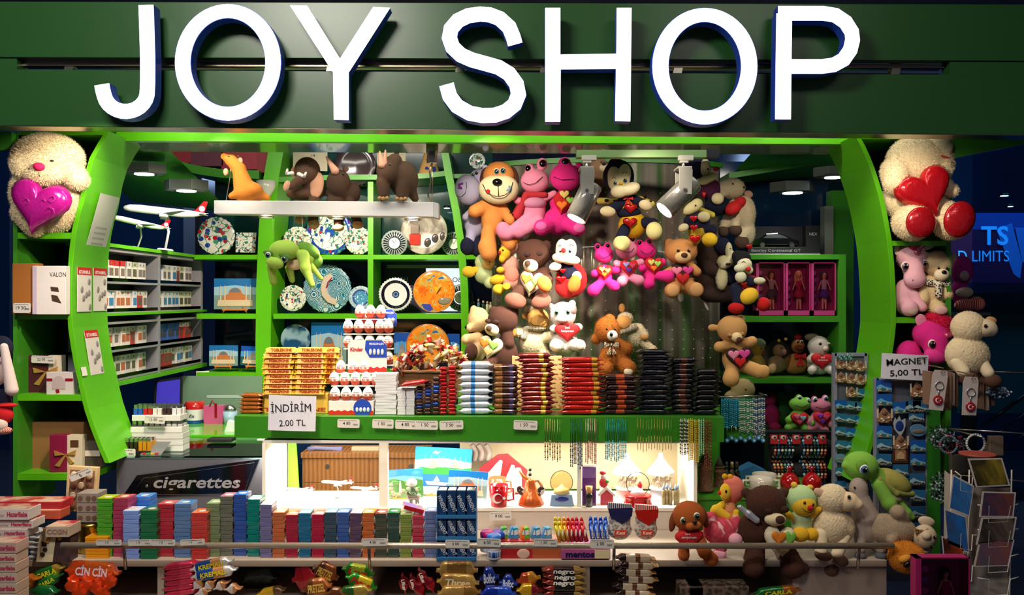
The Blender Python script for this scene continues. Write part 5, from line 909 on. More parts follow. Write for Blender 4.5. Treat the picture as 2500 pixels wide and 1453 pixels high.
# caramel wafers, yellow prism bars on their carton
stack('wafer_bar', 'amber foil wafer piled at the very end of the green counter', 'wafer', 583,642,962,3.56,5, [FO('#a85a1c')],((0,0),), 'amber foil wafers', 40,2, crimp=5)
t = T('chocolate_carton', 'yellow cardboard carton of prism chocolate bars behind the handwritten sign', 'carton', 718, YB(3.58),3.58)
m = t.mb(); m.box(640,962,800, YB(3.58),-60,0); t.add('carton_body', m, K_('#e8b848'), bev=.8); m = t.mb(); m.prism([(640,962),(700,955),(745,962)],-3,-1); t.add('flap', m, K_('#f0c65a')); t.text('TOBLERONE', 720,1001,9, .6, M('#b04020'), bold=.06, w=150)
YW = S_('#e8a81c'); rowsT = [955,942,930,918,906,893,880,867,854]; first = None
for r, yy in enumerate(rowsT):
    for c, xx in enumerate([(683,3.58),(759,3.58),(790,3.66)][:3 if r > 1 else 2]):
        x, d = xx; x += random.uniform(-3,3)+(6 if r == 8 else 0)
        lb = 'yellow prism bar in the %s column above its carton, %s' % (('outer', 'inner', 'rear')[c], nth(r, 9))
        if first is None:
            first = T('chocolate_bar', lb, 'chocolate bar', x, yy+6, d, 'yellow prism bars'); m = first.mb()
            pts = [(-13,6),(0,-8),(13,6)]
            m.prism([(p[0], yy+p[1]) for p in [(-14,6.4),(-14,4),(-2,-6.5),(1,-6.5),(13,6.4)]], x-32, x+32, axis='x'); 
            for s in (-1,1): m.add([(x+s*32, yy-6,0),(x+s*39, yy-2,5),(x+s*37, yy+3,8),(x+s*39, yy+6.4,12),(x+s*32, yy+6.4,13),(x+s*32, yy+6,-13),(x+s*38, yy+4,-12)], [(0,1,2,3,4),(0,5,6,1)])
            # broad printed face towards the aisle
            m.add([(x-32, yy+6.4,14),(x+32, yy+6.4,14),(x+32, yy-6,9),(x-32, yy-6,9)], [(0,1,2,3)]); first.add('wrapper', m, YW)
            first.text('TOBLERONE', x+2, yy, 6.5,14.5, M('#a83818'), bold=.07, w=50)
        else: dup(first.o, W(x, yy+6, d), lb, rot=(0,0, random.uniform(-.06, .06)))
# chocolate egg trays
def egg(x, y, d, label, group='chocolate eggs in the front tray'):
    global EGG
    if EGG is None:
        EGG = T('chocolate_egg', label, 'chocolate egg', x, y, d, group); m = EGG.mb(); pr = []
        for i in range(13): a = math.pi*i/12; rr = 13.2*math.sin(a)*(1-.14*(-math.cos(a))); pr.append((max(rr, .01),18-18*math.cos(a)))
        m.lathe(x, y, 0, pr, [1]*5+[0]*7,18, cap=False); EGG.add('foil_shell', m, [G_('#f4eee8'), G_('#d04a2c')])
        EGG.text('Kinder', x, y-17,5,13, M('#b8402a'), bold=.05, w=18); m = EGG.mb(); m.ell(x, y-22,8.5,8,2.4,4.4); EGG.add('print', m, S_('#8a8288'))
    else: dup(EGG.o, W(x, y, d), label, group, rot=(0,0, random.uniform(-.3, .3)))
EGG = None
POS = 'first second third fourth fifth'.split()
for r, (yb, xs, d) in enumerate(((980,(818,845,871,898),3.56),(943,(816,842,868,894,918),3.60),(914,(832,861,889),3.64))):
    for x in xs: egg(x, yb, d, 'foil chocolate egg in the %s row of the front tray, %s from the yellow bars' % (('bottom', 'middle', 'upper')[r], POS[xs.index(x)]), 'chocolate eggs, %s row of the front tray' % ('bottom', 'middle', 'upper')[r])
for r, (yb, xs, d) in enumerate(((890,(905,930,948),3.70),(850,(851,877,903,930,948),3.70),(814,(850,876,901,928,948),3.70),(778,(879,905,930),3.74))):
    for x in xs: egg(x, yb, d, 'foil chocolate egg in the %s row of the tall rear tray, %s along' % (('lowest', 'third', 'second', 'top')[r], POS[xs.index(x)]), 'chocolate eggs, %s row of the rear tray' % ('lowest', 'third', 'second', 'top')[r])
REDK = K_('#d02818'); BLUEK = K_('#2448b8'); WHK = K_('#f0eae4')
def eggtray(label, x0, x1, yb, d, hdr, z, steps):
    t = T('egg_tray', label, 'display tray', (x0+x1)/2, yb, d)
    m = t.mb(); m.box(x0, yb-33, x1, yb, -60,0,0); b_ = t.add('carton_front', m, WHK, bev=.8)
    m = t.mb(); m.prism([(x0, yb)]+[(x0+(x1-x0)*i/14, yb-8-3*(i % 2)) for i in range(15)]+[(x1, yb)], .3, .8,0); t.add('red_band', m, REDK, b_)
    m = t.mb(); m.lathe(x1-27, yb-16, .9, [(22,0),(22, .6)],0,24, axis='z'); t.add('blue_disc', m, BLUEK, b_)
    m = t.mb()
    for i in range(4): m.ell(x1-40+i*9, yb-12,2,3.6,6,1.4, m=0)
    t.add('penguin_print', m, S_('#dfe6ea'), b_)
    m = t.mb()
    for s, (yy, zz) in enumerate(steps): m.box(x0+2, yy, x1-2, yy+2.5, zz-20, zz)
    t.add('clear_tier', m, S_('#f0e8e4'))
    hx0, hy0, hx1, hy1 = hdr
    m = t.mb(); m.prism([(hx0, hy1),(hx0, hy0+12),(hx0+10, hy0),(hx1-12, hy0),(hx1, hy0+14),(hx1, hy1)], z-2, z); h = t.add('header_card', m, WHK)
    m = t.mb(); m.prism([(hx0, hy1)]+[(hx0+(hx1-hx0)*i/12, hy1-12-4*(i % 2)) for i in range(13)]+[(hx1, hy1)], z, z+.6); t.add('red_band', m, REDK, h)
    m = t.mb(); m.prism([((hx0+hx1)/2-4, hy0+1),(hx1-12, hy0+1),(hx1, hy0+14),(hx1, hy0+44),((hx0+hx1)/2+6, hy0+44),((hx0+hx1)/2-6, hy0+24)], z+.2, z+.9); t.add('blue_panel', m, BLUEK, h)
    m = t.mb()
    for i in range(4): m.ell((hx0+hx1)/2+8+i*10, hy0+30, z+2,3.6,8,1.6)
    t.add('penguin_print', m, S_('#dfe6ea'), h)
    t.text('Kinder', hx0+22, hy0+24,9, z+1, M('#c02010'), h, bold=.05, w=32); t.text('PENGUINLERI', hx1-26, hy0+10,5, z+1.2, M('#f0f0f8'), h, bold=.03, w=36)
    return t
eggtray('front chocolate egg display tray with printed penguins on a blue disc', 802,912, YB(3.54),3.54,(838,833,936,916),-58,((981,-2),(944,-22),(915,-40)))
eggtray('tall rear chocolate egg tray with a white header rising above the shelf line', 836,962, YB(3.68),3.68,(868,755,962,792),-48,((891,-2),(851,-2),(815,-2),(779,-22)))
# bars on the counter
WB = S_('#dcdce0')
stack('wafer_box', 'white flat wafer box in the tall pile beside the egg trays', 'wafer box', 916,968,912,3.54,14, [WB],((0,0),), 'tall white wafer pile', 40,1.6, kind='box')
for q, (a, b_) in enumerate(((970,990),(992,1012))): stack('wafer_bar', 'thin white wafer bar in the %s of the two narrow white piles' % ('outer', 'inner')[q], 'wafer bar', a, b_, 948,3.53,10, [WB],((0,0),), 'narrow white wafer pile %s' % 'ab'[q],40, .8, kind='box')
for q, (a, b_, yt) in enumerate(((1014,1033,944),(1034,1053,932),(1054,1073,920))):
    for i, (c, seg) in enumerate((('#5a3a34', 2),('#1f3f9a', 1),('#5a3a34', 2),('#24489f', 2),('#4e3430', 2))):
        yb = YB(3.53); H = (yb-yt)/9; base = yb-H*sum(k for _, k in (('', 2),('', 1),('', 2),('', 2),('', 2))[:i])
        stack('chocolate_bar', '%s end-on chocolate bar, %s column of three, %s' % ('brown' if c[1] != '1' and c[1] != '2' else 'blue', ('outer', 'middle', 'inner')[q],('lowest group', 'low group', 'middle group', 'upper group', 'top group')[i]), 'chocolate bar', a, b_, base-H*seg, 3.53, seg, [M(c, 'shiny')],((0,0),), 'end-on bars %d %d' % (q, i),36,1, ybase=base, crimp=2)
for q, (a, b_, yt) in enumerate(((1072,1092,897),(1093,1113,893))): stack('chocolate_bar', 'red chocolate bar end on in the %s tall red pile' % ('first', 'second')[q], 'chocolate bar', a, b_, yt, 3.53,13, [M('#b81c20' if q else '#a8181c', 'shiny')],((0,0),), 'tall red pile %s' % 'ab'[q],40,1.6, crimp=2)
solo('chocolate_bar', 'red wrapped bar lying askew on top of the thin white bars', 'chocolate bar', 1010,942,3.5, lambda m: pillow(m, 976,1046,936,11,-30,0), FO('#c81e20')).rotation_euler = (0,-.15,0)
stack('coconut_bar', 'silver and blue wrapped bar in the pile between red bars and peanut bars', 'chocolate bar', 1118,1202,884,3.54,8, [FO('#ccd6e4'), FO('#3a86d0')],((0,0),(.38,1),(.55,0)), 'silver and blue bars', 40,2)
stack('peanut_bar', 'dark brown peanut bar in the pile beside the silver and blue bars', 'chocolate bar', 1202,1268,891,3.54,9, [G_('#3a1c18'), G_('#4a3a6a'), G_('#8a5c30')],((0,0),(.15,2),(.3,0),(.62,1),(.75,0)), 'peanut bars', 34,1.5, crimp=4)
stack('wafer_pack', 'maroon foil wafer pack in the pile beside the peanut bars', 'wafer', 1262,1356,863,3.54,13, [FO('#701418'), FO('#8a1a18'), FO('#c8a030')],((0,0),(.3,1),(.62,2),(.7,0)), 'maroon foil wafer packs', 40,6, crimp=8)
stack('wafer_pack', 'bright red foil wafer pack in the tall pile below the curly brown teddy', 'wafer', 1366,1474,874,3.54,12, [FO('#a8120e'), FO('#c01c14'), FO('#c0902a')],((0,0),(.3,1),(.7,2),(.85,0)), 'bright red foil wafer packs', 44,4, crimp=9)
stack('wafer_pack', 'dark foil wafer pack with orange flashes in the low pile', 'wafer', 1472,1564,916,3.55,8, [FO('#301014'), FO('#b04420')],((0,0),(.4,1),(.6,0)), 'dark and orange wafer packs', 44,4, crimp=9)
stack('wafer_pack', 'navy black foil wafer pack in the tallest black pile', 'wafer', 1556,1640,854,3.55,13, [FO('#0a0e1e')],((0,0),), 'tallest black wafer pile', 44,6, crimp=9)
stack('wafer_pack', 'black foil wafer pack in the middle black pile with copper print', 'wafer', 1634,1704,874,3.56,11, [FO('#0c0c14'), FO('#5a2c24')],((0,0),(.35,1),(.6,0)), 'middle black wafer pile', 44,4, crimp=8)
stack('wafer_pack', 'black foil wafer pack in the black pile at the end of the counter', 'wafer', 1694,1758,902,3.54,9, [FO('#0a0a12')],((0,0),), 'end black wafer pile', 44,4, crimp=8)
solo('cardboard_box', 'plain tan cardboard box standing behind the red wafer piles', 'box', 1330, YB(3.72),3.72, lambda m: m.box(1250,870,1372, YB(3.72),-20,0), K_('#d8b078'), bev=1)
# candy basket
t = T('wicker_basket', 'brown wicker basket filled with twist wrapped sweets', 'basket', 1040, YB(3.66),3.66)
m = t.mb(); WK = ramp_mat('wicker', [(0, '#4a2a14'),(.4, '#7a4a26'),(.7, '#9a6a3a')], 'WAVE', 90, .7, axis='Z', bump=.8, interp='LINEAR', dist=3)
pr = [(60,0),(70,30),(88,96)]
for i, (r, h) in enumerate(pr[:-1]): pass
vs = [(1045+r*math.cos(2*math.pi*j/32), YB(3.66)-h, -42+r*.48*math.sin(2*math.pi*j/32)) for r, h in pr for j in range(32)]
m.add(vs, [(i*32+j, i*32+(j+1) % 32,(i+1)*32+(j+1) % 32,(i+1)*32+j) for i in range(2) for j in range(32)],0, True); m.add(vs[:32], [tuple(range(32))]); t.add('woven_body', m, WK)
m = t.mb(); yr = YB(3.66)-96; m.tube([(1045+89*math.cos(2*math.pi*j/32), yr+1.6*(j % 2),-42+43*math.sin(2*math.pi*j/32)) for j in range(32)],4, closed=True); t.add('rim', m, WK)
protos = []
def sweet(x, y, d, c1, c2, label):
    t = T('wrapped_sweet', label, 'sweet', x, y, d, 'sweets heaped in the wicker basket'); m = t.mb(); pillow(m, x-15, x+15, y, 9,-6,6,((0,1),(.25,0),(.75,1)),4); t.add('wrapper', m, [M(c1, 'foil'), M(c2, 'foil')]); return t
cols = [('#c8281c', '#e8c0a0'),('#e8d8a8', '#d8b048'),('#3a1c14', '#8a3018'),('#f0e4d4', '#c83a30'),('#b8c040', '#f0ecd0'),('#d8a898', '#f4e8e0'),('#8a1c1c', '#d8b060')]
nm = ['red', 'cream', 'dark brown', 'white', 'lime', 'pink', 'maroon']
first = [sweet(0,0,3.6, *c, '%s wrapped sweet in the wicker basket heap' % n_) for c, n_ in zip(cols, nm)]
for i in range(110):
    u = random.random(); v = random.random()*2-1; x = 1045+v*88; top = 832+abs(v)**2*44+(14 if v < -.2 else 0); y = top+u*(912-top); z = -42+(random.random()*2-1)*40*(1-.35*abs(v))
    if y < top+8: z = -42+random.uniform(-24,24)
    q = random.choices(range(7), [4 if v < 0 else 1,3,3 if v < 0 else 1,3 if v > 0 else 2,2 if v > .2 else .3,3 if v > 0 else 1,2])[0]
    loc = W(x, y, 3.66)+Vector((0,-(z)*3.66/F*1.0,0)); rt = (random.uniform(-.6, .6), random.uniform(-1.5,1.5), random.uniform(-.8, .8))
    if i < 7: q = i
    lb = '%s wrapped sweet in the basket, %s heap, %s' % (nm[q], 'top of the' if u < .33 else 'midway down the' if u < .66 else 'low in the', 'egg tray end' if v < -.6 else 'egg tray half' if v < -.2 else 'in the middle' if v < .2 else 'silver bar half' if v < .6 else 'silver bar end')
    if i < 7: first[q].o.location = loc; first[q].o.rotation_euler = rt; first[q].o['label'] = lb
    else: dup(first[q].o, loc, lb, rot=rt)
# ================================================================ gum stacks on the low shelf
G = [(236,274,1217, '#4a9a2c', '#c8d020', 'bright green', 3.14),(275,313,1216, '#a03a58', '#c81850', 'maroon', 3.14),(300,340,1247, '#7a9ade', '#e0ecff', 'pale blue', 3.11),(324,366,1213, '#3a78d8', '#5aa0f0', 'sky blue', 3.22),(342,383,1246, '#1f6a46', '#107838', 'dark green', 3.11),(384,424,1231, '#aa2c3c', '#c82030', 'crimson', 3.14),(424,466,1230, '#5a7aa8', '#3a88d8', 'steel blue', 3.13),(466,506,1252, '#b83c38', '#f07020', 'orange red', 3.11),
     (503,537,1229, '#6f7f5e', '#90b878', 'sage green', 3.14),(536,569,1212, '#62665a', '#c080a8', 'olive grey', 3.15),(570,602,1208, '#2f4f9a', '#2a78d8', 'royal blue', 3.15),(603,634,1219, '#0f746e', '#10a8a0', 'teal', 3.14),(634,664,1232, '#6a6694', '#e0e8f8', 'lilac grey', 3.13),(664,695,1251, '#b0603c', '#e8a070', 'terracotta', 3.13),(697,727,1257, '#96203a', '#e05a40', 'dark red', 3.13),(729,759,1253, '#1f6088', '#6ac0e8', 'petrol blue', 3.13),(760,790,1256, '#9e1c3c', '#c03828', 'ruby', 3.13),
     (791,821,1251, '#34485a', '#5a98b8', 'slate', 3.13),(822,852,1251, '#365496', '#4a80d8', 'cobalt', 3.13),(853,883,1253, '#54405a', '#d8d0c8', 'plum brown', 3.13),(884,914,1252, '#b05c34', '#f0a048', 'copper orange', 3.13),(915,945,1254, '#3e443a', '#a04038', 'dark olive', 3.13),(946,975,1252, '#2f4640', '#209848', 'bottle green', 3.13),(976,1005,1256, '#76883f', '#a0c060', 'lime olive', 3.13),(1006,1035,1260, '#a83a4e', '#b02030', 'rose red', 3.13),(1036,1066,1248, '#62709e', '#7aa0e0', 'blue grey', 3.13)]
for x0, x1, yt, c, tc, nm_, d in G:
    yb = YS(d); n = max(8, int(round((yb-yt)/10.5))); H = (yb-yt)/n; k = d/F
    lab = '%s chewing gum pack in its stack on the low shelf, ' % nm_
    t = T('gum_pack', lab+nth(0, n), 'chewing gum', (x0+x1)/2, yb, d, nm_+' gum stack'); t.o.location = W((x0+x1)/2, yb, d)
    m = t.mb(); m.box(x0+.8, yb-H*.95, x1-.8, yb, -46,0); t.add('sleeve', m, M(c, 'gloss'), bev=1)
    m = t.mb(); m.box(x0+1, yb-H*.97, x1-1, yb-H*.94,-45,-1,0); m.ell((x0+x1)/2, yb-H*.97,-22,10, .6,9, m=1); t.add('printed_top', m, [M(tc, 'gloss'), G_('#e8e4e0')])
    for i in range(1, n):
        dup(t.o, W((x0+x1)/2+random.uniform(-1.3,1.3), yb-H*i, d), lab+nth(i, n), rot=(0,0, random.uniform(-.03, .03)))
d = 3.12
for i in range(6):
    if i == 0:
        t = T('biscuit_pack', 'orange yellow flat biscuit pack behind the rail start, '+nth(0,6), 'biscuit pack', 235, YS(d), d, 'orange yellow biscuit packs'); m = t.mb(); m.box(208, YS(d)-8.4,264, YS(d),-40,0); t.add('sleeve', m, G_('#e0951c'), bev=1); y0 = YS(d)
    else: dup(t.o, W(235+random.uniform(-1,1), y0-8.8*i, d), 'orange yellow flat biscuit pack behind the rail start, '+nth(i, 6))
solo('gum_pack', 'crimson gum pack lying crooked over the rose red and blue grey stacks', 'chewing gum', 1010,1250,3.14, lambda m: m.box(984,1240,1034,1250,-46,0), G_('#b02028'), bev=1).rotation_euler = (0, .3, .2)
# tiered blue stand
t = T('gum_display_stand', 'blue two tier cardboard stand of slanted lettered gum sleeves', 'display stand', 1115, YS(3.1),3.1)
BL = K_('#2a6fa8')
for yy in (1262,1315,1365):
    m = t.mb(); m.box(1066, yy-4,1163, yy+4,-4,2); t.add('tier_edge', m, BL)
for x0 in (1066,1161): t.add('side_wall', t.mb().box(x0,1200, x0+2,1368,-60,0), BL)
t.add('back_wall', t.mb().box(1066,1200,1163,1368,-62,-60), K_('#1a3c66'))
first = None
for r, yy in enumerate((1258,1311,1362)):
    for c in range(4):
        x = 1079+c*23.5; lb = 'dark blue lettered gum sleeve, %s tier of the blue stand, %s along' % (('top', 'middle', 'bottom')[r], POS[c])
        if first is None:
            first = T('gum_sleeve', lb, 'chewing gum', x, yy, 3.1, 'gum sleeves in the blue stand'); m = first.mb(); m.box(x-10, yy-(58 if r == 0 else 46), x+10, yy, -50,-4,0); first.add('sleeve', m, G_('#1c3c6a'), bev=1)
            m = first.mb()
            for q in range(4): m.box(x-10, yy-57-q*.8, x+10, yy-56-q*.8,-48+q*11,-39+q*11)
            first.add('silver_top', m, M('#a8b8c8', 'metal')); first.text('WINSENT', x, yy-27,10,-3.5, M('#c8d4e0'), bold=.02, rot=68, w=44)
        else:
            o = dup(first.o, W(x, yy, 3.1), lb, scale=(1,1,1 if r == 0 else .82))
# ================================================================ plates and pictures on the rear shelves
def plate_mat(name, rings, motif=None, cols=('#b02028', '#1c3a8a', '#2a7a5a'), scale=22, th=.32, swirl=0, base2=None):
    m, t, b = nt(name); b.inputs['Roughness'].default_value = .12; b.inputs['Coat Weight'].default_value = .5
    N = t.nodes.new; Lk = t.links.new
    tc = N('ShaderNodeTexCoord'); sep = N('ShaderNodeVectorMath'); sep.operation = 'MULTIPLY'; sep.inputs[1].default_value = (1,0,1); Lk(tc.outputs['Object'], sep.inputs[0])
    ln = N('ShaderNodeVectorMath'); ln.operation = 'LENGTH'; Lk(sep.outputs[0], ln.inputs[0])
    r = N('ShaderNodeValToRGB'); r.color_ramp.interpolation = 'CONSTANT'; el = r.color_ramp.elements
    while len(el) > 1: el.remove(el[-1])
    el[0].position = 0; el[0].color = lin(rings[0][1])
    for p, c in rings[1:]: e = el.new(p); e.color = lin(c)
    mu = N('ShaderNodeMath'); mu.operation = 'MULTIPLY'; mu.inputs[1].default_value = 5; Lk(ln.outputs['Value'], mu.inputs[0]); Lk(mu.outputs[0], r.inputs[0]); out = r.outputs[0]
    if motif:
        v = N('ShaderNodeTexVoronoi'); v.inputs['Scale'].default_value = scale; Lk(sep.outputs[0], v.inputs['Vector'])
        s = N('ShaderNodeSeparateColor'); Lk(v.outputs['Color'], s.inputs[0]); cr = N('ShaderNodeValToRGB'); cr.color_ramp.interpolation = 'CONSTANT'; e = cr.color_ramp.elements
        while len(e) > 1: e.remove(e[-1])
        e[0].position = 0; e[0].color = lin(cols[0])
        for i, c in enumerate(cols[1:]): q = e.new((i+1)/len(cols)); q.color = lin(c)
        Lk(s.outputs[0], cr.inputs[0]); ck = N('ShaderNodeMath'); ck.operation = 'LESS_THAN'; ck.inputs[1].default_value = th; src = v.outputs['Distance']
        if swirl:
            sn = N('ShaderNodeMath'); sn.operation = 'MULTIPLY'; sn.inputs[1].default_value = swirl; Lk(src, sn.inputs[0]); s2 = N('ShaderNodeMath'); s2.operation = 'SINE'; Lk(sn.outputs[0], s2.inputs[0]); src = s2.outputs[0]
        Lk(src, ck.inputs[0]); mx = N('ShaderNodeMix'); mx.data_type = 'RGBA'; Lk(ck.outputs[0], mx.inputs[0]); Lk(out, mx.inputs[6]); Lk(cr.outputs[0], mx.inputs[7]); out = mx.outputs[2]
        if motif == 'vine':
            w = N('ShaderNodeTexNoise'); w.inputs['Scale'].default_value = scale*.7; w.inputs['Detail'].default_value = 1; Lk(sep.outputs[0], w.inputs['Vector'])
            g = N('ShaderNodeMath'); g.operation = 'COMPARE'; g.inputs[1].default_value = .5; g.inputs[2].default_value = .022; Lk(w.outputs[0], g.inputs[0]); m2 = N('ShaderNodeMix'); m2.data_type = 'RGBA'; m2.inputs[7].default_value = lin('#2f7a62'); Lk(g.outputs[0], m2.inputs[0]); Lk(out, m2.inputs[6]); out = m2.outputs[2]
    Lk(out, b.inputs['Base Color']); return m
def plate(label, x, y, r, d, mt, wave=0, wn=20, rim=None, sb=0):
    t = T('decorative_plate', label, 'plate', x, y+r, d); t.y0 = y; t.o.location = W(x, y, d)
    m = t.mb(); m.lathe(x, y, 0, [(r*.5,-3),(r*.62,-3),(r, 3),(r*.97,5),(r*.66,0),(.01,-.5)],0,72, axis='z', wave=wave, wn=wn, cap=False, sm=True); t.add('dish', m, mt)
    if rim: m = t.mb(); m.tube([(x+r*math.cos(q/40*6.2832), y+r*math.sin(q/40*6.2832),4) for q in range(40)], r*.03, closed=True); t.add('rim', m, M(rim, 'gloss'))
    m = t.mb(); m.tube([(x-r*.35, y+r*.98+sb, 8),(x-r*.35, y+r*.98+sb, -16),(x, y+r*.1,-18),(x+r*.35, y+r*.98+sb, -16),(x+r*.35, y+r*.98+sb, 8)],1.2); t.add('wire_stand', m, S_('#1a1a1c')); return t
k5 = 5*D5/F
PW = '#e4e4dc'
P_T = plate_mat('tulip glaze', [(0, PW)], 'vine', ('#c02430', '#1c3a98', '#b01c28', '#3a9a7a'),30, .42)
P_TS = plate_mat('small tulip glaze', [(0, PW)], 'vine', ('#b02030', '#1c3a7a', '#c03040'),44, .3)
P_F = plate_mat('paisley glaze', [(0, '#d4d8cc')], 'vine', ('#7a5040', '#2a6a6a', '#a04038', '#405a80'),52, .36)
P_B = plate_mat('cobalt star glaze', [(0, '#1c4ab0'),(28*k5*.5, '#c8d4d0'),(150*k5, '#d8dcd4'),(250*k5, '#1a3aa8')], 'vine', ('#b02030', '#1c3a98', '#e8e8e0', '#2f8a78'),34, .34)
P_B = plate_mat('cobalt star glaze', [(0, '#1c4ab0'),(12*k5, '#c8d8d4'),(44*k5, '#1a3aa8')], 'vine', ('#b02030', '#1c3a98', '#e8e8e0', '#2f8a78'),34, .34)
P_Q = plate_mat('turquoise spiral glaze', [(0, '#1c6a8a')], 'dot', ('#b8d8dc', '#9ccad4', '#c8e0e0'),16,-.25,60)
P_S = plate_mat('blue lace glaze', [(0, '#4a9ac8'),(16*k5, '#3a4a98'),(20*k5, '#a8c8d8')], 'dot', ('#e0ecf0', '#5a8ac0'),90, .3)
P_E = plate_mat('eye bead glaze', [(0, '#1a2a5a'),(3*k5, '#6a90c8'),(6*k5, '#101a38'),(8.5*k5, '#eef0f4'),(27*k5, '#0a0e20'),(34*k5, '#dfe6ec')], 'dot', ('#f4f4f8', '#c8d0e0'),120, .12)
P_O = ramp_mat('orange city glaze', [(0, '#3a6ab0'),(.36, '#c8b060'),(.44, '#f09020'),(.56, '#e86a1c'),(.64, '#e0b030'),(.72, '#9a9070')], 'NOISE', 16, .15, detail=4, dist=1.5, coat=.4)
P_G = ramp_mat('grey street photo glaze', [(0, '#3a3434'),(.4, '#7a726c'),(.5, '#a09a90'),(.6, '#c0bcb0')], 'NOISE', 9, .15, detail=4, dist=1, interp='LINEAR')
P_K = ramp_mat('dark plate glaze', [(0, '#1c1418'),(.5, '#3c3236'),(1, '#5a4a4a')], 'NOISE', 6, .12, interp='LINEAR')
plate('large white scalloped plate with red and blue tulips on the rear shelf', 529,576,46,4.9, P_T, .02,24)
plate('white paisley plate, partly hidden behind the hanging green turtle', 727,588,35,4.9, P_F, .02,20)
plate('cobalt rimmed plate with a blue star centre below the light bar', 805,567,57,4.92, P_B, .025,16)
plate('white plate with pinkish brown leaves beside the cobalt star plate', 876,588,34,4.88, P_F, .02,20)
t = plate('round grey photo plate with a red tram, behind the spoked clocks', 1036,565,57,4.92, P_G)
m = t.mb(); m.box(1000,572,1026,598,3,5); m.box(1003,550,1023,571,3,4.6,1); t.add('tram_print', m, [G_('#c83830'), G_('#8a7a70')])
m = t.mb(); [m.ell(x, y, 3,8,11,1.5, rot=r) for x, y, r in ((1044,592,20),(1062,582,10),(1082,578,0))]; t.add('arch_print', m, G_('#4a4442'))
plate('small red tulip plate standing left of the turquoise plate', 716,728,32,4.88, P_TS, .015,22)
t = plate('large turquoise spiral plate with a pale curling band', 800,705,59,4.92, P_Q, .02,26)
m = t.mb(); m.stroke([(812,675),(800,680),(792,700),(794,718),(806,732),(822,738)],15,4,6); bd = t.add('band_print', m, G_('#d0c0b0')); t.add('red_streak', t.mb().stroke([(812,678),(802,690),(798,704)],3,6,6.6), G_('#8a2050'), bd)
plate('small pale blue lace plate beside the turquoise spiral plate', 881,727,29,4.86, P_S, .02,26)
plate('white plate with a blue eye centre and black ring', 966,719,41,4.86, P_E, .03,36)
t = plate('orange and blue painted city plate beside the blue eye plate', 1060,712,50,4.84, P_O, rim='#c88a60')
m = t.mb(); m.prism([(1030,742),(1050,742),(1058,755),(1048,762),(1034,752)],3,5,0); m.ell(1086,735,3,17,9,3, m=1); m.prism([(1056,700),(1066,716),(1076,700)],3,5,2); t.add('city_relief', m, [G_('#3a4ab0'), G_('#8a8a78'), G_('#f0b030')])
plate('orange rimmed city plate behind the sweets basket', 1045,844,52,4.84, P_O, rim='#b07850', sb=10)
plate('round blue sky plate with a domed mosque, left on the lowest rear shelf', 723,828,37,4.88, ramp_mat('blue dome glaze', [(0, '#c8c0b8'),(.45, '#8ab0c8'),(.55, '#1c4a70')], 'NOISE', 10, .15, interp='LINEAR'), sb=42)
plate('round dark brown plate on the top curved shelf', 868,404,50,4.9, P_K)
plate('small round painted plate on the top shelf beside the hippo', 1165,393,20,4.85, P_F)
t = T('square_tile', 'square white tile with red tulips beside the large tulip plate', 'tile', 600,620,4.88); m = t.mb(); m.prism([(576,568),(626,568),(623,617),(575,616)],-2,1); t.add('glazed_face', m, P_TS, bev=.6); m = t.mb(); m.tube([(580,620,6),(580,620,-12),(600,580,-14)],1.2); t.add('wire_stand', m, BLACK)
def clock(label, x, y, r, d):
    t = T('wall_clock', label, 'clock', x, y+r, d); t.y0 = y; t.o.location = W(x, y, d)
    m = t.mb(); m.lathe(x, y, 0, [(r*.5,-2),(r, 0),(r*.98,2),(r*.5,1)],0,60, axis='z', wave=.025, wn=22, cap=False); t.add('glass_rim', m, G_('#9aa8ac'))
    m = t.mb()
    for i in range(26):
        a = i/26*6.2832; c, s = math.cos(a), math.sin(a); m.prism([(x+c*r*.5-s*.7, y+s*r*.5+c*.7),(x+c*r*.85-s*1.5, y+s*r*.85+c*1.5),(x+c*r*.85+s*1.5, y+s*r*.85-c*1.5),(x+c*r*.5+s*.7, y+s*r*.5-c*.7)],2,3)
    t.add('spokes', m, G_('#0c0e10'))
    m = t.mb(); m.lathe(x, y, 2, [(r*.44,0),(r*.42,2)],0,30, axis='z'); f = t.add('dial', m, G_('#e4e8ea')); m = t.mb(); m.tube([(x, y, 4.6),(x-r*.2, y-r*.28,4.6)], .5); m.tube([(x, y, 4.6),(x+r*.18, y-r*.3,4.6)], .4); t.add('hands', m, INK, f)
clock('round clock with black glass spokes on the rear shelf', 963,594,32,4.84); clock('round clock with black glass spokes, half hidden by the green shelf post', 1108,596,30,5.0); clock('dark rimmed spoked clock next to the orange city plate', 1124,727,33,5.0)
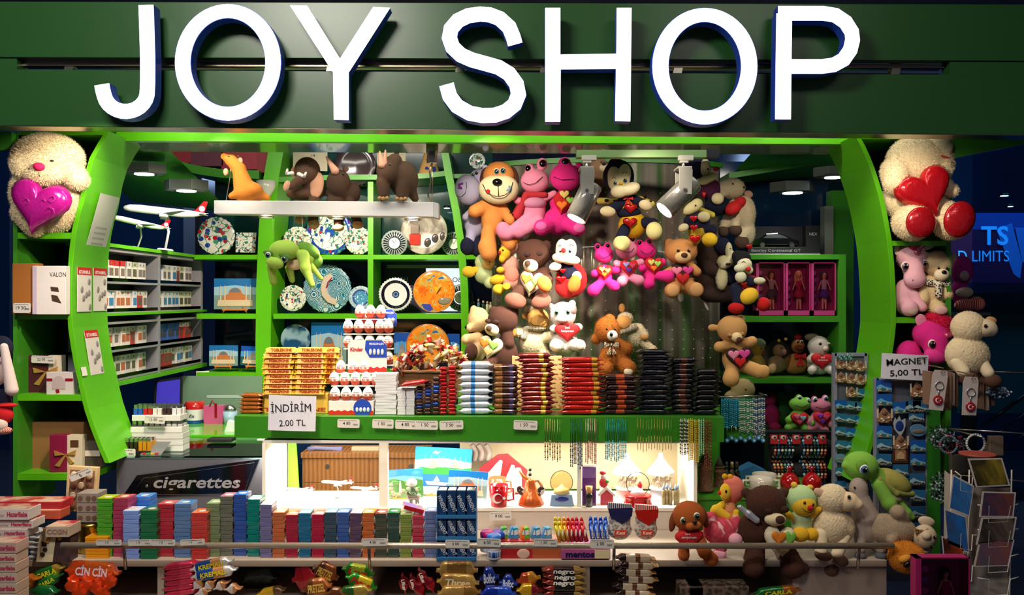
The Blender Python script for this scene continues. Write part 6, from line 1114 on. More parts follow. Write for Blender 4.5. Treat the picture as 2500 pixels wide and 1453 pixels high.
# painted plaques with a mosque, on small easels
SKY = ['#2a7ac0', '#8ab8d8']; 
def plaque(name, label, x0, y0, x1, y1, d, style=0, easel=True, rot=0, cat='painting', grp=None, k=None, loc=None, rz=0):
    t = T(name, label, cat, (x0+x1)/2, y1+(8 if easel else 0), d, group=grp, rz=rz, loc=loc); w, h = x1-x0, y1-y0; r = math.radians(rot); cx, cy = (x0+x1)/2,(y0+y1)/2
    def U(px, py): a, b_ = rot2((px-.5)*w, (py-.5)*h, r); return cx+a, cy+b_
    top, mid, low, dome, wall, grn = [('#1f70b8', '#9cc4dc', '#7a9a9a', '#6a7a88', '#c07848', '#3a6a30'),('#1450b0', '#4a9ae0', '#2a5a60', '#8a8a90', '#9a9488', '#2a4a40'),('#2a7ad0', '#e0e8d8', '#2a60c0', '#8a9a70', '#d8d8b8', '#2f8a38'),('#2468c8', '#5aa8e8', '#3a6a48', '#6a7a60', '#7a7458', '#35602c')][style]
    mats = [M(c, 'gloss') for c in (top, mid, low, dome, wall, grn)]+[G_('#d8c8a8')]
    mb = t.mb(); mb.prism([U(0,0), U(1,0), U(1,1), U(0,1)],-2,1,0)
    mb.prism([U(0, .28), U(.5, .22), U(1, .3), U(1,1), U(0,1)],1,1.3,1); mb.prism([U(0, .55), U(1, .52), U(1,1), U(0,1)],1.3,1.6,2)
    if style in (0,1):
        mb.prism([U(.2, .85), U(.2, .6), U(.34, .5)]+[U(.5+.15*math.cos(a/8*math.pi), .46-.16*math.sin(a/8*math.pi)) for a in range(8,-1,-1)]+[U(.68, .5), U(.8, .6), U(.8, .85)],1.6,2.6,4)
        mb.prism([U(.5+.12*math.cos(a/8*math.pi), .44-.14*math.sin(a/8*math.pi)) for a in range(9)],2.6,3.2,3); mb.prism([U(.08, .9), U(.92, .9), U(.9, .7),(U(.1, .7))],2.6,3,6)
        for px in (.16, .26, .76, .86): mb.prism([U(px-.015, .8), U(px-.012, .3), U(px, .2), U(px+.012, .3), U(px+.015, .8)],2.6,3.4,6)
    elif style == 2:
        mb.prism([U(0, .5), U(.12, .42), U(.3, .45), U(.5, .4), U(.8, .44), U(1, .4), U(1, .56), U(0, .58)],1.6,2,5)
        for a, b_ in ((.22, .44),(.62, .82)): mb.prism([U(a, .42), U((a+b_)/2, .22), U(b_, .42)],2,3,3)
        for px in (.18, .28, .42, .5, .6, .7, .8, .9): mb.prism([U(px-.008, .42), U(px, .16), U(px+.008, .42)],2,2.6,6)
        mb.prism([U(.0, .85), U(1, .8), U(1,1), U(0,1)],1.6,2,4); mb.prism([U(.2, .72), U(.62, .74), U(.56, .8), U(.24, .8)],2,3,6); mb.prism([U(.34, .72), U(.4, .6),(U(.46, .72))],2,2.6,6); mb.prism([U(.3, .12), U(.36, .06), U(.4, .1), U(.46, .06), U(.4, .14)],2,2.4,6)
    else:
        mb.prism([U(0, .36), U(.25, .3), U(.5, .4), U(.75, .32), U(1, .4), U(1,1), U(0,1)],1.6,2,5); [mb.ell(*U(random.uniform(.08, .92), random.uniform(.45, .95)),2, w*.07, h*.07,1.5, m=random.choice((3,4,5)), n=8, r=5) for _ in range(26)]
        mb.prism([U(.36, .8), U(.38, .4), U(.42, .4),(U(.44, .8))],2,3,6)
    t.add('painted_panel', mb, mats, bev=.4)
    if easel:
        m = t.mb(); yb = y1+8
        for a, b_ in ((-.18,-.28),(.18, .28)): m.tube([(cx+a*w, y1-6,3),(cx+b_*w, yb, 6)],1.4)
        m.tube([(cx, y1-20,-4),(cx, yb, -16)],1.2); m.box(cx-w*.3, y1-1, cx+w*.3, y1+3,1,6); t.add('wooden_easel', m, S_('#c87a30'))
    return t
plaque('painted_plaque', 'painted red domed mosque plaque on a small easel, middle left rear shelf', 523,680,627,755,4.88,0)
plaque('painted_plaque', 'smaller painted mosque plaque on an easel above the blank white note', 511,843,581,893,4.88,0)
plaque('painted_plaque', 'small blue sky mosque plaque on an easel next to the yellow bars', 588,846,652,893,4.86,1, rot=3)
plaque('painted_plaque', 'painted red mosque picture behind the yellow bars and egg tray', 760,787,846,904,4.86,0, easel=False)
plaque('painted_plaque', 'small blue sky mosque picture peeking out beside the egg tray', 962,812,1000,904,4.86,1, easel=False)
plaque('painted_plaque', 'bright blue picture half hidden between orange plate and shelf post', 1092,815,1122,904,4.86,1, easel=False)
for x, y, w, h, lab, ls in ((757,395,84,46, 'cream paper notice standing on the top curved shelf above the elephant', [('14', 8,-14,7, None)]),(955,395,70,54, 'white ruled paper notice on the top shelf behind the two horned rhino', [('____', -10,-10,8,40),('____', -10,2,8,40)])): paper('paper_notice', lab, x, y, w, h, 4.9, ls, mat=K_('#b0a88c'))
t = T('ceramic_vase', 'cone shaped tan vase with blue flowers beside the cable mount', 'vase', 1048,433,4.88); m = t.mb(); m.lathe(1048,433,0, [(30,0),(28,4),(16,44),(13,60),(15,64)],0,28); t.add('glazed_body', m, ramp_mat('blue flower glaze', [(0, '#b89058'),(.68, '#2a3a8a'),(.8, '#b89058')], 'CELL', 55, .25))
for i, (x, w) in enumerate(((432,74),(505,84),(584,92),(650,50))):
    solo('chocolate_box', 'dark red box in the row on the curved top shelf, %s' % ('nearest the arch', 'second from the arch', 'third from the arch', 'last before the green post')[i], 'box', x, 415,4.85, lambda m: m.box(x-w/2+2,352, x+w/2-2,398+i*8,-30,0), M(('#8a1424', '#5a2038', '#9a1c30', '#8a1420')[i], 'card'), bev=1)
t = T('white_bowl', 'white glazed bowl behind the camel kangaroo', 'bowl', 650,480,4.7); m = t.mb(); m.lathe(650,480,0, [(8,0),(12,4),(22,20),(24,38),(22,38),(12,8),(.1,6)],0,24); t.add('body', m, G_('#c8ccc0'))
# airliner models
def jet(label, x, y, L, d, stand, rz=0, rot=0):
    t = T('model_airliner', label, 'model aeroplane', x, y+stand, d, rz=rz); k = L/100
    m = t.mb(); P = [(-50,0, .6),(-48,0,3),(-42,-.6,4.6),(-30,-1,5.2),(20,-1,5.2),(34,-1.8,4),(46,-3.4,1.8),(50,-4.2, .6)]
    m.tube([(x+a*k, y+b_*k, 0) for a, b_, c in P], [c*k for a, b_, c in P], n=14); t.add('fuselage', m, G_('#f0f0f2'))
    for s in (1,-1):
        m = t.mb(); m.add([(x+(-10)*k, y+2*k, 3*s*k),(x+8*k, y+2*k, 3*s*k),(x+26*k, y-1*k, 44*s*k),(x+20*k, y-1*k, 44*s*k),(x-10*k, y+3.2*k, 3*s*k),(x+8*k, y+3*k, 3*s*k),(x+26*k, y-.6*k, 44*s*k),(x+20*k, y-.6*k, 44*s*k)], [(0,1,2,3),(4,7,6,5),(0,4,5,1),(1,5,6,2),(2,6,7,3),(3,7,4,0)]); w = t.add('wing', m, G_('#dcdce0'))
        m = t.mb(); m.tube([(x-6*k, y+5.5*k, 16*s*k),(x+5*k, y+5.5*k, 16*s*k)], [2.8*k, 2.2*k], n=12); t.add('engine', m, G_('#c8c8d0'), w)
        m = t.mb(); m.prism([(x+38*k, 1*s*k),(x+45*k, 1*s*k),(x+52*k, 15*s*k),(x+48*k, 15*s*k)], y-3.4*k, y-2.8*k, axis='y'); t.add('tailplane', m, G_('#dcdce0'))
    m = t.mb(); m.prism([(x+34*k, y-5*k),(x+45*k, y-20*k),(x+50*k, y-20*k),(x+47*k, y-4*k)],-.6*k, .6*k); f = t.add('tail_fin', m, G_('#c81820')); m = t.mb(); m.lathe(x+43.5*k, y-10*k, .7*k, [(3.6*k, 0),(3.6*k, .3)],0,18, axis='z'); t.add('round_emblem', m, G_('#f2f0f0'), f)
    m = t.mb(); m.tube([(x, y+4*k, 0),(x+6*k, y+stand*.5,0),(x+4*k, y+stand, 0)],1.6*k, n=8); m.lathe(x+4*k, y+stand, 0, [(11*k, 0),(9*k, 2.2*k)],0,20); t.add('stand', m, G_('#d8d8dc'))
    t.o.rotation_euler = (0, math.radians(rot), rz); return t
jet('large white model airliner with a red tail on the shelf above the cigarette packs', 395,518,190,4.38,93, rz=.35, rot=5)
jet('smaller white model airliner behind the large one on the cigarette shelf', 330,545,130,4.2,60, rz=.5, rot=12)
jet('white model airliner with red tail, highest of the three in the lit showcase', 820,1179,76,3.68,34, rot=4); jet('white model airliner standing lowest beside the middle post in the showcase', 886,1193,66,3.64,40, rot=4); jet('white model airliner beside the lit end wall of the showcase', 728,1196,70,3.66,26, rot=4)
# ================================================================ cigarette cabinets on the left side wall
t0 = T('cigarette_cabinet', 'grey side wall cabinet of four packed cigarette shelves', 'cabinet', 0,0,1, rz=math.pi/2, loc=(-1.79,3.78,1.2), k=.001)
for z in (1.672,1.535,1.364,1.232):
    m = t0.mb(); yy = -(z-1.2)*1000; m.box(-80, yy, 1180, yy+10,-120,4); t0.add('shelf', m, GREY); m = t0.mb(); m.box(-80, yy-16,1180, yy, 3,4); t0.add('front_strip', m, M('#d8d8e4', 'glass'))
m = t0.mb(); m.box(-80,-622,1180,-606,-120,4); m.box(-80,-290,1180,-280,-120,4); t0.add('top_board', m, GREY)
for x in (-80,560,1160):
    m = t0.mb(); m.box(x, -616, x+24,-20,-120,6); t0.add('upright', m, GREY)
m = t0.mb(); m.box(-80,-640,1230,-624,-130,16); m.box(-80,-330,1230,-318,-130,14); m.box(-80,-20,1230,0,-130,14); t0.add('green_board', m, GREEN)
m = t0.mb(); m.box(-80,-620,1180,-10,-130,-122); t0.add('back_panel', m, S_('#101018'))
kinds = [('white cigarette pack with red flip top', '#e8e4e0', '#c02028', '#7a6a60'),('white cigarette pack with orange picture', '#e8e4e0', '#dcd8d4', '#b86a48'),('white cigarette pack with grey picture', '#e0dedc', '#c8c8cc', '#77706c'),('blue cigarette pack with dark picture', '#3a6ab8', '#2a5aa8', '#4a4a58'),('white cigarette pack with blue picture', '#e0e0e4', '#d0d4dc', '#3a80b8'),('olive white cigarette pack', '#d8dccc', '#a8b090', '#5a5a48'),('red cigarette pack with brown picture', '#b83c38', '#c8c4c0', '#6a5048')]
PK = []
for i, (nm_, c1, c2, c3) in enumerate(kinds):
    t = T('cigarette_pack', nm_, 'cigarette pack', 0,0,1, rz=math.pi/2, loc=(-1.80,3.8+i*.06,1.68), k=.001)
    m = t.mb(); m.box(-26,-88,26,0,-44,-22); t.add('carton', m, M(c1, 'card'), bev=1.5); m = t.mb(); m.box(-26.3,-88.5,26.3,-64,-44.3,-21.5,0); m.box(-20,-54,20,-18,-21.9,-21.4,1); m.box(-6,-80,6,-70,-21.4,-21.1,1); t.add('print', m, [M(c2, 'card'), M(c3, 'card')]); PK.append(t)
rows = [(1.682, '0 4 0 0 0 2 5 2 2', '4 3 2 2 4 6 5 2 2'),(1.545, '1 1 4 1 1 1 4 6 2', '5 2 4 4 4 4 5 5 5'),(1.374, '1 1 1 2 1 1 6 1 2', '3 3 3 3 3 3 6 6 6'),(1.242, '6 1 1 5 1 2 5 1 5', '6 6 6 6 5 4 4 5 4')]
used = set()
for r, (z, a, b_) in enumerate(rows):
    for c, q in enumerate((a+' '+b_).split()):
        q = int(q); y = 3.795+c*.0585+(.075 if c > 8 else 0); loc = Vector((-1.80+random.uniform(-.006, .006), y, z)); side = 'nearer' if c < 9 else 'farther'
        lab = '%s, %s of the %s cabinet bay, %s' % (kinds[q][0],('first', 'second', 'third', 'fourth', 'fifth', 'sixth', 'seventh', 'eighth', 'last')[c % 9], side, ('top shelf', 'second shelf', 'third shelf', 'bottom shelf')[r])
        if q not in used: used.add(q); PK[q].o.location = loc; PK[q].o['label'] = lab; PK[q].o['group'] = 'cigarette packs in the side cabinet'
        else: dup(PK[q].o, loc, lab, 'cigarette packs in the side cabinet', rot=(0,0, math.pi/2+random.uniform(-.05, .05)))
# cards and notices on the inner face of the arched panel
def inner(px, py, xf): X = (xf+13-CX)*3.45/F; d = X*F/(px-CX); return Vector((X+.004, d, EYE-(py-CY)*d/F)), d
def facecard(name, label, px, py, xf, w, h, tilt, draw, cat):
    loc, d = inner(px, py, xf); t = T(name, label, cat, 0,0,1, rz=math.pi/2, loc=loc, k=.001); draw(t, w, h); t.o.rotation_euler = (tilt, 0, math.pi/2); return t
def mag(t, w, h):
    m = t.mb(); m.box(-w/2,-h/2, w/2, h/2,0,2); t.add('card', m, K_('#ded8d4')); m = t.mb(); m.box(-w/2,-h/2, w/2,-h/2+h*.17,2,2.6); b_ = t.add('red_header', m, K_('#c81c24')); t.text('ISTANBUL', 0,-h/2+h*.11, h*.07,3, M('#f0e8e8'), b_, bold=.05, w=w*.8)
    [t.add('charm', t.mb().ell(x*w, y*h, 3, w*.1, w*.12,3, n=10, r=6), S_('#8a8484')) for x, y in ((.3,-.18),(-.2,0),(.12, .12),(.3, .08),(-.08, .2),(.36, .4))]
for i, (px, py, xf) in enumerate(((203,707,163),(242,707,163),(227,860,175))): facecard('souvenir_card', 'red headed souvenir charm card on the arched panel, %s' % ('upper pair, outer one', 'upper pair, inner one', 'single one lower down')[i], px, py, xf, 118 if i < 2 else 112,182 if i < 2 else 186,-.16 if i == 2 else 0, mag, 'souvenir card')
def lst(t, w, h):
    m = t.mb(); m.box(-w/2,-h/2, w/2, h/2,0,1); t.add('sheet', m, K_('#c8ccc4')); m = t.mb()
    for i in range(5):
        for j in range(12): m.box(-w*.3+j*w*.05, h*.02+i*h*.085,-w*.3+j*w*.05+w*.035, h*.055+i*h*.085,1,1.4)
    m.box(-w*.35, h*.46, w*.35, h*.465,1,1.4); t.add('printed_rows', m, M('#9a9a98'))
facecard('paper_notice', 'long grey paper notice with printed bars on the arched panel', 246,552,181,170,268, .27, lst, 'notice')
facecard('paper_notice', 'small blank white sticker low on the arched panel', 203,907,185,40,36,-.2, lambda t, w, h: t.add('sheet', t.mb().box(-w/2,-h/2, w/2, h/2,0,1), K_('#e8e4e0')), 'notice')
paper('paper_notice', 'blank white note stuck on the green shelf edge under the mosque plaques', 494,919,32,26,4.85, [], mat=K_('#dcdcd4'), cat='notice')
# ================================================================ till area
t = T('computer_monitor', 'monitor with a plain violet blue screen behind the lighter cartons', 'monitor', 405,1010,4.35); m = t.mb(); m.prism([(378,930),(444,920),(442,1010),(374,1010)],-8,0); t.add('casing', m, S_('#14141c')); m = t.mb(); m.prism([(384,934),(440,926),(438,1004),(380,1004)],0,1); t.add('screen', m, M('#3a30b8', 'emit.35')); m = t.mb(); m.box(398,1010,420,1052,-6,-2); t.add('stand', m, BLACK)
solo('glass_partition', 'greenish glass pane behind the till counter with stickers', 'glass panel', 560,1040,4.75, lambda m: (m.box(446,918,640,1040,-2,0,0), m.box(505,965,640,972,0,1,1)), [ramp_mat('frosted till glass', [(0, '#5a7a68'),(1, '#8aa890')], 'NOISE', 3, .1, interp='LINEAR'), S_('#a8c0b8')])
t = T('paint_tin', 'red, white and blue striped round tin on the inner counter', 'tin', 476,1040,4.5); m = t.mb(); m.lathe(476,1040,0, [(22,0),(22,16),(22,42),(22,60)], [1,0,2],24); t.add('body', m, [G_('#e0e0e4'), G_('#1c4a9a'), G_('#b82020')]); t.text('fin', 476,1014,9,22.5, INK, bold=.02, shear=.2)
t = T('gift_bag', 'pink paper gift bag with a red ribbon on the inner counter', 'gift bag', 520,1040,4.45); m = t.mb(); m.prism([(496,992),(546,990),(543,1040),(498,1040)],-24,0); t.add('bag', m, G_('#d05a90')); m = t.mb(); m.tube([(512,992,0),(518,978,0),(526,990,0)],2); m.box(524,985,530,1020,0,1); t.add('ribbon', m, M('#b81830', 'shiny'))
solo('gift_tin', 'pale blue cup with a silver knot top beside the pink gift bag', 'cup', 562,1040,4.45, lambda m: (m.lathe(562,1040,0, [(14,0),(17,36)],0,20), m.ell(562,1000,0,14,12,12, m=1)), [G_('#9cc0d8'), M('#b8b8b8', 'metal')])
solo('card_terminal', 'small white card reader tilted on the inner counter by the green top', 'card reader', 560,1062,4.2, lambda m: m.prism([(546,1058),(556,1026),(574,1030),(574,1060)],-16,0), S_('#e0e4e8'), bev=2)
def carton(lab, x0, y0, x1, y1, d, c='#dcdad6', dep=46): return solo('cigarette_carton', lab, 'carton', (x0+x1)/2, y1, d, lambda m: m.box(x0, y0, x1, y1,-dep, 0), M(c, 'card'), bev=.8)
for i, (a, b_) in enumerate(((1062,1080),(1078,1094),(1094,1110))): carton('plain white lighter carton on the glass case, %s of three' % ('top', 'middle', 'bottom')[i],318,1058+i*15,446,1072+i*15,3.72)
NUM2 = 'first second third fourth fifth sixth seventh eighth ninth tenth'.split()
def lighters(lab, x0, x1, yt, yb, d, cols, n, seg):
    t = T('lighter_tray', lab, 'tray', (x0+x1)/2, yb, d); m = t.mb(); m.box(x0, yb-14, x1, yb, -46,0); t.add('tray', m, M(seg, 'card'), bev=.6); tr = t
    first = None
    for i in range(n):
        for j in range(2):
            x = x0+(i+.5)*(x1-x0)/n; z = -12-j*22; w = (x1-x0)/n*.4; c = cols[i*len(cols)//n]
            u = T('cigarette_lighter', '%s in the %s, %s row, %s along' % (c[1], lab.split(' with')[0],('front', 'back')[j], NUM2[i]), 'lighter', x, yb, d, 'lighters in the '+lab.split(' with')[0]); m = u.mb(); m.box(x-w, yt+8, x+w, yb-2, z-6, z+6,0); u.add('body', m, M(c[0], 'gloss'), bev=.8); m = u.mb(); m.box(x-w*.8, yt, x+w*.8, yt+8, z-5, z+5); u.add('metal_top', m, M('#c8c8cc', 'metal'))
lighters('upper white lighter tray with bright steel tops', 322,440,990,1028,3.72, [('#2a5ab0', 'blue lighter'),('#b01c28', 'red lighter'),('#dcd8d4', 'white lighter'),('#3a2a28', 'dark lighter'),('#e0e0e0', 'pale lighter')],10, '#e4e2de')
lighters('lower white lighter tray with grey lighters', 318,444,1028,1057,3.72, [('#4a4448', 'grey lighter'),('#6a6468', 'mid grey lighter'),('#b8b4b4', 'silver lighter')],9, '#e8e6e2')
lighters('black lighter tray with dark lighters', 270,366,1072,1116,3.63, [('#1a1614', 'black lighter'),('#2a2018', 'brown lighter'),('#c88a20', 'amber lighter')],9, '#141214')
tag(302,1106,58,20,3.61, '1 9', 'on the black tray of dark lighters', 0); tag(378,1025,50,18,3.68, '15 00', 'across the white lighter trays', 2)
t = T('handheld_organizer', 'flat grey tray with a coloured calendar card on the glass case', 'tray', 375,1112,3.62); m = t.mb(); m.add([(342,1110,0),(392,1112,0),(400,1086,-46),(356,1086,-46)], [(0,1,2,3)]); m.box(342,1110,392,1114,-4,0); t.add('tray', m, S_('#6a6e70')); m = t.mb(); [m.box(348+i*10,1106,355+i*10,1110,-6+0*i, 0.5, i % 3) for i in range(4)]; t.add('colour_tabs', m, [M('#c82820'), M('#3a9a40'), M('#e8b020')])
solo('calculator', 'black keypad lying on the back edge of the glass case', 'keypad', 540,1078,3.9, lambda m: m.box(505,1072,565,1080,-36,0), S_('#16181c'), bev=1)
# ================================================================ left shelving gifts
def gift(name, label, x0, y0, x1, y1, d, c, dep=30, parts=(), cat='gift box'):
    t = T(name, label, cat, (x0+x1)/2, y1, d); m = t.mb(); m.box(x0, y0, x1, y1,-dep, 0); t.add('box', m, M(c, 'card'), bev=1)
    for nm_, cc, q in parts:
        m = t.mb()
        for s in q: m.prism(s[0], s[1], s[2])
        t.add(nm_, m, M(*cc) if isinstance(cc, tuple) else M(cc, 'shiny'))
    return t
def R(x0, y0, x1, y1): return [(x0, y0),(x1, y0),(x1, y1),(x0, y1)]
def bow(cx, cy, s): return [([(cx, cy),(cx-s, cy-s*.35),(cx-s*.9, cy+s*.1)],0,4),([(cx, cy),(cx+s, cy-s*.45),(cx+s*.9, cy+s*.05)],0,4),([(cx-1, cy),(cx-s*.95, cy+s),(cx-s*.5, cy+s*1.1),(cx+2, cy+3)],0,3),([(cx, cy),(cx+s*.5, cy+s*.9),(cx+s*.8, cy+s*.7),(cx+3, cy)],0,3)]
gift('chocolate_box', 'tan brown box with a price tag beside the white lettered box', 30,643,92,767,3.42, '#a8682c', 26); tag(54,752,42,24,3.4, '19 50', 'on the tan brown box', 0)
t = gift('chocolate_box', 'white lettered chocolate box with two dark chocolates printed on it', 79,649,160,768,3.41, '#e4dedc', 22, [('chocolate_print', ('#4a3424', 'satin'), [([(124,700),(142,702),(144,712),(126,710)], .2,1.5),([(126,720),(140,722),(150,740),(128,734)], .2,1.5)]),('painted_side_shade', ('#c8b8d0', 'card'), [(R(79.5,650,90,767), .1, .5)])]); t.text('VALON', 142,671,11, .8, M('#5a5450'), w=40)  # lilac strip puts the box's shaded side into the colour
gift('chocolate_box', 'dark red chocolate box with gold ribbon bow in the middle left shelf', 68,868,118,960,3.53, '#4a1420', 26, [('cream_side', ('#d8ccb8', 'card'), [(R(118,868,150,940),-20,-1)]),('gold_ribbon', '#d8a850', bow(112,908,30))]); tag(106,878,58,18,3.515, '22 00', 'on the dark red chocolate box', 2)
gift('chocolate_box', 'small white box with a red ribbon band in front of the dark red one', 113,909,178,964,3.47, '#d8cccc', 24, [('red_band', '#b81c24', [(R(114,924,128,930), .1,1.5),(R(160,924,178,930), .1,1.5)]),('arch_print', ('#c0b0b0', 'card'), [([(128,950)]+[(144+16*math.cos(math.pi+a/8*math.pi),934+16*math.sin(math.pi+a/8*math.pi)) for a in range(9)]+[(160,950)], .2,1)]),('red_flower', '#c01c30', [([(136,952),(144,950),(146,958),(138,960)], .2,1.5)])])
gift('kraft_box', 'large kraft brown carton at the back of the lowest left shelf', 72,1031,204,1152,3.56, '#9a6e40', 60)
gift('chocolate_box', 'crimson and cream chocolate box with a gold bow on the lowest left shelf', 121,1063,164,1153,3.48, '#8a1440', 26, [('cream_front', ('#dcd0b4', 'card'), [(R(164,1063,201,1153),-22,0), ]),('window_print', ('#5a3a20', 'satin'), [(R(172,1075,192,1092), .2,1)]),('gold_ribbon', '#dcae58', bow(160,1110,27))])
gift('small_box', 'small black and grey box beside the crimson chocolate box', 204,1078,246,1116,3.5, '#5a5448', 20, [('label_print', ('#d8d0c0', 'card'), [(R(208,1100,244,1114), .2,1)])]); gift('small_box', 'small brown box under the black and grey box', 204,1117,248,1142,3.5, '#4a4034', 20)
# big sweets boxes bottom left
def hb(lab, x1, y0, y1, d, c, txt='HazerBaba', sc='#c03a58', rz=0, xl=-70, dep=56):
    t = T('sweets_box', lab, 'sweets box', x1, y1, d); m = t.mb(); m.box(xl, y0, x1, y1,-dep, 0); t.add('box', m, M(c, 'card'), bev=1.2)
    if txt:
        u = t.text(txt, x1-28,(y0+y1)/2,(y1-y0)*.42, .8, M(sc), bold=.05, w=50); t.text('with Pistachio', x1-88,(y0+y1)/2+2,(y1-y0)*.28, .8, M('#8a8078'), w=56)
    m = t.mb(); m.box(xl+2, y0-.6, x1-2, y0-.1,-dep+2,-2); t.add('pictured_lid', m, ramp_mat('sweets picture lid', [(0, '#8a5a48'),(.4, '#d8c0a8'),(.6, '#b83040')], 'NOISE', 14, .3, interp='LINEAR')); return t
for i, (x1, y0, y1, d, c) in enumerate(((70,1243,1270,2.96, '#d8ccc8'),(80,1271,1291,2.97, '#d4c8c4'),(64,1292,1312,2.96, '#c8bcb8'),(40,1325,1352,2.86, '#c8a89c'),(38,1353,1375,2.86, '#d0b8a4'),(40,1376,1399,2.86, '#ccb4a0'),(39,1400,1424,2.86, '#d0b8a4'),(40,1425,1450,2.86, '#ccb4a0'),(40,1451,1476,2.86, '#ccb4a0'))): hb('pink lettered sweets box, %s of the %s pile at the frame edge' % (('top', 'middle', 'lowest', 'top', 'second', 'third', 'fourth', 'fifth', 'lowest')[i], 'upper' if i < 3 else 'front'), x1, y0, y1, d, c)
hb('red sweets box behind the upper pile of pink lettered boxes', 150,1226,1246,3.16, '#a82028', '', dep=60); hb('flat red and brown sweets box under the red one', 146,1247,1268,3.14, '#b85038', '', dep=50); hb('clear topped brown sweets carton beside the tin', 168,1286,1312,3.06, '#b8a898', 'CCGN', '#a07060', xl=110, dep=60)
t = gift('chocolate_tray', 'tilted wooden tray of round chocolates with a price tag, below the left shelving', 158,1140,232,1250,3.3, '#d8b888', 14, cat='chocolate box')
t2 = t; m = t.mb(); m.box(166,1148,226,1243, .2,1); t.add('lining', m, K_('#8a6850')); 
for i in range(12): t.add('chocolate', t.mb().ell(177+(i % 3)*19,1160+(i//3)*25,4,8,9,4, n=12, r=8), M(('#d8c0a0', '#6a4430')[i % 2], 'plush'))
t.o.rotation_euler = (0, .06,0); tag(198,1158,58,18,3.26, '5 90', 'slanting across the round chocolates tray', -22)
for i in range(3): gift('biscuit_box', 'grey box with printed round biscuits, %s of three beside the green gum' % ('top', 'middle', 'lowest')[i],187,1205+i*24,238,1228+i*24,3.18, '#8a8078', 50, [('biscuit_print', ('#6a5040', 'satin'), [([(x+6*math.cos(a/10*6.283),1217+i*24+6*math.sin(a/10*6.283)) for a in range(10)], .2,1) for x in (196,216,230)])], cat='biscuit box')
t = T('sweets_tin', 'round gold tin behind the steel rail start', 'tin', 206, YS(3.16),3.16); m = t.mb(); yb = YS(3.16); m.lathe(206, yb, -34, [(28,0),(30,2),(30,66),(31,70),(24,74)],0,32); t.add('body', m, M('#b8a050', 'metal'))
t = T('gift_pouch', 'cream and brown arched gift pouch with a gold bow on the low shelf', 'gift box', 128, YS(3.08),3.08); yb = YS(3.08)
m = t.mb(); m.prism([(88, yb),(96,1312)]+[(116+20*math.cos(math.pi+a/8*math.pi),1312+14*math.sin(math.pi+a/8*math.pi)) for a in range(9)]+[(128, yb)],-40,0,0); t.add('cream_side', m, K_('#e4d4b0'))
m = t.mb(); m.prism([(128, yb)]+[(150+22*math.cos(math.pi+a/8*math.pi),1318+14*math.sin(math.pi+a/8*math.pi)) for a in range(9)]+[(170, yb)],-40,-1,0); t.add('brown_side', m, K_('#4a343a'))
m = t.mb(); [m.prism(*q) for q in bow(132,1297,26)]; t.add('gold_bow', m, M('#d8a850', 'shiny')); m = t.mb(); [m.lathe(x, y, .2, [(6,0),(5,2)],0,14, axis='z') for x, y in ((110,1342),(104,1354))]; m.box(102,1322,114,1334, .2,1); t.add('chocolate_print', m, S_('#3a2418'))
stack('sweets_bag', 'blue and white foil packet in the small pile on the low shelf', 'sweets packet', 50,94,1296,3.1,6, [FO('#3a4a8a'), FO('#d8dce4')],((0,0),(.5,1)), 'blue and white foil packets', 40,4, ybase=YS(3.1), crimp=6)
# ================================================================ inside and behind the showcase
t = T('wooden_cabinet', 'brown wooden cabinet with round knobs seen through the showcase', 'cabinet', 890,1473,4.5)
WOOD = ramp_mat('oak veneer', [(0, '#946034'),(.5, '#a4703e'),(1, '#b07c48')], 'WAVE', 14, .4, axis='X', dist=1.2, detail=3, interp='LINEAR')
m = t.mb(); m.box(735,1105,1046,1118,-110,4); t.add('top', m, WOOD, bev=1); m = t.mb(); m.box(738,1118,1044,1473,-108,-2); t.add('body', m, WOOD)
for x0, x1, kx in ((740,902,800),(904,1043,1003)):
    m = t.mb(); m.box(x0+1,1119, x1-1,1178,-2,0); dr = t.add('drawer', m, WOOD, bev=.5); m = t.mb(); m.lathe(kx, 1138,0, [(6,0),(5,3)],0,16, axis='z'); t.add('knob', m, CHROME, dr)
    m = t.mb(); m.box(x0+1,1180, x1-1,1290,-2,0); t.add('door', m, WOOD, bev=.5)
t = T('necktie_roll', 'rolled blue white cloth on top of the wooden cabinet', 'cloth', 790,1104,4.56); m = t.mb(); m.tube([(752,1098,0),(770,1094,0),(810,1096,0),(836,1097,0)], [7,5,5,7]); t.add('roll', m, M('#8a90c0', 'cloth'))
solo('white_box', 'flat cream tray on top of the wooden cabinet', 'tray', 890,1105,4.56, lambda m: m.box(858,1092,925,1105,-20,0), S_('#d8c8a8'), bev=1)
plaque('painted_plaque', 'large bright mosque and sea plaque in the middle of the showcase', 1012,1093,1150,1208,3.72,2, easel=True, rot=3)
plaque('painted_plaque', 'hilly landscape plaque with blue sky behind the turbaned rider', 940,1146,1033,1216,3.66,3, easel=True, rot=-3)
plaque('painted_plaque', 'pale mosque plaque leaning beside the red mugs', 1094,1150,1190,1215,3.62,0, easel=False, rot=4)
t = T('rider_figurine', 'figurine of a rider with a huge white turban on a donkey', 'figurine', 1008, YC(3.58),3.58); yb = YC(3.58)
V, Q = blob(parse('c 1000 1214 6 1018 1214 7; c 1000 1214 5 994 1204 4; c 1001 1216 2.4 1001 %g 2; c 1006 1216 2.4 1006 %g 2; c 1016 1216 2.6 1016 %g 2; c 1021 1216 2.4 1022 %g 2' % (yb, yb, yb, yb)), t.k, t.x0, t.y0,3, .8)
o = bpy.data.objects.new('donkey', blob_mesh('donkey', V, Q, C_('#5a4c44'), t.k, t.x0, t.y0)); COL.objects.link(o); o.parent = t.o
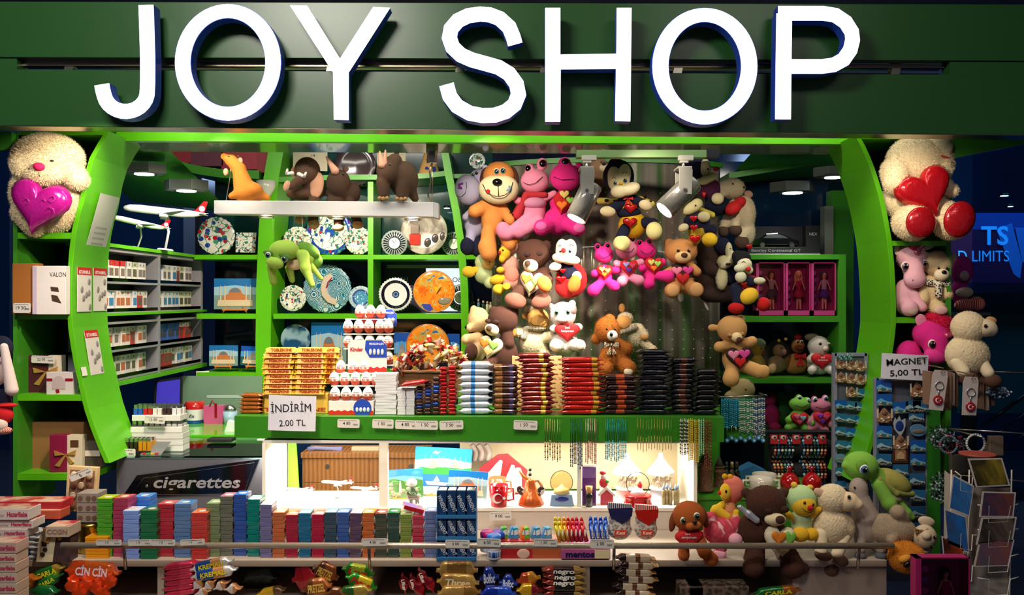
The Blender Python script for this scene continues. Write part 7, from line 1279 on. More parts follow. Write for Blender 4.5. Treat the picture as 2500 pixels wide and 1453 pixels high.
V, Q = blob(parse('e 1007 1196 8 11 0 7; c 1012 1195 3 1018 1203 2.5 3 6; e 1007 1185 6 6 2 6'), t.k, t.x0, t.y0,2, .8); o = bpy.data.objects.new('rider', blob_mesh('rider', V, Q, C_('#3a4a34'), t.k, t.x0, t.y0)); COL.objects.link(o); o.parent = t.o
m = t.mb(); m.ell(1006,1178,1,13,10,12, n=18, r=10); t.add('turban', m, C_('#ece8e0'))
def mug(label, x, y, r, h, d, col, mark, hs=1, sgn=1):
    t = T('mug', label, 'mug', x, y, d); m = t.mb(); m.lathe(x, y, 0, [(r*.8,0),(r*.86,2),(r*.92, h*.4),(r, h),(r*.92, h),(r*.8, h*.4),(.1,5)],0,32, cap=False); t.add('cup', m, [M(col, 'gloss')])
    for s in ([sgn] if sgn else (-1,1)): m = t.mb(); m.tube([(x+s*r*.9, y-h*.8,0),(x+s*r*1.5, y-h*.82,0),(x+s*r*1.55, y-h*.3,0),(x+s*r*.9, y-h*.25,0)], r*.11, n=8); t.add('handle', m, M(col, 'gloss'))
    if mark == 'crescent':
        m = t.mb(); a = [(x-4+12*math.cos(q), y-h*.45+12*math.sin(q)) for q in [math.radians(40+i*280/16) for i in range(17)]]; b_ = [(x-1+9.4*math.cos(q), y-h*.45+9.4*math.sin(q)) for q in [math.radians(320-i*280/16) for i in range(17)]]; m.prism(a+b_, r*.9, r+1.5)
        m.prism([(x+13+5*(1 if i % 2 == 0 else .42)*math.cos(i*.6283), y-h*.45+5*(1 if i % 2 == 0 else .42)*math.sin(i*.6283)) for i in range(10)], r*.75, r*.98); t.add('moon_and_star', m, G_('#f4f0ec'))
    if mark == 'heart':
        m = t.mb(); heart(m, x+2, y-h*.5, r*.6, r*.55, r*.98,2); t.add('heart_print', m, G_('#b01820'))
        m = t.mb(); [m.lathe(x, y-h*(.2+.09*i),0, [(r*.93+i*r*.012,0),(r*.94+i*r*.012, .6)],0,32, cap=False) for i in range(8)]; t.add('fine_print', m, M('#a8a098'))
    return t
mug('red mug with a white crescent and star at the front of the showcase', 1218, YC(3.54),23,52,3.54, '#c8101c', 'crescent'); mug('orange red mug standing behind the crescent mug', 1214, YC(3.68),22,50,3.68, '#d8502c', None)
t = T('fabric_gift_bag', 'white fabric gift bags in front of a red gabled box in the showcase', 'gift bag', 1235, YC(3.72),3.74); m = t.mb(); m.prism([(1178,1225),(1170,1145),(1215,1112),(1240,1110),(1288,1150),(1275,1225)],-14,-6); t.add('red_gabled_box', m, S_('#8a1c24'))
V, Q = blob(parse('c 1200 1200 16 1222 1128 5; c 1240 1200 18 1252 1140 5; c 1262 1190 12 1265 1150 8; c 1185 1180 10 1215 1135 5'), t.k, t.x0, t.y0,4,1.5,1.2, .4); o = bpy.data.objects.new('white_bag', blob_mesh('white_bag', V, Q, M('#ece4d8', 'cloth'), t.k, t.x0, t.y0)); COL.objects.link(o); o.parent = t.o
t = T('cloth_bundle', 'grey knitted scarf loops hanging behind the tall plaque', 'scarf', 1175,1150,3.78); m = t.mb(); [m.tube([(x+9*math.sin(a/3),1085+a*5,2*math.cos(a)) for a in range(9)],7, n=8) for x in (1152,1168,1186)]; t.add('knit', m, M('#8a8078', 'cloth'))
t = T('dancer_figurine', 'orange glass whirling dancer figurine with a tall striped hat', 'figurine', 1296, YC(3.56),3.56); yb = YC(3.56)
m = t.mb(); m.lathe(1296, yb, 0, [(30,0),(31,4),(24,20),(14,38),(10,52),(12,60),(5,66)],0,28, wave=.06, wn=9); t.add('skirt', m, M('#d8682c', 'shiny'))
m = t.mb(); m.tube([(1296, yb-58,0),(1278, yb-68,2),(1268, yb-84,4)], [6,4,3]); t.add('arm', m, M('#e0843c', 'shiny')); m = t.mb(); m.tube([(1298, yb-58,0),(1314, yb-60,2),(1324, yb-44,4)], [6,5,3]); t.add('arm', m, M('#e8a070', 'shiny'))
m = t.mb(); [m.lathe(1294, yb-64-i*6,0, [(4,0),(4.4,6)], i % 2,14) for i in range(4)]; t.add('striped_hat', m, [G_('#e8e0d0'), G_('#14120e')])
for i, x in enumerate((1272,1320)): m = t.mb(); m.ell(x, yb-34,4,9,14,3, rot=-30+60*i); t.add('sleeve', m, ramp_mat('dotted sleeve', [(0, '#e8e0d0'),(.5, '#3a302a')], 'CELL', 90, .3))
def globe(lab, x, r, d, base, bc):
    yb = YC(d); t = T('snow_globe', lab, 'snow globe', x, yb, d); m = t.mb(); m.prism([(x-r*1.05, yb),(x-r*.9, yb-28),(x+r*.9, yb-28),(x+r*1.05, yb)],-20,16); t.add('base', m, M(base, 'gloss'), bev=2); m = t.mb(); m.ell(x, yb-17,16, r*.6,6,2); t.add('nameplate', m, M(bc, 'gloss'))
    m = t.mb(); m.ell(x, yb-28-r*.95,0, r, r*1.02, r, n=28, r=18); t.add('glass_ball', m, M('#ece4c8', 'bubble')); m = t.mb(); m.lathe(x, yb-28,0, [(r*.7,0),(r*.66, r*.35),(r*.3, r*.5),(.1, r*.85)],0,16); t.add('scene', m, C_('#d8cc9c')); return t
globe('clear snow globe on a blue base beside the orange dancer', 1371,28,3.56, '#8ab4d8', '#1c3a8a')
t = T('perfume_box', 'tall purple box with a small corked bottle of black sand before it', 'box', 1439, YC(3.53),3.53); yb = YC(3.53); m = t.mb(); m.box(1422, yb-95,1456, yb, -26,-6,0); m.box(1423, yb-92,1455, yb-68,-6,-5,1); t.add('box', m, [G_('#5a2a6a'), G_('#7a5a9a')], bev=1); m = t.mb(); m.lathe(1438, yb, 2, [(9,0),(9,28),(7,34)],0,20); t.add('bottle', m, G_('#1a1a20')); m = t.mb(); m.lathe(1438, yb-34,2, [(7.5,0),(8.5,16)],0,16); t.add('cork', m, M('#d8a868', 'rough'))
def carousel(lab, x, d, rc):
    yb = YC(d); t = T('toy_carousel', lab, 'toy carousel', x, yb, d); m = t.mb(); m.lathe(x, yb, 0, [(27,0),(27,4),(25,5),(25,24),(29,26),(28,30)], [0,0,1,0,0],28); t.add('base', m, [G_('#f0ece8'), M(rc, 'gloss')])
    m = t.mb(); m.lathe(x, yb-30,0, [(1.6,0),(1.6,44)],0,8); t.add('pole', m, G_('#e8dcc8'))
    m = t.mb(); m.lathe(x, yb-68,0, [(33,-6),(33,0),(14,22),(4,38)],0,12, wave=.04, wn=12, sm=False); t.add('canopy', m, S_('#f4f2ec')); m = t.mb(); m.ell(x, yb-108,0,5.5,5.5,5.5); t.add('finial', m, G_('#f6f0e6'))
    for i in range(4):
        a = i*1.57+.5; hx, hz = x+17*math.cos(a),17*math.sin(a); m = t.mb(); m.ell(hx, yb-44, hz, 7,4,3); m.tube([(hx+5, yb-46, hz),(hx+8, yb-54, hz),(hx+11, yb-52, hz)], [3,2.4,1.6]); m.tube([(hx-5, yb-42, hz),(hx-7, yb-34, hz)],1.2); m.tube([(hx+5, yb-42, hz),(hx+7, yb-34, hz)],1.2); m.tube([(hx, yb-30, hz),(hx, yb-70, hz)], .7); t.add('horse', m, G_('#e8d8c4'))
carousel('white toy carousel with a pink banded base beside the wooden house ornament', 1530,3.66, '#e8a0a0'); carousel('white toy carousel standing by the lit end wall', 1613,3.66, '#b8c0d0')
t = T('music_box_base', 'snow globe on a red ruffled base in front of the carousels', 'snow globe', 1557, YC(3.55),3.55); yb = YC(3.55); m = t.mb(); m.lathe(1557, yb, 0, [(33,0),(34,6),(31,8),(31,20),(33,22),(30,27)],0,40, wave=.03, wn=20); t.add('red_base', m, G_('#c0181c')); m = t.mb(); m.ell(1557, yb-52,0,29,29,29, n=24, r=14); t.add('glass_ball', m, M('#ffffff', 'bubble')); m = t.mb(); m.lathe(1557, yb-27,0, [(20,0),(10,14),(.1,18)],0,16); m.ell(1562, yb-48,0,6,9,5, m=1); m.ell(1562, yb-59,0,4,4,4, m=0); t.add('snowman_scene', m, [C_('#f2f0f0'), C_('#c02428')])
t = T('house_ornament', 'small red house ornament with a snowy roof and a bearded figure above', 'ornament', 1480, YC(3.57),3.57); yb = YC(3.57); m = t.mb(); m.prism([(1466, yb),(1466, yb-24),(1480, yb-38),(1496, yb-24),(1496, yb)],-16,8); t.add('house', m, C_('#a83040')); m = t.mb(); m.stroke([(1460, yb-22),(1480, yb-41),(1500, yb-22)],5,-18,10); t.add('snowy_roof', m, C_('#efe2d0')); m = t.mb(); m.ell(1474, yb-52,-2,11,13,8, m=0); m.ell(1474, yb-66,-2,8,8,7, m=1); m.ell(1472, yb-76,-2,8,6,6, m=0); m.ell(1482, yb-56,4,5,5,4, m=2); t.add('bearded_figure', m, [C_('#c02028'), C_('#f0dcc0'), C_('#3a8a40')])
first = None
for i, (x, z, h) in enumerate(((1620,0,52),(1628,6,50),(1637,0,50),(1649,-4,48),(1655,4,46))):
    d = 3.56; yb = YC(d)-z*.3; lab = 'slim brown perfume bottle with a pointed blue cap, %s' % ('outermost', 'second', 'middle one', 'fourth', 'closest to the post')[i]
    if first is None: first = T('perfume_bottle', lab, 'bottle', x, yb, d, 'slim perfume bottles'); m = first.mb(); m.lathe(x, yb, 0, [(4.5,0),(4.5,34),(3,36)],0,12); first.add('glass_body', m, G_('#8a7a50')); m = first.mb(); m.lathe(x, yb-36,0, [(3,0),(3,6),(1,15)],0,10); first.add('cap', m, G_('#8aa8c8'))
    else: dup(first.o, W(x, yb, d), lab)
# ================================================================ low shelf, right of the gum stand
d = 3.12; yb = YS(d)
for x, y, c, n_ in ((1190,1318, '#c01878', 'magenta'),(1218,1318, '#1c58c8', 'deep blue'),(1206,1326, '#2a78d8', 'bright blue'),(1206,1362, '#1c58b0', 'dark blue')):
    t = T('gum_tub', 'round gum tub with a %s lid on the low shelf' % n_, 'gum tub', x, yb, d+(.05 if y < 1320 else 0)); m = t.mb(); m.lathe(x, yb if y > 1340 else 1345,0, [(17,0),(18,3),(18,22),(16,26)],0,24); t.add('tub', m, G_('#d8dce4')); m = t.mb(); m.lathe(x, y-4,0, [(18,0),(18,14),(15,18)],0,28); t.add('lid', m, M(c, 'gloss'))
solo('snack_carton', 'red cartons lying flat under the steel rail', 'carton', 1295, yb, d, lambda m: (m.box(1224,1322,1300, yb, -60,0,0), m.box(1300,1322,1370, yb, -60,0,1), m.ell(1278,1352,1,16,12,2, m=2)), [K_('#a8141c'), K_('#b0542c'), K_('#d8b0a0')], bev=1)
t = T('mint_carton', 'purple carton lettered in dark blue under the steel rail', 'carton', 1432, yb, 3.1); m = t.mb(); m.box(1370,1342,1490,1365,-90,0,0); m.box(1452,1343,1489,1364,0, .6,1); t.add('carton', m, [K_('#a8508a'), K_('#d8c8a0')], bev=1); t.text('mentos', 1416,1354,14,1, M('#14144a'), bold=.06, w=70)
MC = [('#4aa83a', 'green'),('#2a8ac8', 'blue'),('#2a98d0', 'azure'),('#e87820', 'orange'),('#58b83a', 'lime'),('#3a90d0', 'light blue'),('#2a8cc8', 'mid blue'),('#3a98d8', 'pale blue'),('#58a8d0', 'sky blue')]
for i, (c, n_) in enumerate(MC):
    x = 1236+i*13.5; t = T('mint_pack', '%s paper mint pack standing in the row before the mint rolls' % n_, 'mint pack', x, 1321,3.15); m = t.mb(); m.box(x-7,1290, x+6,1321,-26,-4,0, rot=0); t.add('sleeve', m, M(c, 'gloss'), bev=2); m = t.mb(); m.prism([(x-5,1296),(x+4,1294),(x+4,1306),(x-5,1308)],-4,-3.4); t.add('print', m, G_('#e8f0f0')); t.o.rotation_euler = (0, .25 if i % 2 else -.1, .2)
RL = [(1360, '#d8c01c', 'yellow'),(1370, '#e8c828', 'gold'),(1381, '#e89820', 'amber'),(1391, '#c83024', 'brick red'),(1402, '#d82830', 'red'),(1412, '#c81c5a', 'pink'),(1424, '#d02c30', 'scarlet'),(1440, '#1c58c8', 'strong blue'),(1452, '#2468d8', 'blue'),(1464, '#1c50b8', 'deep blue'),(1476, '#2a70d8', 'cobalt')]
for i, (x, c, n_) in enumerate(RL):
    for r in range(2):
        yt = 1266+r*10 if x < 1430 else 1264+r*12; t = T('mint_roll', '%s foil mint roll standing in the %s row' % (n_, ('back', 'front')[r]), 'mint roll', x, 1322,3.16-.03*r); m = t.mb()
        m.tube([(x+8,1322,0),(x+(2 if i > 6 else -4)*1, yt+6,0)], [5.5,5.5], n=12); m.tube([(x+(2 if i > 6 else -4), yt+6,0),(x+(2 if i > 6 else -5), yt-3,0)], [5,2.6], n=10); t.add('wrapper', m, M(c, 'foil'))
        if r and i in (7,8,9,10): t.text('mentos', x+6,1296,6.5,6.2, M('#e8ecf4'), bold=.04, rot=84, w=34)
        elif r: m = t.mb(); m.ell(x+4,1300,5,2.6,9,1.6); t.add('print', m, G_('#f0ead8'))
for x0, x1, yt, c, c2, n_ in ((1484,1545,1228, '#2a2c5a', '#c8c4c0', 'navy'),(1550,1608,1232, '#c82418', '#c8c0b8', 'red')):
    t = T('candy_bag', 'clear candy bag with a %s folded top and striped seal' % n_, 'candy bag', (x0+x1)/2,1322,3.14); V, Q = blob(parse('e %g 1296 %g 26 -14 16; e %g 1270 %g 22 -14 13' % ((x0+x1)/2,(x1-x0)/2-1,(x0+x1)/2,(x1-x0)/2-3)), t.k, t.x0, t.y0,8,1.6, .8, .45); o = bpy.data.objects.new('clear_pouch', blob_mesh('clear_pouch', V, Q, ramp_mat('sweets in clear bag', [(0, '#5a5048'),(.5, '#a8a098'),(.6, '#c8bcb0')], 'VORONOI', 90, .15, interp='LINEAR', bump=.4), t.k, t.x0, t.y0)); COL.objects.link(o); o.parent = t.o
    m = t.mb(); m.prism([(x0, yt+14),(x1, yt+12),(x1-2, yt+32),((x0+x1)/2+4, yt+52),(x0+6, yt+34)],-4,1); t.add('coloured_top', m, M(c, 'foil')); m = t.mb(); m.prism([(x0+1, yt),(x1-3, yt+4),(x1, yt+18),(x0, yt+14)],-10,0); t.add('striped_seal', m, ramp_mat('striped seal '+n_, [(0, '#d8d0c8'),(.5, c)], 'WAVE', 45, .5)); m = t.mb(); m.box((x0+x1)/2-14,1294,(x0+x1)/2+14,1308,2,3.4); lb = t.add('label', m, G_('#d84020')); t.text('Kent', (x0+x1)/2,1301,8,3.6, M('#f0e8e0'), lb, bold=.03, shear=.2, w=22)
# ================================================================ snack bins
def pack(name, lab, cat, x, y, w, h, d, cols, bands, rot=0, txt=None, tc='#f0e8d8', dep=22, tsz=.4, crimp=9, tilt=0, tw=.6):
    d += .05; t = T(name, lab, cat, x, y+h/2, d); t.y0 = y; t.o.location = W(x, y, d); m = t.mb(); pillow(m, x-w/2, x+w/2, y, h, -dep, 0, bands, crimp, n=14); t.add('wrapper', m, [M(c, 'foil') for c in cols])
    if txt: t.text(txt, x, y, h*tsz, .6, M(tc), bold=.05, shear=.1, w=w*tw)
    t.o.rotation_euler = (tilt, math.radians(rot),0); return t
B = 'biscuit pack'
for a in (('biscuit_pack', 'green and orange wafer packet, lowest at the bin corner', 48,1428,84,34,2.98, ['#2a7a30', '#e07a28'],((0,0),(.5,1)),-18, 'CARLA', '#e8d820'),('biscuit_pack', 'green wafer packet with yellow lettering lying slanted in the first bin', 112,1402,84,30,3.02, ['#1c6a28', '#a08030'],((0,0),(.75,1)),-20, 'CARLA', '#e8d820'),('biscuit_pack', 'dark green wafer packet with yellow lettering below the slanted green one', 112,1424,70,26,2.99, ['#1a6a2c', '#2a8a3a'],((0,0),(.6,1)),-28, 'CARLA', '#e8d820'),
          ('biscuit_pack', 'dark green foil packet at the bottom of the first bin', 104,1446,66,26,2.96, ['#146a34'],((0,0),),4, None, ''),('snack_bag', 'large orange snack bag with white lettering on top of the orange heap', 222,1398,130,46,2.98, ['#e04c14', '#e8641c'],((0,0),(.4,1)),4, 'CİN CİN', '#f0e0f0'),('snack_bag', 'orange snack bag behind the large lettered one', 226,1382,118,28,3.06, ['#d84412', '#e86a1c'],((0,0),(.6,1)),2, 'CİN CİN', '#f0e0f0'),
          ('biscuit_pack', 'white and blue biscuit roll with a biscuit picture, top of the second bin', 514,1382,104,26,2.98, ['#e8e4e0', '#1c50a0', '#d89860', '#e4e0dc'],((0,0),(.12,1),(.34,1),(.55,2),(.8,3)),-12, 'KREMALI', '#f0d820'),('biscuit_pack', 'white and blue biscuit roll just under the top one', 520,1402,110,28,2.97, ['#e8e4e0', '#1c50a0', '#d89860', '#e4e0dc'],((0,0),(.1,1),(.3,1),(.55,2),(.8,3)),-10, 'KREMALI', '#f0d820'),
          ('snack_bag', 'dark olive snack bag in the shade of the second bin', 630,1418,90,56,3.2, ['#28301c'],((0,0),),-8, None, ''),('snack_bag', 'yellow topped snack bag at the bottom of the second bin', 660,1448,70,22,3.0, ['#c8a020', '#5a4020'],((0,0),(.6,1)),-10, None, ''),('snack_bag', 'dark red snack bag in the second bin beside the pretzel bags', 742,1412,60,72,3.05, ['#8a1018', '#a01820'],((0,0),(.5,1)),-12, None, ''),('snack_bag', 'brown pretzel bag with gold print, upper one', 792,1402,66,50,3.0, ['#5a3018', '#8a4a20'],((0,0),(.4,1)),25, 'PRETZEL', '#e0b850'),('snack_bag', 'brown pretzel bag with gold print, lower one', 772,1438,70,46,2.96, ['#6a3818', '#a05a28'],((0,0),(.4,1)),-8, 'PRETZEL', '#e0b850'),
          ('snack_bag', 'brown bag at the bottom beside the green snack bags', 818,1452,50,30,2.95, ['#6a3c1c'],((0,0),),5, None, ''),('snack_bag', 'green and yellow snack bag with a red logo, upper one', 872,1398,78,34,3.0, ['#2a7a1c', '#a8b828', '#2a8a24'],((0,0),(.3,1),(.7,0)),12, 'Lays', '#c02018'),('snack_bag', 'green snack bag with yellow chips, lower one', 880,1424,80,34,2.98, ['#2a8a24', '#d8c028'],((0,0),(.4,1),(.8,0)),22, 'Patos', '#c02018'),('snack_bag', 'dark green bag beneath the green snack bags', 864,1448,84,32,2.96, ['#2c5a20', '#a08a38'],((0,0),(.5,1)),-6, None, ''),
          ('chocolate_bag', 'large gold foil bag, topmost of the gold heap', 1115,1396,100,46,3.0, ['#b08a48', '#8a6428'],((0,0),(.3,1),(.7,0)),0, None, ''),('chocolate_bag', 'large gold foil bag in the middle of the gold heap', 1117,1424,102,40,2.97, ['#a8803c', '#c09a50'],((0,0),(.4,1)),3, 'Three', '#e8d8b0'),('chocolate_bag', 'large gold foil bag at the bottom of the gold heap', 1120,1450,104,36,2.95, ['#b08a48', '#8a6428'],((0,0),(.6,1)),-2, None, ''),
          ('cracker_bag', 'blue cracker bag with orange squares and white lettering, taller one', 1194,1414,46,54,3.0, ['#1a3088', '#2040a0'],((0,0),(.5,1)),-4, 'Bolfoc', '#e8ecf4'),('cracker_bag', 'blue cracker bag with orange squares, lower one nearer the gold heap gap', 1240,1426,44,42,2.98, ['#1a3088', '#2040a0'],((0,0),(.5,1)),4, 'Bolfoc', '#e8ecf4'),('cracker_bag', 'shiny blue bag at the bottom of the third bin', 1215,1452,86,34,2.95, ['#1430a0', '#2450c8'],((0,0),(.5,1)),2, None, ''),('snack_bag', 'orange and yellow snack bag between the blue bags and the black bars', 1290,1418,58,34,3.0, ['#c04818', '#d89028'],((0,0),(.5,1)),-10, None, ''),('snack_bag', 'yellow and maroon bag under the orange one', 1292,1444,62,30,2.97, ['#c89c1c', '#7a1820'],((0,0),(.6,1)),0, None, ''),
          ('snack_bag', 'green glossy snack bag in the last bin with cream lettering', 1900,1448,110,24,2.98, ['#1a6a2c', '#a05a20'],((0,0),(.6,1)),-6, 'CARLA', '#e8d820')): pack(a[0], a[1], B if 'biscuit' in a[0] else 'snack bag', a[2], a[3], a[4], a[5], a[6], a[7], a[8], a[9], a[10], a[11] or '#ffffff')
for i, (x, y) in enumerate(((172,1432),(205,1430),(232,1436),(262,1424),(190,1450),(246,1452))): pack('snack_bag', 'orange snack bag seen end on in the heap, %s' % ('far corner', 'second in the row', 'third in the row', 'end of the row', 'lower one', 'lowest one')[i], 'snack bag', x, y, 44,34,2.96-.005*i, ['#e04412'],((0,0),),70+i*9)
for i in range(6): pack('wafer_pack', 'pink foil wafer pack in the second bin, %s' % ('topmost', 'second down', 'third down', 'fourth down', 'fifth down', 'lowest')[i], 'wafer', 436+(i % 2)*4,1384+i*13,84,15,3.0, ['#c02848', '#d83858'],((0,0),(.5,1)),-8, dep=30, crimp=7)
for i, (x, y) in enumerate(((482,1428),(510,1430),(538,1432),(494,1448),(566,1440))): pack('biscuit_pack', 'white wrapped biscuit roll seen end on, %s under the blue and white rolls' % ('first', 'second', 'third', 'lower one', 'outer one')[i], B, x, y, 40,24,2.97, ['#d8cfc8', '#c88a58'],((0,0),(.55,1)),-50+i*12)
for i, x in enumerate((985,1008,1030,1048,1022)): pack('chocolate_pouch', 'dark red glossy pouch standing in the third bin, %s' % ('first', 'second', 'tallest', 'fourth', 'lower front one')[i], 'sweets packet', x, 1424+(-12 if i == 2 else 16 if i == 4 else 4),46,24,3.0-.01*i, ['#7a0c18', '#a01420'],((0,0),(.5,1)),78-6*i, 'Ulker' if i < 3 else None, tsz=.35)
for i in range(5): pack('chocolate_bar', 'black, red and gold bar pack lettered in white, %s of the pile' % ('top', 'second', 'third', 'fourth', 'lowest')[i], 'chocolate bar', 1376+(i % 2)*3,1396+i*14,104,16,2.99, [('#241410', '#1c1814')[i % 2], '#8a2a1c', '#a8843c'],((0,1),(.25,0),(.7,2)),1, 'negro' if i in (0,1,2) else None, '#f0ece4', 30, .7, tw=.5)
for i in range(6): pack('biscuit_pack', 'brown and cream chocolate biscuit roll, %s of the pile in the last bin' % ('top', 'second', 'third', 'fourth', 'fifth', 'lowest')[i], B, 1552+(i % 2)*6-(8 if i > 3 else 0),1366+i*17,98,19,3.0, ['#2c1810', '#d8c4a8', '#6a4024', '#d8c4a8', '#c89860'],((0,0),(.3,1),(.45,2),(.6,3),(.85,4)),2, dep=26)
for i, (x, w) in enumerate(((1755,150),(1690,60))): solo('clear_food_box', ('long clear plastic box of dried sweets in the last bin', 'small dark glossy pouch beside the clear plastic box')[i], 'food box', x, 1470,3.04, lambda m: m.box(x-w/2,1432, x+w/2,1470,-60,0), ramp_mat('sweets under lid %d' % i, [(0, '#2a2420'),(.5, '#4a4038'),(.62, '#6a5a50')], 'VORONOI', 60, .15, interp='LINEAR'), bev=4)
# ================================================================ bead necklaces
ORD = 'first second third fourth fifth sixth seventh eighth ninth tenth'.split()
def necklaces(x0, x1, n, ytop, ybot, d, ccol, bcols, lab, grp, bead=2.6, chain=.7, full=False):
    t = T('bead_necklace', lab, 'necklace', x0, ytop, d, grp); m = t.mb(); m.tube([(x0, ytop, 0),(x0, ybot, 0)], chain, n=4); t.add('strand', m, M(ccol, 'metal') if not full else M(ccol, 'gloss'))
    m = t.mb(); ys = np.arange(ytop+6 if full else ybot-(ybot-ytop)*.42, ybot, bead*2.1)
    for i, y in enumerate(ys): m.ell(x0, float(y), .5, bead, bead, bead, n=6, r=4, m=i % len(bcols))
    t.add('beads', m, [M(c, 'gloss') for c in bcols])
    t.o['label'] = lab+', first strand'
    for i in range(1, n): c = dup(t.o, W(x0+(x1-x0)*i/(n-1)+random.uniform(-.8, .8), ytop+random.uniform(-1,3), d+random.uniform(-.006, .006)), scale=(1,1, random.uniform(.92,1.04)), label=lab+', %s strand' % (ORD+['eleventh', 'twelfth', 'thirteenth'])[i])
for a in ((1331,1367,7,1022,1124, '#a09060', ('#c8b890', '#b89a40', '#3a3a48'), 'gold and black beaded necklace hanging under the red wafers', 'gold and black necklaces'),(1393,1420,7,1022,1138, '#1a4a50', ('#1c6a70', '#a8a0b0', '#2a3a68'), 'navy and silver beaded necklace hanging beside the gold and black ones', 'navy and silver necklaces'),(1430,1455,7,1022,1128, '#a8988a', ('#c07a70', '#d8a8a0', '#b8b0a0'), 'pink and silver beaded necklace under the bright red wafer piles', 'pink and silver necklaces'),(1479,1527,12,1022,1122, '#2a8a90', ('#4ab0b8', '#a8d0d8', '#2a7aa0'), 'turquoise beaded necklace hanging under the dark and orange wafers', 'turquoise front necklaces'),
          (1557,1638,13,1022,1100, '#a89a50', ('#b8a860',), 'very thin gold chain necklace hanging in front of the carousels', 'thin gold necklaces'),(1661,1679,5,1022,1110, '#d0ccc0', ('#d8d4c8', '#2a2a30'), 'white and black beaded necklace by the green counter end', 'white and black necklaces'),(1682,1704,6,1022,1126, '#c8a828', ('#e0c030', '#d8b428'), 'yellow beaded necklace by the green counter end', 'yellow necklaces'),(1708,1718,3,1022,1116, '#8ab890', ('#98c8a0',), 'pale green beaded necklace next to the yellow ones', 'pale green necklaces'),(1721,1734,4,1022,1140, '#6a3418', ('#8a4422', '#5a2a14'), 'brown beaded necklace at the very end of the green counter', 'brown necklaces')):
    necklaces(a[0], a[1], a[2], a[3], a[4],3.475, a[5], a[6], a[7], a[8],1.3 if 'thin' in a[7] else 2.1, .5 if 'thin' in a[7] else .8, full=('yellow' in a[7] or 'white' in a[7] or 'brown' in a[7]))
necklaces(1762,1802,12,972,1045,3.9, '#1c7a98', ('#2aa0c0', '#1c88a8'), 'turquoise bead necklace in the rear bunch beside the counter end', 'turquoise rear necklaces', 2.6,1.6, True); necklaces(1806,1836,9,970,1062,3.9, '#2a7a5a', ('#3a9a70', '#a8c8b0', '#c8c8c0'), 'green and silver bead necklace in the rear bunch', 'green rear necklaces', 2.6,1.2, True); necklaces(1840,1866,8,968,1068,3.9, '#5a6a70', ('#a0a8a8', '#3a5a98', '#c8ccc8'), 'silver and blue bead necklace in the rear bunch', 'silver and blue rear necklaces', 2.6,1.2, True)
t = T('necklace_rod', 'metal rod holding the rear bunch of bead necklaces', 'rod', 1814,968,3.9); m = t.mb(); m.tube([(1756,969,0),(1872,967,0)],2.5); m.tube([(1756,969,0),(1756,969,-60)],2.5); m.tube([(1872,967,0),(1872,967,-60)],2.5); t.add('bar', m, STEEL)
for i in range(9): t = T('bead_pendant', 'light blue pendant cluster under the rear necklaces, number %s from the counter end' % ('one two three four five six seven eight nine'.split()[i]), 'pendant', 1775+i*11,1082-(i % 2)*6,3.88); m = t.mb(); m.ell(1775+i*11,1076-(i % 2)*6,0,6,6,4); m.ell(1775+i*11,1076-(i % 2)*6,3,3,3,2, m=1); t.add('glass_drop', m, [G_('#3a78b8'), G_('#a8d0e8')]); m = t.mb(); m.tube([(1775+i*11,1070-(i % 2)*6,0),(1775+i*11,1040,0)], .8, n=4); t.add('cord', m, STEEL)
# ================================================================ green side counter and its goods
t = T('side_counter', 'green low side counter with mugs, towers and red ornaments', 'counter', 1880,1672,3.55); m = t.mb(); m.box(1702,1211,2050,1221,-230,0); t.add('top', m, M('#3f8a20', 'paint'), bev=1); m = t.mb(); m.box(1702,1221,2050,1672,-226,-4); t.add('front', m, M('#347a1c', 'paint'))
t = T('black_jewellery_stand', 'black velvet stand with two rolls of beaded bracelets', 'display stand', 1950,1200,3.95); 
for y in (1092,1150): m = t.mb(); m.tube([(1878, y, 0),(2026, y, 0)],20, n=20); t.add('velvet_roll', m, M('#0c0c12', 'velvet'))
m = t.mb(); m.box(1872,1065,1880,1200,-22,10); m.box(2024,1065,2032,1200,-22,10); m.box(1872,1055,2032,1066,-40,0); t.add('frame', m, S_('#0a0a10'))
first = {}
BC = [('red', ('#c84838', '#e8a090', '#3a2a28')),('dark green', ('#2a5a40', '#8ab8a0', '#141c18')),('black and white', ('#1a1a1e', '#d8d8d8', '#3a3a40')),('blue', ('#2a6a98', '#a8c8d8', '#142438')),('orange', ('#d87838', '#f0c8a0', '#3a2a20'))]
for r, y in enumerate((1092,1150)):
    for i, x in enumerate([1886+8.6*j for j in range(6)]+[1956+8.6*j for j in range(7)]):
        q = (4 if r and i < 3 else 0 if i in (0,12) else (1,3,2)[i % 3] if i < 6 else (2,1,3,4)[i % 4]); lab = '%s beaded bracelet, %s on the %s black roll' % (BC[q][0],('first', 'second', 'third', 'fourth', 'fifth', 'sixth', 'seventh', 'eighth', 'ninth', 'tenth', 'eleventh', 'twelfth', 'last')[i],('upper', 'lower')[r])
        if q not in first:
            t = T('beaded_bracelet', lab, 'bracelet', x, y, 3.95, 'bracelets on the black rolls'); first[q] = t
            m = t.mb(); [m.ell(x, y+23*math.cos(a*.349),23*math.sin(a*.349),3.6,3.9,3.9, n=6, r=4, m=a % 3) for a in range(18)]; t.add('bead_ring', m, [M(c, 'gloss') for c in BC[q][1]])
        else: dup(first[q].o, W(x, y, 3.95), lab)
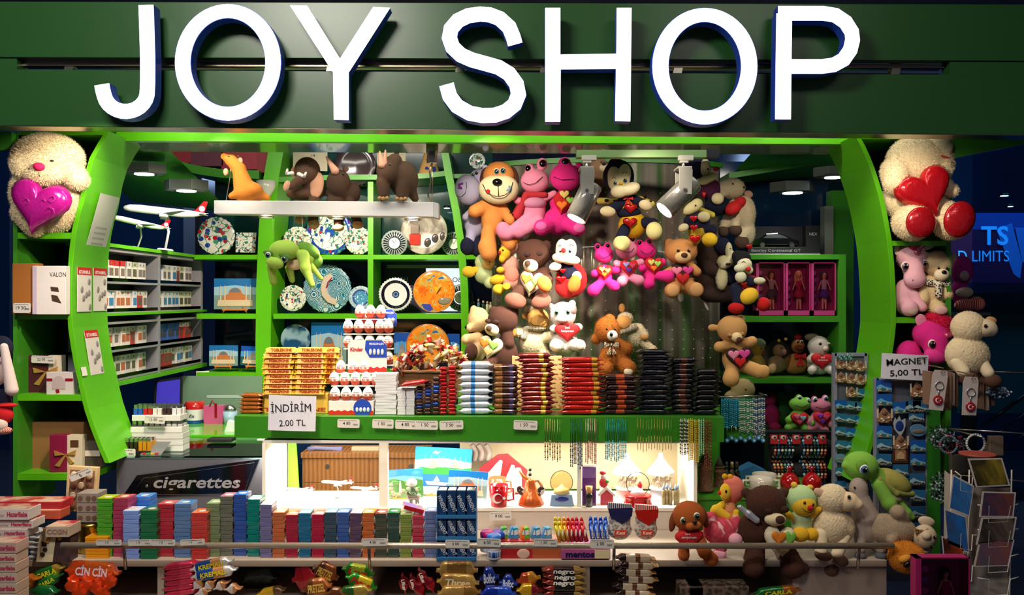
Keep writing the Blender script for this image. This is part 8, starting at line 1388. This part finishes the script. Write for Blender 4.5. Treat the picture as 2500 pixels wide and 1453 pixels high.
for i, x in enumerate((1890,1912,1944,1974,2008)): t = T('coin_purse', 'tiny red pictured purse pinned above the bracelets, %s' % ('first', 'second', 'third', 'fourth', 'last')[i], 'purse', x, 1084,3.9); m = t.mb(); m.box(x-9,1062, x+9,1084,-3,1,0); m.ell(x, 1068,1,7,5,1.5, m=1); m.ell(x+1,1068,2,3,3,1.5, m=2); t.add('purse', m, [M('#b01c28', 'plush'), M('#c8b8b0', 'plush'), M('#3a2420', 'plush')], bev=1)
mug('white printed two handled cup with a red heart, front of the stacked pair', 1858,1204,29,38,3.6, '#d8d0c0', 'heart', sgn=0); mug('white printed two handled cup behind the one with the heart', 1866,1196,29,40,3.74, '#c8c0b0', None, sgn=0)
for x, lab in ((1928, 'red glass pomegranate ornament nearer the heart cup'),(1982, 'red glass pomegranate ornament nearer the magnet boards')):
    t = T('pomegranate_ornament', lab, 'ornament', x, 1205,3.62); m = t.mb(); m.lathe(x, 1200,0, [(8,-2),(19,6),(24,20),(22,32),(12,43),(6,47)],0,28); t.add('glass_fruit', m, G_('#a80c14')); m = t.mb(); m.lathe(x, 1154,0, [(6,0),(5,6),(8,12),(7,14),(5,10)],0,10, wave=.2, wn=5); t.add('crown', m, G_('#8a0c14'))
for x, w, h, d, lab in ((1722,18,84,3.62, 'tall brown round tower model with a pointed roof, nearer the glass showcase'),(1756,14,72,3.72, 'shorter brown round tower model next to the tall one')):
    t = T('tower_model', lab, 'model tower', x, 1197, d); m = t.mb(); m.lathe(x, 1197,0, [(w+3,0),(w+2,4),(w, 6),(w-1, h*.6),(w, h*.62),(w, h*.66),(w-2, h*.67),(w-2, h*.78),(w, h*.79),(w-1, h*.82)],0,24); t.add('stone_shaft', m, ramp_mat('tower stone', [(0, '#5a3c2c'),(.5, '#6e4c38'),(1, '#82604a')], 'VORONOI', 120, .7, interp='LINEAR', bump=.5)); m = t.mb(); m.lathe(x, 1197-h*.82,0, [(w-3,0),(1, h*.34)],0,20); t.add('cone_roof', m, M('#4a4440', 'rough'))
t = T('group_figurine', 'dark figurine of three robed musicians behind the towers', 'figurine', 1786,1200,3.8); 
for i, x in enumerate((1774,1787,1799)): V, Q = blob(parse('c %g 1150 5 %g 1178 10; e %g 1140 5 5; c %g 1152 3 %g 1162 3 4 8' % (x, x, x, x-4, x+5)), t.k, t.x0, t.y0,3,1); o = bpy.data.objects.new('robed_figure', blob_mesh('robed_figure', V, Q, M(('#2a2a2e', '#5a4a38', '#1c1c20')[i], 'clay'), t.k, t.x0, t.y0)); COL.objects.link(o); o.parent = t.o; t.add('hat', t.mb().lathe(x, 1137,0, [(4,0),(3.4,9)],0,10), M(('#3a3a40', '#c8b088', '#4a4038')[i], 'clay'))
t.add('base', t.mb().box(1764,1178,1810,1200,-10,10), C_('#2a241e'))
solo('jewellery_box', 'light blue gabled box between the musicians and the bracelets', 'box', 1838,1198,3.86, lambda m: m.prism([(1806,1198),(1806,1150),(1838,1134),(1872,1150),(1872,1198)],-40,0), K_('#2a6aa0'), bev=1)
t = T('figurine_group', 'row of small painted figurines on the shelf beside the yellow plush feet', 'figurine', 1176,764,4.9)
for x, c, h in ((1156, '#7a3a34', 28),(1168, '#5a8ab0', 34),(1180, '#1c4a34', 30),(1190, '#d8d4b8', 28),(1198, '#c8ccb0', 26)): m = t.mb(); m.lathe(x, 764,0, [(5,0),(4, h*.5),(4.4, h*.7),(2, h*.78)],0,10); m.ell(x, 764-h*.9,0,3,3.6,3, m=1); t.add('painted_figure', m, [M(c, 'clay'), C_('#c8a888')])
# ================================================================ boxed car and dolls
t = T('boxed_toy_car', 'black boxed toy car with a clear window and grey lettering on the right rear shelf', 'toy car box', 1915,622,4.45)
m = t.mb(); m.box(1826,551,2002,620,-30,-26); m.box(1968,551,2002,620,-30,0); m.box(1826,603,1968,620,-30,0); m.box(1826,620,2002,623,-34,3,1); t.add('box', m, [K_('#0a0a0c'), K_('#c0c0bc')], bev=.6)
m = t.mb(); m.prism([(1836,598),(1838,586),(1856,582),(1872,570),(1900,568),(1922,574),(1936,582),(1952,586),(1954,598)],-22,-4); c = t.add('car_body', m, G_('#14161a'), bev=2); m = t.mb(); m.prism([(1864,581),(1876,573),(1898,571),(1918,577),(1926,582)],-4,-3.4); t.add('side_windows', m, M('#c8d0d0', 'metal'), c)
for x in (1862,1934): t.add('wheel', t.mb().lathe(x, 598,-6, [(8,0),(8,4),(5.5,4.4),(5.5,3)], [0,0,1],20, axis='z'), [S_('#0c0c0c'), CHROME], c)
t.add('clear_window', t.mb().box(1827,552,1968,603,-2,0), M('#ffffff', 'clear')); t.text('Bentley Continental GT', 1894,612,7, .8, M('#8a8c90'), w=120); t.text('NEX', 1985,572,7, .8, M('#9a9ca0'))
def doll(lab, x0, y0, x1, y1, d, hair, top, skirt, pose=0, s=1, frame='#b83a78', extra=True):
    t = T('boxed_doll', lab, 'doll box', (x0+x1)/2, y1, d); w = x1-x0; cx = (x0+x1)/2+w*.1; H = y1-y0
    m = t.mb(); m.box(x0, y0, x1, y1,-30,-28,0); m.box(x0, y0, x0+w*.1, y1,-28,0,1); m.box(x1-3, y0, x1, y1,-28,0,1); m.box(x0, y1-H*.09, x1, y1,-28,0,1); m.box(x0, y0, x1, y0+3,-28,0,1); t.add('box', m, [K_('#8a2c60'), M(frame, 'card')])
    hy = y0+H*.24; r = H*.055
    V, Q = blob(parse('e %g %g %g %g -14 %g; c %g %g %g %g %g %g -14 -14; e %g %g %g %g -14 %g; c %g %g %g %g %g %g -14 -14; c %g %g %g %g %g %g -14 -14; c %g %g %g %g %g %g -12 -10; c %g %g %g %g %g %g -12 -10' % (cx, hy, r*.85, r*1.1, r*.85, cx, hy+r, r*.3, cx, hy+r*2, r*.5, cx, hy+r*3, r*.95, r*1.8, r*.6, cx-r*.4, hy+r*5, r*.55, cx-r*.5, y1-H*.12, r*.3, cx+r*.4, hy+r*5, r*.55, cx+r*.6, y1-H*.12, r*.3, cx-r, hy+r*2, r*.28, cx-r*2.2, hy+r*(5 if pose != 1 else .5), r*.2, cx+r, hy+r*2, r*.28, cx+r*2, hy+r*5.2, r*.2)), t.k, t.x0, t.y0, r*.3, max(.7, r*.16))
    o = bpy.data.objects.new('doll_body', blob_mesh('doll_body', V, Q, S_('#dca888'), t.k, t.x0, t.y0)); COL.objects.link(o); o.parent = t.o
    m = t.mb(); m.ell(cx, hy-r*.3,-16, r*1.25, r*1.3, r); m.ell(cx-r*.9, hy+r*1.2,-17, r*.6, r*1.9, r*.5); m.ell(cx+r*.9, hy+r*1.1,-17, r*.6, r*1.8, r*.5); t.add('hair', m, M(hair, 'cloth'), o)
    m = t.mb(); m.lathe(cx, hy+r*5,-14, [(r*1.1,0),(r*.8, r*1.4),(r*1.05, r*3)],0,14); t.add('top', m, M(top, 'cloth'), o); m = t.mb(); m.lathe(cx, hy+r*7.6,-14, [(r*1.9,0),(r*1.5, r*1.2),(r*.85, r*2.8)],0,16, wave=.08, wn=7); t.add('skirt', m, M(skirt, 'cloth'), o)
    m = t.mb(); m.ell(cx-r*.3, hy, -14+r*.8, r*.13, r*.1, r*.1); m.ell(cx+r*.3, hy, -14+r*.8, r*.13, r*.1, r*.1); t.add('eyes', m, BLACK, o)
    if extra: m = t.mb(); [m.ell(x0+w*.24, y0+H*q, -22, w*.08, H*.05,3, m=i % 2) for i, q in enumerate((.2, .35, .5, .65, .78))]; t.add('accessories', m, [M('#c87aa8', 'cloth'), M('#8a70b0', 'cloth')])
    t.add('clear_window', t.mb().box(x0+w*.1, y0+3, x1-3, y1-H*.09,-1.5,-1), M('#ffe8f4', 'clear')); return t
doll('pink boxed doll in a silver top and grey skirt, nearest the hanging dolls', 1846,640,1916,770,4.39, '#5a2420', '#b0a0a0', '#4a4048', 1); doll('pink boxed doll with blonde hair and a crimson dress, middle of three', 1918,640,1979,770,4.39, '#d8a860', '#b83050', '#a82848'); doll('pink boxed doll in white top and purple skirt, farthest from the hanging dolls', 1981,640,2041,770,4.39, '#4a2a40', '#c8b8d0', '#5a3090')
doll('large pink doll box with a dark haired doll, by the postcard rack at the bottom', 2236,1361,2368,1540,2.62, '#3a0c28', '#b82060', '#c02468', frame='#c0246c')
# ================================================================ magnet boards
SEA = lambda s: [M(c, 'gloss') for c in (('#1c5ab0', '#6ab0d8', '#3a6a70', '#a89478'),('#2a6a98', '#a0c0c8', '#2a4a58', '#8a7a68'))[s]]
def magproto(kind):
    t = T('fridge_magnet', 'magnet', 'magnet', 0,0,1, loc=(0,0,0), k=3.4/F); m = t.mb()
    if kind == 'castle': 
        m.prism([(-17,14),(-17,-2),(-9,-6),(-5,-14),(0,-18),(5,-14),(9,-6),(17,-2),(17,14),(8,17),(-8,17)],0,5); [m.box(x-1.5,-16, x+1.5,6,3,6,1) for x in (-17,17)]; m.ell(0,-6,5,7,6,3, m=2); [m.ell(random.uniform(-13,13), random.uniform(4,13),5,4,3,3, m=random.choice((1,2)), n=7, r=4) for _ in range(9)]; t.add('relief', m, [C_('#a07a5c'), C_('#d8c4a8'), C_('#7a4a3a')])
    elif kind == 'tulip':
        m.prism([(-12,8),(-15,-6),(-10,-20),(-6,-12),(0,-24),(4,-12),(14,-18),(14,0),(10,12),(2,26)],0,3); m.ell(0,0,3,10,13,2, m=1); t.add('relief', m, [G_('#a8b4c0'), G_('#1c3a80')])
    elif kind == 'oval': m.lathe(0,0,0, [(19,0),(18,4)],0,28, axis='z'); m.ell(0,4,4,15,7,2.5, m=1); t.add('relief', m, [G_('#5a8ab0'), C_('#7a7464')]); [setattr(o, 'scale', (1.05,1, .8)) for o in t.o.children]
    elif kind == 'frame': m.box(-19,-20,19,20,0,3,0); m.box(-13,-12,13,14,3,4,1); m.prism([(-9,10),(-9,0),(0,-8),(9,0),(9,10)],4,6,2); t.add('relief', m, [S_('#4a2c20'), G_('#a07850'), C_('#c8a880')], bev=.8)
    else:
        s = 0 if kind == 'sea' else 1; m.box(-18,-14,18,14,0,3,0); m.prism([(-18,2),(-8,-4),(2,2),(18,6),(18,14),(-18,14)],3,4,1); m.prism([(-18,8),(-4,4),(18,10),(18,14),(-18,14)],4,5.5,2); [m.ell(random.uniform(-14,14), random.uniform(7,12),5,3,2.4,2, m=3, n=7, r=4) for _ in range(7)]; t.add('relief', m, SEA(s))
    return t
MP = {k: magproto(k) for k in ('castle', 'tulip', 'oval', 'frame', 'sea', 'dusk')}; mused = set()
KN = dict(castle='sculpted domed mosque magnet', tulip='silver and blue tulip shaped magnet', oval='oval city view magnet', frame='brown framed doorway magnet', sea='bright blue seaside picture magnet', dusk='dim blue picture magnet')
def magnet(k, x, y, d, where, sc=1, rz=0):
    lab = KN[k]+', '+where; loc = W(x, y, d)
    if k not in mused: mused.add(k); o = MP[k].o; o.location = loc; o['label'] = lab; o['group'] = 'souvenir magnets on the boards'; o.scale = (sc,)*3; o.rotation_euler = (0,0, rz)
    else: o = dup(MP[k].o, loc, lab, 'souvenir magnets on the boards', rot=(0, random.uniform(-.06, .06), rz), scale=sc)
def board(lab, x0, y0, x1, y1, d): t = T('magnet_board', lab, 'display board', (x0+x1)/2, y1, d); m = t.mb(); m.box(x0, y0, x1, y1,-10,-2); t.add('panel', m, S_('#5c606e')); m = t.mb(); [m.box(*q, -12,4) for q in ((x0-4, y0-6, x1+4, y0+2),(x0-6, y0-6, x0+3, y1),(x1-3, y0-6, x1+6, y1))]; t.add('frame', m, S_('#84869a'), bev=.8)
board('nearer blue grey magnet board under the magnet price sign', 2142,929,2262,1420,3.36); board('farther blue grey magnet board full of sculpted magnets', 2040,868,2112,1420,3.62)
cc = {2158: 'outer', 2198: 'middle', 2240: 'inner'}; n_ = {}
for x, y, k in ((2157,942, 'sea'),(2158,976, 'sea'),(2158,1014, 'castle'),(2158,1054, 'sea'),(2158,1085, 'dusk'),(2157,1122, 'dusk'),(2157,1160, 'dusk'),(2198,995, 'sea'),(2195,1040, 'tulip'),(2197,1080, 'castle'),(2197,1110, 'frame'),(2198,1148, 'dusk'),(2198,1180, 'dusk'),(2239,952, 'castle'),(2228,992, 'dusk'),(2246,992, 'dusk'),(2236,1016, 'dusk'),(2240,1050, 'oval'),(2240,1088, 'sea'),(2240,1122, 'sea'),(2238,1170, 'dusk'),(2240,1210, 'dusk'),(2240,1250, 'dusk'),(2242,1290, 'dusk')):
    col = 'outer' if x < 2170 else 'middle' if x < 2210 else 'inner'; n_[col] = n_.get(col, -1)+1; magnet(k, x, y, 3.345, '%s down the %s column of the nearer board' % (ORD[min(n_[col],9)]+(' and a bit' if n_[col] > 9 else ''), col),1.0)
n_ = {}
for i in range(10):
    for j, x in enumerate((2052,2078,2100)):
        if (i, j) in ((2,0),(9,2),(5,2)): continue
        k = 'castle' if i < 2 or (i == 2 and j == 1) else ('sea' if (i+j) % 3 == 0 and i < 6 else 'oval' if (i*3+j) % 7 == 0 else 'dusk'); magnet(k, x, 888+i*33+j*3,3.605, '%s down the %s column of the farther board' % (ORD[i],('outer', 'middle', 'inner')[j]), .78)
for i in range(10): t = T('small_ornament', 'tiny turquoise bead charm on the farther board top, %s along' % ORD[i], 'charm', 2044+i*4,868,3.6, 'turquoise charms on the board edge'); t.add('bead', t.mb().ell(2044+i*4,868+(i % 3)*4,4,3,4,3), G_('#5a9a90'))
# ================================================================ keyrings and bracelet bunches on the right
def keyring(lab, x, y0, y1, d, rot):
    t = T('keyring_card', lab, 'keyring', x, y0, d); w = 19; m = t.mb(); m.prism([(x-w, y0+14),(x-w+5, y0),(x+w-3, y0),(x+w, y0+14),(x+w-3, y1),(x-w, y1)],0,1.2); t.add('card', m, K_('#c8bcb8')); m = t.mb(); m.tube([(x+10*math.cos(a*.45), y0+38+10*math.sin(a*.45),3) for a in range(14)],1.2, closed=True); m.tube([(x, y0+48,3),(x, y0+62,3)],1.1); t.add('split_ring', m, CHROME)
    m = t.mb(); m.lathe(x, y0+73,2, [(11.5,0),(11.5,3),(10,3.4)],0,24, axis='z'); md = t.add('red_medallion', m, G_('#a01420')); m = t.mb(); a = [(x-1.5+6*math.cos(q), y0+73+6*math.sin(q)) for q in [math.radians(45+i*27) for i in range(11)]]; b_ = [(x+4.8*math.cos(q), y0+73+4.8*math.sin(q)) for q in [math.radians(315-i*27) for i in range(11)]]; m.prism(a+b_, 5.3,6.2); m.ell(x+5, y0+73,5.6,1.8,1.8, .8); t.add('moon_and_star', m, G_('#f0ecec'), md)
    m = t.mb(); m.tube([(x, y0+6,4),(x+3, y0-6,10),(x-2, y0-8,-60)],1.4); t.add('wire_hook', m, STEEL); t.o.rotation_euler = (0, math.radians(rot),0); return t
keyring('white keyring card with a red crescent medallion beside the magnet price sign', 2296,904,1002,3.1,6); keyring('white keyring card with a red crescent medallion below the woolly lamb', 2370,920,1014,3.06,2)
for i in range(9): dup_lab = 'beige keyring card in the bunch behind the crescent keyrings, %s' % ORD[i]; x = (2276,2283,2310,2318,2326,2334,2398,2410,2424)[i]; solo('keyring_card', dup_lab, 'keyring', x, 900,3.14+.01*i, lambda m: m.box(x-5,908+(i % 3)*3, x+5,990+(i % 4)*4,-40,0), M(('#8a6a58', '#a08878', '#6a4a3c')[i % 3], 'card'), group='keyring cards in the bunch')
def bunch(lab, cx, cy, w, h, d, cols, n, br=3.4, z=0):
    t = T('bead_bunch', lab, 'bracelet bunch', cx, cy, d); m = t.mb(); r_ = random.Random(n)
    for i in range(n): a, q = r_.uniform(0,6.28), r_.random()**.5; m.ell(cx+w*q*math.cos(a), cy+h*q*math.sin(a), z+r_.uniform(-10,10), br, br, br, n=6, r=4, m=r_.randrange(len(cols)))
    t.add('beads', m, [M(c, 'gloss') for c in cols]).__setitem__('kind', 'stuff'); m = t.mb(); m.tube([(cx, cy-h-8,0),(cx, cy-h*.5,0)],1.2); t.add('hook', m, STEEL); return t
bunch('bunch of dark teal and silver beads hanging beside the nearer magnet board', 2296,1070,28,26,3.2,('#3a5a58', '#8aa8a0', '#1c2c2c', '#a8b8b8'),150); bunch('bunch of pale blue star beads beside the sitting lamb hooves', 2436,958,30,14,3.2,('#7a9ab8', '#b8c8d8', '#3a4a60'),90,3); bunch('long bunch of dark green silver beads under the teal bunch', 2293,1192,22,34,3.24,('#4a6a60', '#8aa098', '#1c2824'),130); bunch('dark bead bunch between the teal bunch and the silver bracelet', 2330,1085,26,24,3.22,('#1c1a28', '#5a3a48', '#8a98a8', '#a82830'),120)
for cx, cy, r, c, lab in ((2316,1086,21, '#5a6a78', 'dark beaded bracelet ring with red beads'),(2382,1083,22, '#c8ccc8', 'silver beaded bracelet ring above the postcard rack')):
    t = T('beaded_bracelet', lab, 'bracelet', cx, cy+r, 3.12); m = t.mb(); [m.ell(cx+r*math.cos(a*.262), cy+r*math.sin(a*.262),0,3.4,3.4,3.4, n=8, r=5, m=1 if 'red' in lab and a % 6 == 0 else 0) for a in range(24)]; t.add('bead_ring', m, [M(c, 'gloss'), G_('#b02830')])
for i, (x, y) in enumerate(((2434,1075),(2425,1090),(2340,1120),(2372,1118))): solo('straw_tassel', 'beige packed trinket card behind the beaded rings, %s' % ORD[i], 'trinket', x, y+40,3.3+.02*i, lambda m: m.box(x-17, y-10, x+17, y+38,-14,0), M(('#8a7460', '#7a6454', '#6a6054', '#60584c')[i], 'rough'), bev=2)
t = T('keyring_stand', 'green upright keyring rack pole with arms behind the cards', 'display rack', 2290,1300,3.35); m = t.mb(); m.box(2264,985,2296,1400,-10,0); t.add('pole', m, M('#2c7a1c', 'paint')); [t.add('arm', t.mb().tube([(a, y, 0),(b_, y2, z)],2.1), STEEL) for a, y, b_, y2, z in ((2285,905,2440,899,130),(2285,1045,2440,1039,130),(2285,1155,2440,1149,130),(2270,1041,2236,1041,155),(2285,1041,2311,1041,160))]
solo('ledge_board', 'dark plinth under the sitting woolly lamb on the keyring rack', 'shelf', 2370,940,3.22, lambda m: m.box(2312,934,2440,940,-60,0), S_('#2a2622'))
# ================================================================ postcard rack
t = T('postcard_rack', 'white wire postcard spinner at the bottom corner of the frame', 'postcard rack', 2400,1500,2.8)
WW = S_('#d8cec4')
def wire(pts, r=1.5): return t.mb().tube(pts, r, n=6)
for x in (2330,2374,2478): t.add('upright_wire', wire([(x, 1150,-14),(x-8,1640,-14)],2), WW)
m = t.mb(); m.prism([(2374,1196),(2480,1196),(2470,1640),(2362,1640)],-24,-20); m.add([(2336,1160,-60),(2374,1196,-20),(2362,1640,-20),(2330,1640,-60)], [(0,1,2,3)]); t.add('core_panel', m, K_('#a89c90'))
m = t.mb(); m.lathe(2408,1118,-40, [(42,0),(42,4)],0,28); t.add('red_cap', m, S_('#a84a38'))
for y in (1262,1322,1384,1440): t.add('pocket_wire', wire([(2384, y-30,4),(2410, y-28,8),(2408, y+12,8),(2455, y+10,8),(2462, y-28,8),(2484, y-32,4)]), WW)
for y in (1150,1290,1365): t.add('pocket_wire', wire([(2330, y, 2),(2342, y+10,8),(2340, y+46,8),(2368, y+52,8),(2370, y+14,8),(2384, y+16,4)]), WW)
for i, (pts, cols, lab) in enumerate((([(2362,1120),(2446,1118),(2466,1186),(2382,1190)],('#3a3414', '#a89028', '#6a5c1c'), 'golden fountain postcard, topmost on the spinner'),([(2398,1200),(2480,1202),(2474,1262),(2390,1262)],('#4a3a5a', '#8a4a30', '#2a1c28'), 'violet dusk postcard, second down the spinner front'),([(2396,1264),(2482,1262),(2472,1322),(2382,1330)],('#3a3028', '#7a6a5c', '#241c18'), 'brown tree postcard, third down the spinner front'),([(2390,1320),(2476,1318),(2462,1382),(2376,1384)],('#6a5a6c', '#a05a50', '#4a3a50'), 'mauve flower postcard, lowest on the spinner front'),
    ([(2326,1158),(2378,1186),(2366,1262),(2316,1242)],('#2a6ab0', '#4a8ac8', '#8a8a48'), 'blue sky postcard, topmost on the spinner side'),([(2304,1240),(2358,1260),(2366,1352),(2312,1330)],('#3a5a8a', '#2a78c8', '#90a0b0'), 'blue harbour postcard in the middle of the spinner side'),([(2298,1308),(2350,1330),(2358,1400),(2306,1392)],('#4a2418', '#c84c1c', '#3a2a28'), 'orange sunset postcard, lowest on the spinner side'))):
    cx = sum(p[0] for p in pts)/4; cy = max(p[1] for p in pts); u = T('postcard', lab, 'postcard', cx, cy, 2.79); ctr = (cx, sum(p[1] for p in pts)/4); inn = [(ctr[0]+(p[0]-ctr[0])*.9, ctr[1]+(p[1]-ctr[1])*.9) for p in pts]
    u.add('card', u.mb().prism(pts, 0,1.2), K_('#d8cec8')); u.add('photo_print', u.mb().prism(inn, 1.2,1.6), ramp_mat('postcard %d' % i, [(0, cols[2]),(.42, cols[0]),(.58, cols[1])], 'NOISE', 7, .25, interp='LINEAR', detail=5, dist=1))
solo('display_ledge', 'narrow dark ledge under the magenta plush behind the glass', 'shelf', 2355,765,3.72, lambda m: m.box(2318,763,2405,770,-40,24), S_('#20242a'))
